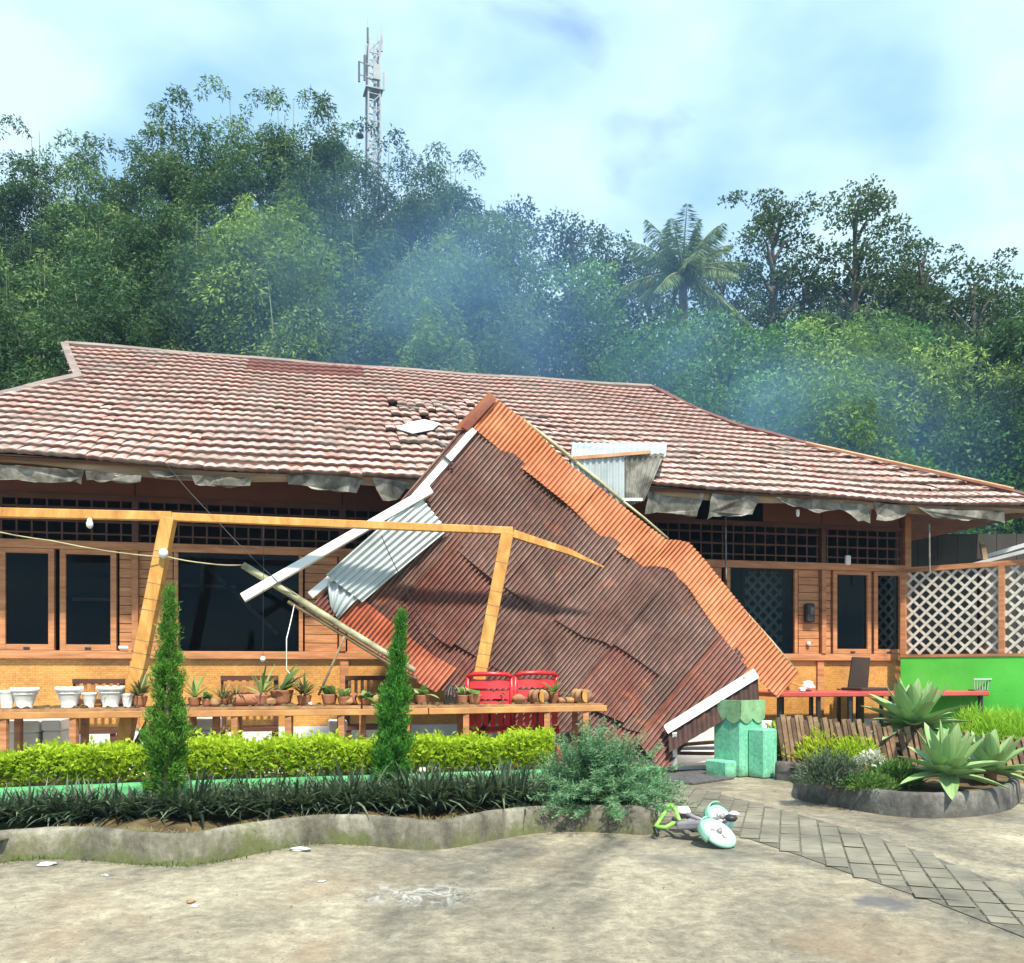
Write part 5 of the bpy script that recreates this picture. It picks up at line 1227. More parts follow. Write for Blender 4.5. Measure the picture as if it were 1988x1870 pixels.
# short weeds and grass along the soil
V = []; RN = []
n = 900; u = RNG.uniform(200, 1250, n); kk = RNG.integers(20, len(kp) - 14, n)
base = np.array([[kp[i].x + RNG.normal(0, .04), kp[i].y + 0.12 + abs(RNG.normal(0, 0.07)), 0.14] for i in kk])
q, ns = blade_quads(base, RNG.uniform(0, 6.28, n), RNG.uniform(.1, 1.1, n), 0.05 * RNG.uniform(.5, 1.4, n), np.full(n, .005), RNG.uniform(.1, .6, n), 2)
o = link('weeds', fast_mesh('weeds', q, 4, LM['dry'], np.repeat(RNG.uniform(0, 1, n), ns))); tag(o, 'short dry grass growing along the inside of the kerb', 'grass', kind='stuff')
n = 420; kk = RNG.integers(10, 66, n)
base = np.array([[kp[i].x + RNG.normal(0, .05), kp[i].y - abs(RNG.normal(0, 0.02)) - .005, 0.0] for i in kk])
q, ns = blade_quads(base, RNG.uniform(0, 6.28, n), RNG.uniform(.1, 1.2, n), 0.045 * RNG.uniform(.4, 1.3, n), np.full(n, .005), RNG.uniform(.1, .6, n), 2)
o = link('kerb_weeds', fast_mesh('kerb_weeds', q, 4, LM['mid'], np.repeat(RNG.uniform(0, 1, n), ns))); tag(o, 'mossy weeds growing at the foot of the wavy kerb', 'weeds', kind='stuff')
lump('garden_rock', 'pale grey rock half under the hedge on the left', 'rock', PG(166, 1524, 0.27), 0.115, simple('pale_rock', [(0.3, (0.30, 0.31, 0.31)), (0.6, (0.55, 0.57, 0.58))], 8, 6, 0.8, bumps=(20, .4)), (1.25, 0.9, 0.52), 21, 0.12)
# red flowers
fl = thing('red_flowers', 'small cluster of red flowers under the hedge right of the shorter cypress', 'flowers', PG(803, 1500, .27))
for k in range(7):
    c = Vector((random.uniform(-.09, .13), random.uniform(-.04, .03), random.uniform(.02, .09)))
    mb = MB()
    for a in range(5): mb.tube([c, c + Vector((0.022 * math.cos(a * 1.257), -0.012, 0.022 * math.sin(a * 1.257)))], [0.005, 0.010], 5)
    mb.obj('blossom', M['red_plastic'] if k % 3 else M['terra'], fl)
q, ns = blade_quads(RNG.normal(0, .03, (20, 3)) * np.array([1, .5, 0]), RNG.uniform(0, 6.28, 20), RNG.uniform(.2, 1.1, 20), RNG.uniform(.05, .12, 20), np.full(20, .03), RNG.uniform(.1, .5, 20), 3)
link('leaves', fast_mesh('leaves', q, 4, LM['mid'], np.repeat(RNG.uniform(0, 1, 20), ns)), fl)
for lab, u, v, c, r_ in (('yellowish bird-shaped stone on the low green wall', 660, 1500, (0.45, .36, .18), 0.035), ('pale pointed stone beside the red flowers', 820, 1502, (0.62, .58, .5), 0.028)):
    lump('stone', lab, 'stone', PG(u, v, 0.30), r_, simple('stone_' + str(u), [(0.3, tuple(x * .7 for x in c)), (0.7, c)], 12, 5, .85), (1.2, .8, 0.9), u, 0.2)

# ------------------------------------------------------------------ right planter
RB = [(1548, 1522), (1549, 1551), (1600, 1562), (1664, 1574), (1720, 1583), (1782, 1588), (1850, 1588), (1916, 1582), (1969, 1567), (1978, 1540)]
rpts = [PG(u, v) for u, v in RB]
rpts = [Vector((2.62, 8.75, 0))] + rpts + [Vector((4.5, 8.3, 0)), Vector((4.55, 9.1, 0))]
tag(kerb_mesh(smooth_path(rpts), 0.185, 0.09).obj('planter_kerb', M['kerb2'], smooth=True), 'stained concrete kerb around the agave bed on the right', 'kerb')
sp_ = [Vector((p.x, p.y, 0)) for p in smooth_path(rpts, 3)]
cx_, cy_ = 3.4, 7.9
mb = MB(); vs = [(cx_, cy_, 0.22)] + [(p.x + (cx_ - p.x) * 0.03, p.y + (cy_ - p.y) * 0.06, 0.14) for p in sp_]
mb.add(vs, [(0, i, i + 1) for i in range(1, len(sp_))]); struct(mb.obj('planter_soil', M['soil']))

def agave_leaf(L, w, curve):
    mb = MB(); nu, nv = 6, 10
    def fn(a, b):
        ww = w * 0.5 * (math.sin(math.pi * (0.10 + 0.90 * b) ** 0.85) ** 0.75 * 1.0 + 0.18 * (1 - b)) * (1 if b < 1 else 0.0)
        x = (a - 0.5) * 2; r = L * b; z = curve * L * b * b
        return (r, ww * x, z + 0.32 * ww * x * x + 0.012 * (1 - b))
    mb.grid(fn, nu, nv)
    mb.grid(lambda a, b: (lambda p: (p[0], p[1], p[2] - 0.020 * (1 - (2 * a - 1) ** 2) * (1 - b)))(fn(1 - a, b)), nu, nv)
    return mb.mesh('leaf', AG, True)
def agave_mat():
    m, nt, b, out = new_mat('agave_leaf'); v = coords(nt, 'object')
    col = ramp(nt, noise(nt, coords(nt, 'object', (1, 14, 1)), 3.0, 4), [(0.3, (0.19, 0.33, 0.12)), (0.55, (0.29, 0.45, 0.19)), (0.75, (0.44, 0.58, 0.30))])
    nt.links.new(col, b.inputs['Base Color']); b.inputs['Roughness'].default_value = 0.42; b.inputs['Specular IOR Level'].default_value = 0.4
    t = nd(nt, 'ShaderNodeBsdfTranslucent'); t.inputs[0].default_value = (0.35, 0.55, 0.2, 1); ms = nd(nt, 'ShaderNodeMixShader'); ms.inputs[0].default_value = 0.12
    nt.links.new(b.outputs[0], ms.inputs[1]); nt.links.new(t.outputs[0], ms.inputs[2]); nt.links.new(ms.outputs[0], out.inputs['Surface']); return m
AG = agave_mat()
al = [agave_leaf(0.46, 0.15, 0.10), agave_leaf(0.46, 0.16, -0.06), agave_leaf(0.46, 0.14, -0.16)]
def agave(label, base, s, trunk, n=30, seed=1):
    rs = random.Random(seed); t = thing('agave', label, 'agave', base, 0, 'pale green agaves in the right bed')
    if trunk: MB().tube([(0.02, 0, -0.05), (0.0, 0, trunk * .5), (0, 0, trunk + 0.05)], [0.05, 0.045, 0.06], 10).obj('trunk', M['wood_scrap'], t, smooth=True)
    for k in range(n):
        f = k / (n - 1); el = 1.40 - 1.52 * f ** 0.9 + rs.uniform(-.1, .1); az = k * 2.39996 + rs.uniform(-.12, .12)
        o = link('leaf', al[0 if el > 0.75 else 1 if el > 0.1 else 2], t, loc=(0.03 * math.cos(az), 0.03 * math.sin(az), trunk + 0.05 - 0.05 * f))
        o.rotation_euler = Matrix.Rotation(az, 3, 'Z').to_euler() if False else (0, -el, az)
        sc = s * rs.uniform(0.88, 1.08) * (0.92 if el > 1.1 else 1.0); o.scale = (sc, sc, sc)
bz = 0.16
a1 = PG(1772, 1478, bz); agave('agave on a short bare trunk, tallest of the three', a1, 1.1, P(1768, 1412, a1.y).z - bz, 34, 2)
a2 = PG(1838, 1535, bz); agave('front agave spilling over the concrete kerb', a2, 0.88, 0.11, 30, 5)
a3 = PG(1922, 1520, bz); agave('agave at the right end of the concrete bed', a3, 0.78, 0.08, 28, 8)
def bush(name, label, base, R, H, n, mat, lw=(0.05, 0.025), cat='shrub', up=0.6, shell=0.5, seed=0, group=None):
    t = thing(name, label, cat, base, 0, group); rg = np.random.default_rng(seed)
    a = rg.uniform(0, 6.283, n); ct = rg.uniform(0, 1, n); r = rg.uniform(0, 1, n) ** shell
    lob = 1 + 0.18 * np.sin(3 * a + seed) + 0.12 * np.sin(7 * a + 2 * seed)
    st_ = np.sqrt(1 - ct ** 2)
    p = np.stack([R * r * lob * st_ * np.cos(a), R * 0.75 * r * lob * st_ * np.sin(a), H * r * ct * (1 + 0.15 * np.sin(5 * a)) + 0.02], 1)
    d = norm(p + np.array([0, 0, up * H])) + rg.normal(0, 0.45, (n, 3))
    link('foliage', fast_mesh('foliage', leaves(p, d, lw[0] * rg.uniform(.6, 1.3, n), lw[1] * rg.uniform(.7, 1.2, n), .15), 4, mat, np.clip(r * .6 + rg.uniform(0, .4, n), 0, 1)), t)
    mb = MB()
    for k in range(6): aa = k * 1.05; mb.tube([(0, 0, -0.02), (R * .3 * math.cos(aa), R * .25 * math.sin(aa), H * .5), (R * .6 * math.cos(aa), R * .5 * math.sin(aa), H * .75)], [.012, .008, .003], 5)
    mb.obj('stems', M['fascia'], t); return t
bush('lime_shrub', 'lime green shrub beside the mint pillar', PG(1545, 1478, 0.16) + Vector((0, .25, 0)), 0.30, 0.36, 2800, LM['lime'], (0.07, 0.016), seed=1, group='lime shrubs before the stake fence')
bush('lime_shrub', 'lime green shrub in the middle before the stake fence', PG(1608, 1482, 0.16) + Vector((0, .2, 0)), 0.29, 0.32, 2600, LM['lime'], (0.07, 0.016), seed=2, group='lime shrubs before the stake fence')
bush('lime_shrub', 'small lime shrub left of the trunked agave', PG(1665, 1484, 0.16) + Vector((0, .1, 0)), 0.24, 0.24, 1700, LM['lime'], (0.06, 0.015), seed=3, group='lime shrubs before the stake fence')
bush('dark_shrub', 'dark grey-green shrub at the left corner of the agave bed', PG(1610, 1527, 0.16), 0.27, 0.25, 3800, LM['mondo'], (0.05, 0.010), seed=4)
bush('silver_plant', 'silvery-white leaved plant under the trunked agave', PG(1690, 1490, 0.16), 0.13, 0.13, 500, LM['silver'], (0.05, 0.03), seed=5)
bush('fern', 'bright green ferny plant between the two front agaves', PG(1735, 1528, 0.16), 0.22, 0.17, 2200, LM['mid'], (0.07, 0.012), seed=6)
bush('fern', 'low green groundcover in front of the dark shrub', PG(1690, 1536, 0.15), 0.22, 0.10, 1500, LM['mid'], (0.05, 0.012), seed=7)
bush('pale_shrub', 'pale yellow-green shrub behind the front agave', PG(1845, 1486, 0.16), 0.24, 0.27, 2000, LM['silver'], (0.06, 0.02), seed=8)
bush('grass_mound', 'yellow-green grass mound in front of the green wall', P(1945, 1412, 9.2) * Vector((1, 1, 0)) + Vector((0, 0, .30)), 0.55, 0.30, 4500, LM['grass'], (0.12, 0.010), seed=9, up=1.4)
bush('grass_mound', 'looser yellow-green grass tuft under the wire basket', P(1888, 1400, 9.2) * Vector((1, 1, 0)) + Vector((0, 0, .32)), 0.22, 0.34, 1200, LM['grass'], (0.12, 0.009), seed=10, up=1.6)
tag(MB().bar(PG(1692, 1492, .19) + Vector((0, 0, .02)), PG(1746, 1521, .17) + Vector((0, 0, .02)), 0.05, 0.035).obj('pale_board', M['white'], bevel=.006), 'pale board lying between the plants of the agave bed', 'board')
# bank of soil behind the stake fence
fa, fb, fc = Vector((2.80, 9.0, 0)), Vector((3.9, 8.75, 0)), Vector((5.4, 8.35, 0))
struct(MB().prism([(2.5, 9.1, 0.005), (3.9, 8.9, 0.005), (5.6, 8.5, 0.005), (6.2, 9.9, 0.005), (5.0, 10.6, 0.005), (2.6, 9.9, 0.005)], (0, 0, 0.30)).obj('soil_bank', M['soil']))
def stakes(a, b, n, h0, h1, label, grp):
    t = thing('stake_fence', label, 'fence', a, 0, grp)
    for k in range(n):
        f = (k + .5) / n; p = a + (b - a) * f - a; h = (h0 + (h1 - h0) * f) * random.uniform(0.92, 1.05); tl = 0.10 + random.uniform(-.03, .03)
        MB().bar(p + Vector((0, 0, 0.0)), p + Vector((-tl, 0.02, h)), 0.05, 0.035, up=(0, 1, 0), w1=0.045).obj('stake', M['stake'] if k % 3 else M['stake2'], t)
    MB().bar(Vector((0, 0.04, h0 * .55)), (b - a) + Vector((0, 0.04, h1 * .55)), 0.03, 0.03).obj('tie_rail', M['fascia'], t)
M['stake'] = simple('brown_stake', [(0.3, (0.12, 0.07, 0.04)), (0.55, (0.27, 0.17, 0.10)), (0.75, (0.42, 0.31, 0.2))], 9, 6, 0.85, bumps=(40, .4))
M['stake2'] = simple('dark_stake', [(0.3, (0.06, 0.04, 0.026)), (0.7, (0.17, 0.11, 0.07))], 9, 6, 0.85, bumps=(40, .4))
stakes(fa, fb, 24, 0.62, 0.56, 'leaning brown stake fence left of the trunked agave', 'stake fences around the agave bed')
stakes(fb + Vector((.05, 0, 0)), fc, 26, 0.52, 0.40, 'leaning brown stake fence right of the trunked agave', 'stake fences around the agave bed')

# ------------------------------------------------------------------ mint wash basin
M['mint'] = concrete_mat('mint_paint', (0.15, 0.48, 0.30), (0.20, 0.60, 0.40), (0.28, 0.68, 0.48), (0.10, 0.20, 0.10))
M['mint2'] = simple('mossy_mint', [(0.3, (0.10, 0.22, 0.10)), (0.5, (0.22, 0.40, 0.20)), (0.75, (0.30, 0.52, 0.32))], 7, 7, 0.8, bumps=(30, .4))
bp = PG(1440, 1509)
wb = thing('wash_basin', 'mint green concrete wash basin with a mossy scalloped rim', 'wash basin', bp, 0.62)
MB().cbox(-0.05, -0.02, 0, 0.30, 0.34, 0.60, 0.015).obj('pillar', M['mint'], wb)
pts_ = []
for side in range(4):
    pass
rim = MB(); x0, y0, x1, y1 = -0.065, -0.035, 0.315, 0.355
def rimface(pa, pb, nrm):
    n = 16; vs = []
    for k in range(n + 1):
        f = k / n; p = pa + (pb - pa) * f; zb = 0.60 - 0.05 * abs(math.sin(f * math.pi * 2))
        vs += [p + Vector((0, 0, zb)), p + nrm * 0.01 + Vector((0, 0, 0.78))]
    rim.add(vs, [(2 * k, 2 * k + 2, 2 * k + 3, 2 * k + 1) for k in range(n)])
cs = [Vector((x0, y0, 0)), Vector((x1, y0, 0)), Vector((x1, y1, 0)), Vector((x0, y1, 0))]
for k, nn in enumerate((Vector((0, -1, 0)), Vector((1, 0, 0)), Vector((0, 1, 0)), Vector((-1, 0, 0)))): rimface(cs[k], cs[(k + 1) % 4], nn)
rim.box(x0 + .002, y0 + .002, 0.602, x1 - .002, y1 - .002, 0.74)
rim.obj('rim', M['mint2'], wb)
for a_ in ((x0, y0, x1, y0 + .05), (x0, y1 - .05, x1, y1), (x0, y0 + .05, x0 + .05, y1 - .05), (x1 - .05, y0 + .05, x1, y1 - .05)):
    MB().box(a_[0], a_[1], 0.742, a_[2], a_[3], 0.786).obj('rim_edge', M['mint2'], wb)
MB().cbox(-0.09, -0.20, 0, 0.10, -0.022, 0.17, 0.01).obj('step', M['mint'], wb) if False else MB().cbox(-0.22, 0.02, 0, -0.052, 0.30, 0.17, 0.012).obj('step', M['mint'], wb)
MB().cbox(0.06, -0.23, 0, 0.27, -0.022, 0.50, 0.015).obj('side_pillar', M['mint'], wb)
tp0 = Vector((0.22, 0.16, 0.74))
MB().tube([tp0, tp0 + Vector((0, 0, 0.26)), tp0 + Vector((-0.01, -0.01, 0.285)), tp0 + Vector((-0.06, -0.05, 0.275))], 0.014, 8).obj('tap', M['zinc'], wb, smooth=True)
tag(MB().bar(PG(1505, 1506) + Vector((0, 0.03, .06)), PG(1556, 1506) + Vector((0, 0.25, .055)), 0.10, 0.11).obj('low_mint_kerb', M['mint'], bevel=.012), 'low mint kerb joining the basin to the agave bed', 'kerb')
tag(MB().cbox(*(P(1466, 1428, 9.25)), *(P(1498, 1398, 9.25) + Vector((0, .05, 0)))).obj('white_notice', M['white_clean']), 'blank white board standing behind the mint basin', 'board') if False else None
wn_ = thing('white_board', 'small blank white board propped behind the mint basin', 'board', P(1482, 1450, 9.3) * Vector((1, 1, 0)))
MB().cbox(-0.09, 0, 0.30, 0.09, 0.02, 0.56, 0.006).obj('panel', M['white_clean'], wn_); MB().box(-0.07, 0.022, 0, -0.04, 0.045, 0.5).obj('leg', M['white'], wn_); MB().box(0.04, 0.022, 0, 0.07, 0.045, 0.5).obj('leg', M['white'], wn_)
# doormat and boards in the doorway
dm0, dm1 = PG(1290, 1519), PG(1418, 1498)
M['mat'] = simple('grey_doormat', [(0.3, (0.06, 0.06, 0.065)), (0.7, (0.15, 0.15, 0.155))], 30, 5, 0.95, .1, bumps=(90, .8))
tag(MB().prism([PG(1286, 1518, .005), PG(1345, 1523, .005), PG(1425, 1512, .005), PG(1380, 1494, .005), PG(1290, 1494, .005)], (0, 0, .014)).obj('doormat', M['mat']), 'flat grey doormat in front of the white doorway tiles', 'doormat')
for k, (lab, u0, v0, u1, v1, mm) in enumerate([('dark wood strip lying in the doorway, farthest back', 1318, 1446, 1392, 1440, 'wood_scrap'), ('pale strip lying in the doorway between dark strips', 1316, 1453, 1394, 1452, 'white'), ('dark wood strip lying in the doorway, nearest the tiles', 1314, 1462, 1394, 1463, 'wood_dark')]):
    tag(MB().bar(PF(u0, v0, 9.9 - .12 * k), PF(u1, v1, 9.9 - .12 * k), 0.10, 0.035).obj('floor_board', M[mm]), lab, 'board')

# ------------------------------------------------------------------ paver strip
Lp = [(1.12, 9.05), (1.30, 7.5), (1.49, 5.83), (1.70, 5.17), (1.85, 4.58), (1.97, 4.26), (2.10, 3.6), (2.2, 2.6)]
Rp = [(1.55, 9.05), (1.775, 7.89), (2.19, 6.58), (2.34, 5.94), (2.47, 5.22), (2.50, 4.6), (2.52, 4.11), (2.6, 2.6)]
def at_y(tab, y):
    for (x0, y0), (x1, y1) in zip(tab, tab[1:]):
        if y1 <= y <= y0: return x0 + (x1 - x0) * (y0 - y) / (y0 - y1)
    return tab[-1][0]
M['joint'] = simple('dark_joint_sand', [(0.3, (0.085, 0.08, 0.064)), (0.7, (0.165, 0.155, 0.122))], 20, 5, 0.95, bumps=(60, .5))
M['paver'] = simple('grey_paver', [(0.3, (0.115, 0.11, 0.088)), (0.5, (0.19, 0.18, 0.142)), (0.7, (0.29, 0.27, 0.21))], 2.0, 8, 0.85, 0.25, bumps=(50, 0.5))
strip = MB(); ys = [9.0 - 0.32 * k for k in range(21)]
vs = []
for y in ys: vs += [(at_y(Lp, y), y, 0.004), (at_y(Rp, y), y, 0.004)]
pv = strip.add(vs, [(2 * k, 2 * k + 2, 2 * k + 3, 2 * k + 1) for k in range(len(ys) - 1)]).obj('paving_strip', M['joint']); struct(pv)
pm = MB().cbox(-0.0585, -0.05, 0, 0.0585, 0.05, 0.008, 0.004).mesh('paver', M['paver'])
ax, ay = Vector((0.30, 0.954)), Vector((0.954, -0.30))
cnt = 0
for i in range(-40, 60):
    for j in range(-40, 60):
        p = Vector((1.9, 6.0)) + ax * (0.118 * i) + ay * (0.126 * j)
        if 2.7 < p.y < 8.85 and at_y(Lp, p.y) + 0.03 < p.x < at_y(Rp, p.y) - 0.02:
            o = link('paver', pm, pv, loc=(p.x, p.y, 0.0045 + random.uniform(-.004, .002)))
            o.rotation_euler = (random.uniform(-.02, .02), random.uniform(-.02, .02), math.atan2(-0.30, 0.954) + random.uniform(-.025, .025)); cnt += 1
print('pavers', cnt)
# litter and leaves on the yard
lit = [('white crumpled litter by the left foot of the kerb', 92, 1680, .04), ('small white litter scrap on the yard at the left', 205, 1700, .018), ('flattened white litter near the kerb dip', 583, 1652, .05), ('white litter scrap in the middle of the yard', 625, 1712, .018), ('tiny pale litter scrap at the lower left', 378, 1760, .02), ('little dark stone by the kerb dip', 560, 1642, .018), ('brown leaf lying on the yard left of centre', 370, 1752, .022)]
for k, (lab, u, v, r_) in enumerate(lit):
    mm = M['white'] if k not in (5, 6) else (M['kerb2'] if k == 5 else M['wood_scrap'])
    lump('litter' if k < 5 else ('stone' if k == 5 else 'leaf'), lab, 'litter' if k < 5 else ('stone' if k == 5 else 'leaf'), PG(u, v), r_ * .62, mm, (1.5, 1.1, 0.4), 40 + k, 0.35)
n = 2600
base = np.stack([RNG.uniform(-4, 4, n), RNG.uniform(3.0, 6.2, n), np.full(n, 0.004)], 1)
d = np.stack([RNG.normal(0, 1, n), RNG.normal(0, 1, n), np.abs(RNG.normal(0, .25, n))], 1)
o = link('yard_debris', fast_mesh('yard_debris', leaves(base, d, 0.004 + 0.02 * RNG.uniform(0, 1, n) ** 3, 0.003 + 0.007 * RNG.uniform(0, 1, n) ** 2, .2, np.tile([0, 0.1, 1.0], (n, 1)) + RNG.normal(0, .3, (n, 3))), 4, LM['dry'], RNG.uniform(0, 1, n)))
tag(o, 'tiny dry leaf bits scattered over the yard', 'debris', kind='stuff')

# ------------------------------------------------------------------ toppled toddler bike
def bike():
    c1_, c2_ = P(1393, 1634, 5.45), P(1398, 1588, 5.85)
    t = thing('toddler_bike', 'small mint and white toddler bike toppled on the yard beside the kerb', 'bicycle', Vector((c1_.x - .1, c1_.y + .1, 0)))
    O = Vector(t.location); n1 = Vector((0.36, -0.46, 0.80)).normalized(); n2 = Vector((0.45, -0.62, 0.62)).normalized()
    MT = simple('mint_plastic', [(0.3, (0.22, 0.52, 0.36)), (0.7, (0.38, 0.66, 0.52))], 6, 4, 0.4, bumps=None)
    LG = simple('lime_plastic', [(0.3, (0.20, 0.62, 0.06)), (0.7, (0.32, 0.72, 0.12))], 6, 4, 0.4, bumps=None)
    GR = simple('grey_bike_metal', [(0.3, (0.16, 0.15, 0.17)), (0.7, (0.3, 0.29, 0.31))], 6, 4, 0.35, bumps=None)
    def wheel(c, n, R):
        R_ = n.to_track_quat('Z', 'Y').to_matrix(); c = c.copy()
        low = R * math.sqrt(max(0, 1 - n.z ** 2)) + 0.012
        c.z = max(c.z, low + 0.006)
        def tr(mb): mb.v = [tuple(R_ @ Vector(v) + c - O) for v in mb.v]; return mb
        ty = tr(MB().tube([(R * math.cos(a * .2618), R * math.sin(a * .2618), 0) for a in range(25)], 0.016, 8, False)).obj('wheel', MT, t, smooth=True)
        tr(MB().lathe([(R * .96, -0.008), (R * .96, 0.006), (R * .5, 0.014), (0.02, 0.012), (0.01, 0.03)], 24)).obj('wheel_disc', M['white_clean'], ty, smooth=True)
        tr(MB().tube([(R * .52 * math.cos(a * .2618), R * .52 * math.sin(a * .2618), 0.013) for a in range(25)], 0.004, 6, False)).obj('trim_ring', GR, ty, smooth=True)
        for k in range(3):
            a = k * 2.094 + .5; tr(MB().bar((0.03 * math.cos(a), 0.03 * math.sin(a), 0.017), (R * .5 * math.cos(a), R * .5 * math.sin(a), 0.015), 0.014, 0.006)).obj('spoke', GR, ty)
        tr(MB().lathe([(0.022, .01), (.018, .03), (.006, .036)], 12)).obj('hub_cap', GR, ty, smooth=True)
        return c
    a = wheel(c1_, n1, 0.108); b = wheel(c2_, n2, 0.085)
    hub = P(1350, 1606, 5.62); hub.z = max(hub.z, .07); head = P(1312, 1590, 5.72); head.z = .10
    MB().tube([a - O, hub - O, head - O], [0.020, 0.026, 0.022], 8).obj('frame', GR, t, smooth=True)
    MB().tube([b - O, hub + Vector((0, .02, .02)) - O, P(1335, 1580, 5.9) - O], [0.017, 0.022, 0.017], 8).obj('fork', GR, t, smooth=True)
    MB().bar(hub + Vector((-.1, .06, .0)) - O, hub + Vector((0.09, -.05, .03)) - O, 0.085, 0.05).obj('chain_case', GR, t, bevel=.012)
    # mint mudguard over the rear wheel
    mg = MB(); R_ = n2.to_track_quat('Z', 'Y').to_matrix()
    mg.grid(lambda p, q: tuple(R_ @ Vector((0.115 * math.cos(1.2 + 2.4 * p), 0.115 * math.sin(1.2 + 2.4 * p), -0.03 + 0.06 * q)) + b - O), 12, 3); g_ = mg.obj('mudguard', MT, t, smooth=True); sm = g_.modifiers.new('thick', 'SOLIDIFY'); sm.thickness = .006
    # black hub and crank, training wheel
    MB().lathe([(0.035, -0.012), (0.045, 0), (0.035, 0.02), (0.01, 0.024)], 14, P(1388, 1608, 5.65) - O).obj('hub', M['black_metal'], t, smooth=True)
    MB().lathe([(0.03, -0.02), (0.046, 0.0), (0.03, 0.02)], 14, P(1418, 1588, 5.78) - O + Vector((0, 0, 0.0))).obj('training_wheel', M['black_metal'], t, smooth=True)
    MB().lathe([(0.03, 0), (0.04, .01), (0.015, .025)], 12, P(1424, 1582, 5.8) - O).obj('training_wheel_cap', M['white_clean'], t, smooth=True)
    for k_, (a_, b_) in enumerate((((1304, 1588), (1346, 1613)), ((1332, 1580), (1362, 1592)), ((1346, 1612), (1372, 1612)))):
        MB().tube([P(*a_, 5.72) - O, (P(*a_, 5.72) + P(*b_, 5.68)) / 2 - O, P(*b_, 5.64) - O], 0.013, 8).obj('frame_tube', M['black_metal'] if k_ == 0 else GR, t, smooth=True)
    MB().bar(P(1334, 1596, 5.7) - O, P(1360, 1602, 5.66) - O, 0.07, 0.05).obj('foot_board', GR, t, bevel=.01)
    R1 = n1.to_track_quat('Z', 'Y').to_matrix(); mg = MB()
    mg.grid(lambda p, q: tuple(R1 @ Vector((0.128 * math.cos(1.5 + 1.9 * p), 0.128 * math.sin(1.5 + 1.9 * p), -0.028 + 0.056 * q)) + a - O), 12, 3); g1 = mg.obj('mudguard', MT, t, smooth=True); g1.modifiers.new('thick', 'SOLIDIFY').thickness = .006
    MB().tube([P(1372, 1604, 5.66) - O, P(1384, 1600, 5.64) - O, P(1390, 1612, 5.6) - O], 0.009, 6).obj('crank', M['black_metal'], t, smooth=True)
    MB().bar(P(1386, 1613, 5.58) - O, P(1397, 1615, 5.57) - O, 0.05, 0.018).obj('pedal', M['black_metal'], t, bevel=.004)
    # lime handlebar and stem
    h0, h1, h2, h3 = P(1272, 1605, 5.72), P(1300, 1562, 5.95), P(1292, 1606, 5.70), P(1318, 1592, 5.72)
    for q in (h0, h2, h3): q.z = max(q.z, .03)
    MB().tube([h0 - O, (h0 + h1) / 2 - O, h1 - O], 0.012, 8).obj('handlebar', LG, t, smooth=True)
    MB().tube([h1 - O, (h1 + h3) / 2 + Vector((.01, 0, .01)) - O, h3 - O], 0.013, 8).obj('stem', LG, t, smooth=True)
    MB().tube([h0 - O, h2 - O, h3 - O], 0.013, 8).obj('lower_stem', LG, t, smooth=True)
    MB().tube([P(1274, 1612, 5.68) - O, P(1270, 1606, 5.70) - O, P(1276, 1628, 5.66) - O + Vector((0, 0, .02))], 0.014, 8).obj('grip', M['black_metal'], t, smooth=True)
    mb = MB().lathe([(0.01, -.03), (0.04, -.02), (0.052, 0.0), (0.035, .03), (0.01, .035)], 14, P(1326, 1575, 5.9) - O); mb.obj('saddle', M['white_clean'], t, smooth=True)
    MB().bar(P(1318, 1584, 5.86) - O, P(1338, 1583, 5.86) - O, 0.05, 0.03).obj('saddle_base', M['black_metal'], t)
    MB().tube([P(1328, 1584, 5.87) - O, P(1345, 1592, 5.8) - O, hub - O], 0.010, 6).obj('seat_post', M['black_metal'], t, smooth=True)
bike()
# ------------------------------------------------------------------ trees
LM['bam'] = leaf_mat('bamboo_leaf', (0.007, 0.028, 0.014), (0.036, 0.095, 0.034), (0.15, 0.25, 0.07), 0.2, 0.6, 0.42)
LM['bamlight'] = leaf_mat('pale_bamboo_leaf', (0.035, 0.085, 0.015), (0.12, 0.215, 0.04), (0.27, 0.40, 0.09), 0.25, 0.6, 0.15)
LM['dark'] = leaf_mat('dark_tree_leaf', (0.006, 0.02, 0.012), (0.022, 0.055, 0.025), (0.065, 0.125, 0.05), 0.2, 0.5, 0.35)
LM['fresh'] = leaf_mat('fresh_tree_leaf', (0.015, 0.06, 0.012), (0.065, 0.18, 0.035), (0.17, 0.35, 0.07), 0.25, 0.55, 0.2)
LM['olive'] = leaf_mat('thin_crown_leaf', (0.025, 0.05, 0.02), (0.06, 0.105, 0.04), (0.12, 0.18, 0.07), 0.25, 0.6, 0.15)
LM['palm'] = leaf_mat('palm_leaflet', (0.035, 0.085, 0.035), (0.095, 0.17, 0.06), (0.26, 0.34, 0.13), 0.3, 0.5, 0.05)
M['culm'] = simple('bamboo_culm', [(0.3, (0.10, 0.13, 0.05)), (0.7, (0.28, 0.30, 0.15))], 1.5, 4, 0.6, bumps=None)
M['bark'] = simple('tree_bark', [(0.3, (0.06, 0.05, 0.04)), (0.7, (0.19, 0.17, 0.14))], 3, 6, 0.9, bumps=(15, .6), stretch=(1, 1, .3))

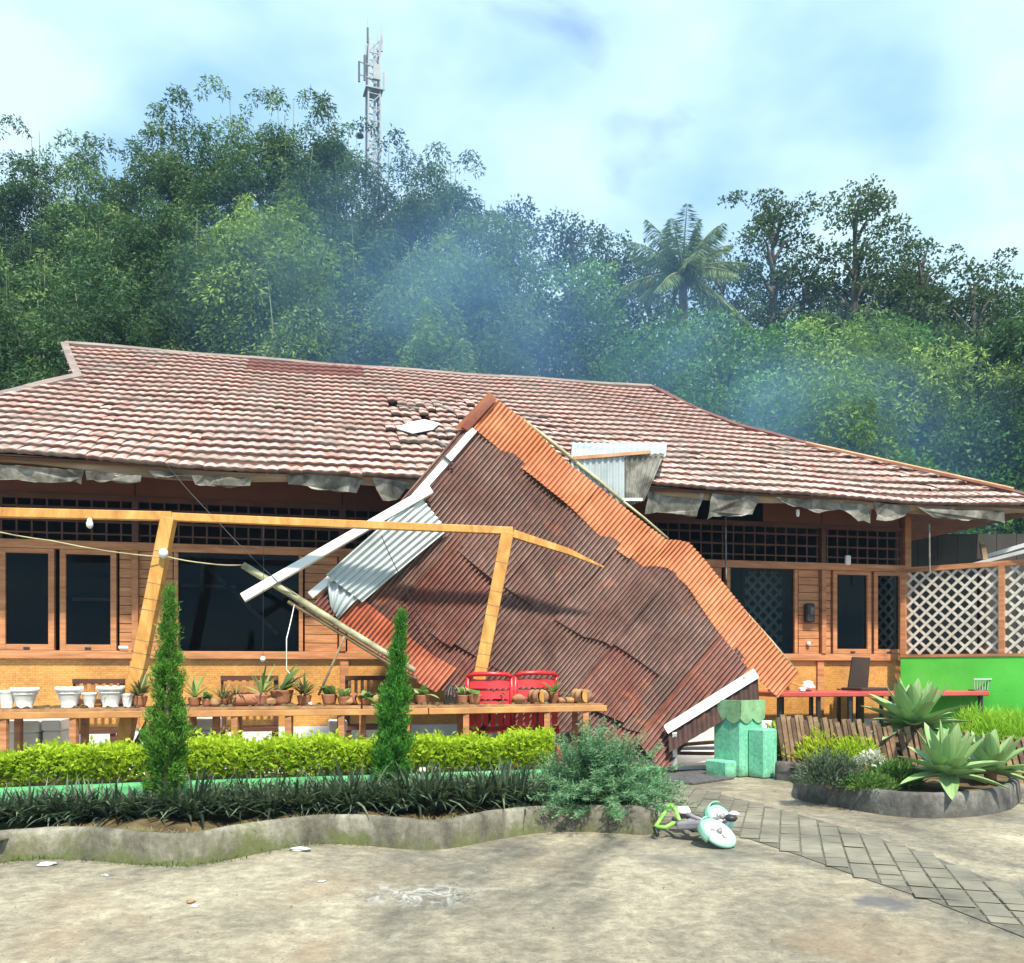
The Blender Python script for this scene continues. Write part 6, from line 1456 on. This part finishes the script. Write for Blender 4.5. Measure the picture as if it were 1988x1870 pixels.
def grow(kd, H, R, seed, Y):
    """one tree at its real size: a fountain of bamboo culms or a forked trunk, carrying leaf puffs"""
    rg = np.random.default_rng(seed); V = []; RN = []; cm = MB(); lk = 0.6 + 0.4 * Y / 25.0
    kind = kd[0]; bam = kind in 'bl'
    mat = LM[{'b': 'bam', 'l': 'bamlight', 'd': 'dark', 'f': 'fresh', 's': 'olive'}[kind]]
    puffs = []
    if bam:
        ttone = rg.normal(0, .12); nc = int(10 + 3.2 * R); droop = 1.25 if kind == 'l' else 0.85
        for c in range(nc):
            az = rg.uniform(0, 6.283); q_ = math.sqrt((c + 0.5) / nc); Rr = R * q_ * rg.uniform(.75, 1.05); h = H * (1.03 - 0.30 * q_ ** 2.2) * rg.uniform(0.86, 1.0)
            out = np.array([math.cos(az), math.sin(az), 0]); base = np.array([rg.normal(0, .35), rg.normal(0, .35), 0])
            path = lambda t: base + out * Rr * t ** 1.7 + np.array([0, 0, 1]) * h * (t - 0.10 * droop * q_ * t ** 4) / (1 - 0.10 * droop * q_)
            cm.tube([Vector(path(x)) for x in np.linspace(0, 1, 8)], [0.06 * (1 - .85 * x) for x in np.linspace(0, 1, 8)], 5, False)
            hd_ = rg.uniform(0.8, 1.35) * (0.75 + 0.05 * R)           # the drooping head, a few looser tufts below it
            tone = rg.normal(0, 0.2) + ttone; cen = path(0.88)
            for b in range(9):
                v_ = norm(rg.normal(0, 1, 3) + np.array([0, -.2, .35])); puffs.append((cen + v_ * hd_ * np.array([.75, .75, 1.0]), 0.55 * hd_ * rg.uniform(.6, 1.1), 0.5 * droop, tone))
            for b in range(int(2 + h * 0.16)):
                t = rg.uniform(0.28, 0.80); puffs.append((path(t) + norm(rg.normal(0, 1, 3)) * 0.5, rg.uniform(.55, 1.0), 0.35 * droop, tone - .12))
            if rg.random() < 0.7:                                   # a nodding whip tip
                tip = path(1.0); 
                for w_ in range(4): puffs.append((tip + out * 0.28 * (w_ + 1) + np.array([0, 0, 0.25 - 0.16 * (w_ - 1) ** 2]), 0.22, 0.8, tone))
    else:
        sp_ = kind == 's'
        tw = [Vector((0, 0, -.3)), Vector((R * .06, 0, H * .3)), Vector((R * .02 * math.sin(seed), R * .05, H * .6)), Vector((0, 0, H * .93))]
        cm.tube(tw, [0.022 * H, 0.018 * H, 0.012 * H, 0.03], 7, False)
        n = int((16 + 4.5 * R * H / 6) * (0.75 if sp_ else 1.0)); c0 = 0.50 if sp_ else (0.22 if kind == 'd' else 0.08)
        for c in range(n):
            f = (c + rg.random()) / n; az = c * 2.4 + rg.uniform(-.5, .5); pf = math.sin(math.pi * (0.16 + 0.76 * f)) ** 0.8
            rr_ = R * pf * rg.uniform(0.35, 1.0); z = H * (c0 + (0.97 - c0) * f)
            cc_ = np.array([rr_ * math.cos(az), rr_ * math.sin(az), z])
            zs = max(H * .15, z - 0.55 * rr_ - .4); cm.tube([(0, 0, zs), Vector(cc_ * np.array([.55, .55, 1])) - Vector((0, 0, .12 * rr_)), Vector(cc_)], [0.010 * H * (1 - .5 * f), 0.04, 0.015], 5, False)
            pr = (0.60 if sp_ else 1.15) * rg.uniform(.7, 1.3) * (0.7 + 0.06 * R)
            tone = rg.normal(0, .18); puffs.append((cc_, pr, 0.12, tone))
            if sp_:
                for w_ in range(3): puffs.append((cc_ + rg.normal(0, .7, 3) * np.array([1, 1, .6]), pr * .75, .2, tone))
    for c, pr, dr, tone in puffs:
        n = int((620 if bam else 600 if kind != 's' else 420) * pr ** 1.7 / lk ** 1.6) + 14
        q = norm(rg.normal(0, 1, (n, 3)) + np.array([0, -.15, .25])); rr_ = pr * rg.uniform(0.12, 1.0, n) ** 0.4
        lump_ = 1 + 0.22 * np.sin(4 * np.arctan2(q[:, 1], q[:, 0]) + c[0]) * np.cos(3 * q[:, 2])
        p = c[None] + q * (rr_ * lump_)[:, None] * (np.array([.95, .95, 1.0]) if bam else np.array([1.1, 1.1, 0.70]))[None]
        hd = np.linalg.norm((p - c[None])[:, :2], axis=1); p[:, 2] -= dr * hd ** 1.8
        if bam: d = q * np.array([.9, .9, .25])[None] + np.array([0, 0, -0.5])[None] + rg.normal(0, .4, (n, 3)); L, Wd = 0.145, 0.042
        else: d = q * np.array([.8, .8, .4])[None] + np.array([0, 0, -.15])[None] + rg.normal(0, .5, (n, 3)); L, Wd = 0.13, 0.072
        V.append(leaves3(p, d, lk * L * rg.uniform(.6, 1.25, n), lk * Wd * rg.uniform(.7, 1.3, n))); RN.append(np.clip(0.42 + 0.20 * q[:, 2] + tone + rg.normal(0, .06) + rg.normal(0, .10, n), 0, 1))  # upward leaves painted lighter so the puff tops look sunlit
    return fast_mesh('crown', np.concatenate(V), 3, mat, np.concatenate(RN)), cm.mesh('culms' if bam else 'trunk', M['culm'] if bam else M['bark'], True)
TREES = [  # kind, u, top v, half width px, distance, name, label
    # far bamboo, left
    ('b0', 10, 268, 95, 31, 'bamboo clump whose crown meets the left picture edge, far row'), ('b2', 95, 262, 75, 32, 'slender bamboo clump just right of the left edge, far row'),
    ('b2', 190, 234, 70, 31, 'bamboo clump with a notched top, left of the sky gap'), ('b1', 318, 214, 105, 30, 'wide bamboo clump rising right of the left sky gap'),
    ('b0', 430, 196, 90, 29, 'domed bamboo clump left of the tallest one'), ('b2', 558, 164, 78, 29, 'tallest bamboo clump left of the radio tower'),
    ('b0', 655, 224, 80, 30, 'bamboo clump directly left of the radio tower foot'), ('b1', 735, 262, 80, 28, 'bamboo clump in front of the radio tower foot'),
    ('b1', 868, 268, 85, 29, 'bamboo clump with arching tips right of the radio tower'),
    # middle bamboo
    ('b1', 60, 470, 120, 23, 'drooping bamboo clump at the left edge, middle row'), ('b0', 215, 400, 110, 25, 'dark bamboo clump above the roof gable, middle row'), ('b2', 345, 372, 95, 25, 'dark bamboo clump left of the pale hanging one, middle row'),
    ('b0', 660, 420, 110, 24, 'bamboo clump above the dark roof patch, middle row'), ('b0', 800, 430, 90, 24, 'bamboo clump in the smoke right of the tower line, middle row'),
    # front pale bamboo
    ('l0', 490, 398, 85, 20, 'pale bamboo clump with long hanging plumes, front row'), ('l1', 610, 492, 95, 19.5, 'low pale bamboo clump right of the hanging plumes'), ('l1', 928, 420, 110, 21, 'yellowish pale bamboo clump right of the smoke'),
    ('l0', 815, 520, 80, 19.5, 'pale bamboo clump behind the blue smoke'), ('b1', 45, 590, 130, 18.5, 'lowest drooping bamboo at the left edge behind the hip'), ('b0', 250, 560, 110, 20, 'shaded low bamboo behind the roof gable'), ('b2', 390, 540, 80, 20.5, 'shaded narrow bamboo left of the pale plumes, low row'), ('b0', 720, 560, 90, 20, 'shaded low bamboo behind the middle of the ridge'),
    # centre
    ('d0', 995, 362, 42, 34, 'dark conical tree standing behind the yellowish bamboo'), ('d1', 1110, 388, 80, 33, 'dark round-topped tree left of the palm'), ('d0', 1190, 442, 70, 31, 'dark tree between the round-topped tree and the palm'),
    ('f0', 1130, 500, 95, 24, 'layered fresh green tree below the round-topped tree'), ('d1', 1060, 560, 95, 22, 'dark leafy tree above the middle of the ridge'), ('f1', 1240, 640, 80, 20, 'bright bush at the right end of the ridge'), ('d0', 1260, 470, 80, 30, 'dark tree directly behind the palm on its left'),
    ('d1', 1400, 470, 80, 30, 'dark tree directly behind the palm on its right'),
    # right
    ('s0', 1500, 342, 90, 30, 'tall thin-crowned tree right of the palm'), ('s1', 1660, 328, 85, 30, 'tallest thin-crowned tree on the right'), ('s1', 1790, 438, 75, 29, 'arching thin-crowned tree right of the two tall ones'), ('s0', 1890, 478, 90, 28, 'round thin-crowned tree near the right edge'),
    ('f0', 1400, 590, 110, 22, 'fresh green tree below the palm'), ('f1', 1520, 590, 90, 23, 'fresh green tree below the tall thin-crowned tree'), ('d1', 1610, 570, 90, 24, 'dark green tree below the two tall thin crowns'), ('d0', 1560, 500, 80, 30, 'dark tree filling the gap between the two tall thin crowns'), ('f0', 1740, 590, 90, 25, 'green tree above the bright bamboo on the right'),
    ('l1', 1680, 640, 120, 20, 'bright yellow-green bamboo clump on the right'), ('l0', 1790, 700, 100, 19, 'bright bamboo clump with plumes hanging above the hip'), ('b1', 1900, 600, 110, 22, 'olive bamboo clump near the right edge, upper row'), ('b0', 1975, 590, 90, 21, 'dark bamboo cut by the right picture edge, upper row'),
    ('f0', 1322, 578, 75, 23, 'fresh green tree hiding the foot of the palm'), ('d1', 1745, 505, 85, 31, 'dark tree behind the arching thin crown'), ('d0', 1840, 560, 90, 30, 'dark tree left of the round thin crown'), ('d1', 1955, 545, 90, 31, 'dark tree closing the skyline at the right edge'), ('d0', 1655, 500, 70, 32, 'dark tree behind the tallest thin crown'),
    ('f1', 1500, 690, 95, 19.5, 'leafy green tree right of the smoke above the hip'), ('f0', 1370, 720, 80, 18.5, 'low bush rising from the smoke right of the ridge end'), ('l1', 1625, 770, 90, 17.5, 'low bright plumes just above the right hip'), ('f1', 1880, 790, 100, 18, 'low green tree above the hip near the right edge'), ('b2', 1965, 740, 90, 18, 'dark low bamboo at the right picture edge'), ('f1', 1740, 860, 70, 16.6, 'lowest green bush above the right hip'), ('f0', 1480, 800, 70, 17.2, 'small bush peeking over the hip in the smoke'),
]
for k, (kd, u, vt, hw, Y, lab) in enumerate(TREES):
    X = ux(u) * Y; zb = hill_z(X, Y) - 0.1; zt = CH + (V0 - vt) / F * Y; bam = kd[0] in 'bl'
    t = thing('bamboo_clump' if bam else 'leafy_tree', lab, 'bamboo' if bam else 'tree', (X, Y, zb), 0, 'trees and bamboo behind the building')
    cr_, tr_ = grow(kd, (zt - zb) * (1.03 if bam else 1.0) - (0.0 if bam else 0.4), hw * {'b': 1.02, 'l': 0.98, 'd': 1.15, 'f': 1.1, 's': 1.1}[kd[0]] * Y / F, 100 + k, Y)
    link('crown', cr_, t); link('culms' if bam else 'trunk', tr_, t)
# coconut palm
def palm(u, vc, Y, L):
    X = ux(u) * Y; zb = hill_z(X, Y); zc = CH + (V0 - vc) / F * Y
    t = thing('coconut_palm', 'coconut palm with drooping fronds above the middle trees', 'palm', (X, Y, zb)); hz = zc - zb
    MB().tube([(0.3, 0, -.2), (0.1, 0, hz * .5), (0, 0, hz)], [0.2, 0.15, 0.12], 8).obj('trunk', M['bark'], t, smooth=True)
    rg = np.random.default_rng(3)
    for k in range(22):
        az = k * 2.4 + rg.uniform(-.2, .2); el = 1.42 - 1.85 * (k / 21) ** 1.15; Lf = L * rg.uniform(.85, 1.1); n = 100
        s = np.linspace(0.02, 1, n); out = np.array([math.cos(az), math.sin(az), 0])
        r = Lf * s * math.cos(el) * (1 - .12 * s) + 0.15 * Lf * s ** 2 * math.cos(el * .5); z = Lf * (s * math.sin(el) - (0.28 * math.cos(el * .6)) * s ** 2.2)
        p = out[None] * r[:, None] + np.array([0, 0, 1])[None] * (hz + z)[:, None]; tan = norm(np.gradient(p, axis=0)); sd_ = np.array([-math.sin(az), math.cos(az), 0]); V = []
        for sg in (1, -1):
            d = tan * .55 + sd_[None] * sg * 0.55 + np.array([0, 0, -0.7])[None] + rg.normal(0, .1, (n, 3))
            V.append(leaves(p, d, 0.62 * np.sin(np.pi * (.12 + .85 * s)) ** .6, np.full(n, .03)))
        f = link('frond', fast_mesh('frond', np.concatenate(V), 4, LM['palm'], np.clip(rg.normal(.35 + .5 * (k / 21), .1, 2 * n), 0, 1)), t)
        MB().tube([Vector(q) for q in p[::7]], [0.035 * (1 - .9 * x) + .004 for x in np.linspace(0, 1, len(p[::7]))], 5, False).obj('rib', M['culm'], f, smooth=True)
print('leaf quads', sum(len(o.data.polygons) for o in COL.objects if o.type == 'MESH' and o.name.startswith('crown')))
palm(1325, 530, 26, 2.1)
# undergrowth over the hill
n = 70000
x = RNG.uniform(-40, 45, n); y = 16.8 + 40 * RNG.uniform(0, 1, n) ** 1.5
hz = np.maximum(0, 0.22 * (y - 17)); cl = 0.9 + 1.4 * (np.sin(x * .9 + y * .4) * np.sin(y * .7 - x * .3) * .5 + .5) + 0.03 * (y - 17)
z = hz + cl * RNG.uniform(0, 1, n) ** 0.4
pos = np.stack([x, y, z], 1); d = RNG.normal(0, 1, (n, 3)) + np.array([0, -.3, 0])
o = link('hill_undergrowth', fast_mesh('hill_undergrowth', leaves(pos, d, RNG.uniform(.25, .6, n), RNG.uniform(.10, .22, n), .1), 4, LM['dark'], RNG.uniform(0, 1, n)))
tag(o, 'dark leafy undergrowth covering the slope under the trees', 'undergrowth', kind='stuff')

# ------------------------------------------------------------------ radio tower
def tower(u, vt, Y):
    X = ux(u) * Y; zb = hill_z(X, Y); zt = CH + (V0 - vt) / F * Y
    t = thing('radio_tower', 'slender steel lattice radio tower rising behind the bamboo', 'tower', (X, Y, zb), 0.35); H = zt - zb
    MT = simple('galvanised_steel', [(0.3, (0.22, 0.23, 0.25)), (0.7, (0.36, 0.37, 0.38))], 1, 3, 0.5, bumps=None)
    MR = simple('red_steel', [(0.3, (0.32, 0.15, 0.13)), (0.7, (0.42, 0.24, 0.2))], 1, 3, 0.5, bumps=None)
    w = lambda z: 0.62 + 0.2 * (1 - z / H)
    cs = ((-1, -1), (1, -1), (1, 1), (-1, 1)); n = 26; zs = [H * 0.3 + H * 0.7 * k / n for k in range(n + 1)]
    for sx, sy in cs: MB().bar((sx * w(0) * .8, sy * w(0) * .8, 0), (sx * w(H) * .62, sy * w(H) * .62, H), 0.11, 0.11).obj('leg', MT, t)
    hw_ = lambda z: (w(0) * .8) + ((w(H) * .62) - (w(0) * .8)) * z / H
    for k in range(n):
        mb = MB(); z0, z1 = zs[k], zs[k + 1]; a, b = hw_(z0), hw_(z1)
        for i in range(4):
            (x0, y0), (x1, y1) = cs[i], cs[(i + 1) % 4]
            mb.bar((x0 * a, y0 * a, z0), (x1 * b, y1 * b, z1), 0.06, 0.06); mb.bar((x0 * a, y0 * a, z0), (x1 * a, y1 * a, z0), 0.06, 0.06)
        mb.obj('brace_bay', MR if 9 < k < 13 else MT, t)
    MB().bar((0.15, 0.1, H * .3), (0.12, 0.1, H), 0.16, 0.10).obj('ladder', MT, t)
    for dx, z0, z1 in ((-1.1, 0.905, 0.945), (-0.72, 0.91, 0.96), (0.65, 0.90, 0.935), (0.5, 0.975, 1.01), (-0.5, 0.985, 1.015)):
        MB().bar((dx, -0.6, H * z0), (dx, -0.6, H * z1), 0.13, 0.10).obj('panel_antenna', M['black_metal'] if dx < 0 else MT, t)
    for z in (0.92, 0.945): MB().bar((-1.1, -0.6, H * z), (0, -0.4, H * z), 0.06, 0.06).obj('antenna_arm', MT, t)
    MB().bar((0.1, -0.75, H * .915), (0.1, -0.75, H * .945), 0.5, 0.12).obj('equipment_box', MT, t)
    MB().lathe([(0.3, 0), (0.25, .15), (.1, .25)], 14, (-1.05, -0.5, H * .80)).obj('dish', M['black_metal'], t, smooth=True)
    for x, y in ((-.5, -.5), (.5, -.4), (.4, .5)): MB().bar((x, y, H), (x, y, H + 1.3), 0.05, 0.05, w1=.02, h1=.02).obj('whip_antenna', MT, t)
    for z in (.90,): MB().box(-hw_(0) * .95, -hw_(0) * .95, H * z, hw_(0) * .95, hw_(0) * .95, H * z + .08).obj('platform', MT, t)
tower(724, 84, 62)

# ------------------------------------------------------------------ air: thin haze and smoke drifting behind the roof
hz = MB().box(-60, -6, -1.2, 60, 95, 62).obj('haze', None); hz['kind'] = 'stuff'; hz['label'] = 'thin bluish haze filling the air over the yard and trees'; hz['category'] = 'haze'
m = bpy.data.materials.new('haze_air'); m.use_nodes = True; nt = m.node_tree; nt.nodes.clear()
ou = nt.nodes.new('ShaderNodeOutputMaterial'); pvn = nt.nodes.new('ShaderNodeVolumePrincipled'); pvn.inputs['Color'].default_value = (0.40, 0.68, 1.0, 1); pvn.inputs['Density'].default_value = 0.0009; pvn.inputs['Anisotropy'].default_value = 0.2
nt.links.new(pvn.outputs[0], ou.inputs['Volume']); hz.data.materials.append(m)
def smoke(label, lo, hi, c, r, dens, seed):
    o = MB().box(*lo, *hi).obj('smoke', None); o['kind'] = 'stuff'; o['label'] = label; o['category'] = 'smoke'
    m = bpy.data.materials.new('smoke_volume'); m.use_nodes = True; nt = m.node_tree; nt.nodes.clear()
    ou = nt.nodes.new('ShaderNodeOutputMaterial'); pv_ = nt.nodes.new('ShaderNodeVolumePrincipled'); pv_.inputs['Color'].default_value = (0.32, 0.60, 1.0, 1); pv_.inputs['Anisotropy'].default_value = 0.3
    v = coords(nt, 'world'); nf = noise(nt, v, 0.36, 4, 0.6, 0.9)
    sb = nd(nt, 'ShaderNodeVectorMath', operation='SUBTRACT'); nt.links.new(v, sb.inputs[0]); sb.inputs[1].default_value = c
    sc = nd(nt, 'ShaderNodeVectorMath', operation='DIVIDE'); nt.links.new(sb.outputs[0], sc.inputs[0]); sc.inputs[1].default_value = r
    ln = nd(nt, 'ShaderNodeVectorMath', operation='LENGTH'); nt.links.new(sc.outputs[0], ln.inputs[0])
    fall = ramp(nt, ln.outputs['Value'], [(0.0, 1.0), (1.0, 0.0)]); nn = ramp(nt, nf, [(0.33, 0.12), (0.70, 1.0)])
    den = mixc(nt, 1.0, fall, nn, 'MULTIPLY'); mu = nd(nt, 'ShaderNodeMath', operation='MULTIPLY'); nt.links.new(den, mu.inputs[0]); mu.inputs[1].default_value = dens
    nt.links.new(mu.outputs[0], pv_.inputs['Density']); nt.links.new(pv_.outputs[0], ou.inputs['Volume']); o.data.materials.append(m)
smoke('blue smoke drifting up behind the middle of the ridge', (-7.5, 15.2, 4.6), (6.5, 18.6, 14.0), (-0.6, 16.9, 7.4), (6.6, 1.65, 5.2), 0.42, 1)
smoke('blue smoke hanging low behind the right hip of the roof', (0.5, 14.9, 2.4), (10.5, 17.6, 9.0), (5.2, 16.3, 4.8), (5.0, 1.3, 3.6), 0.62, 2)
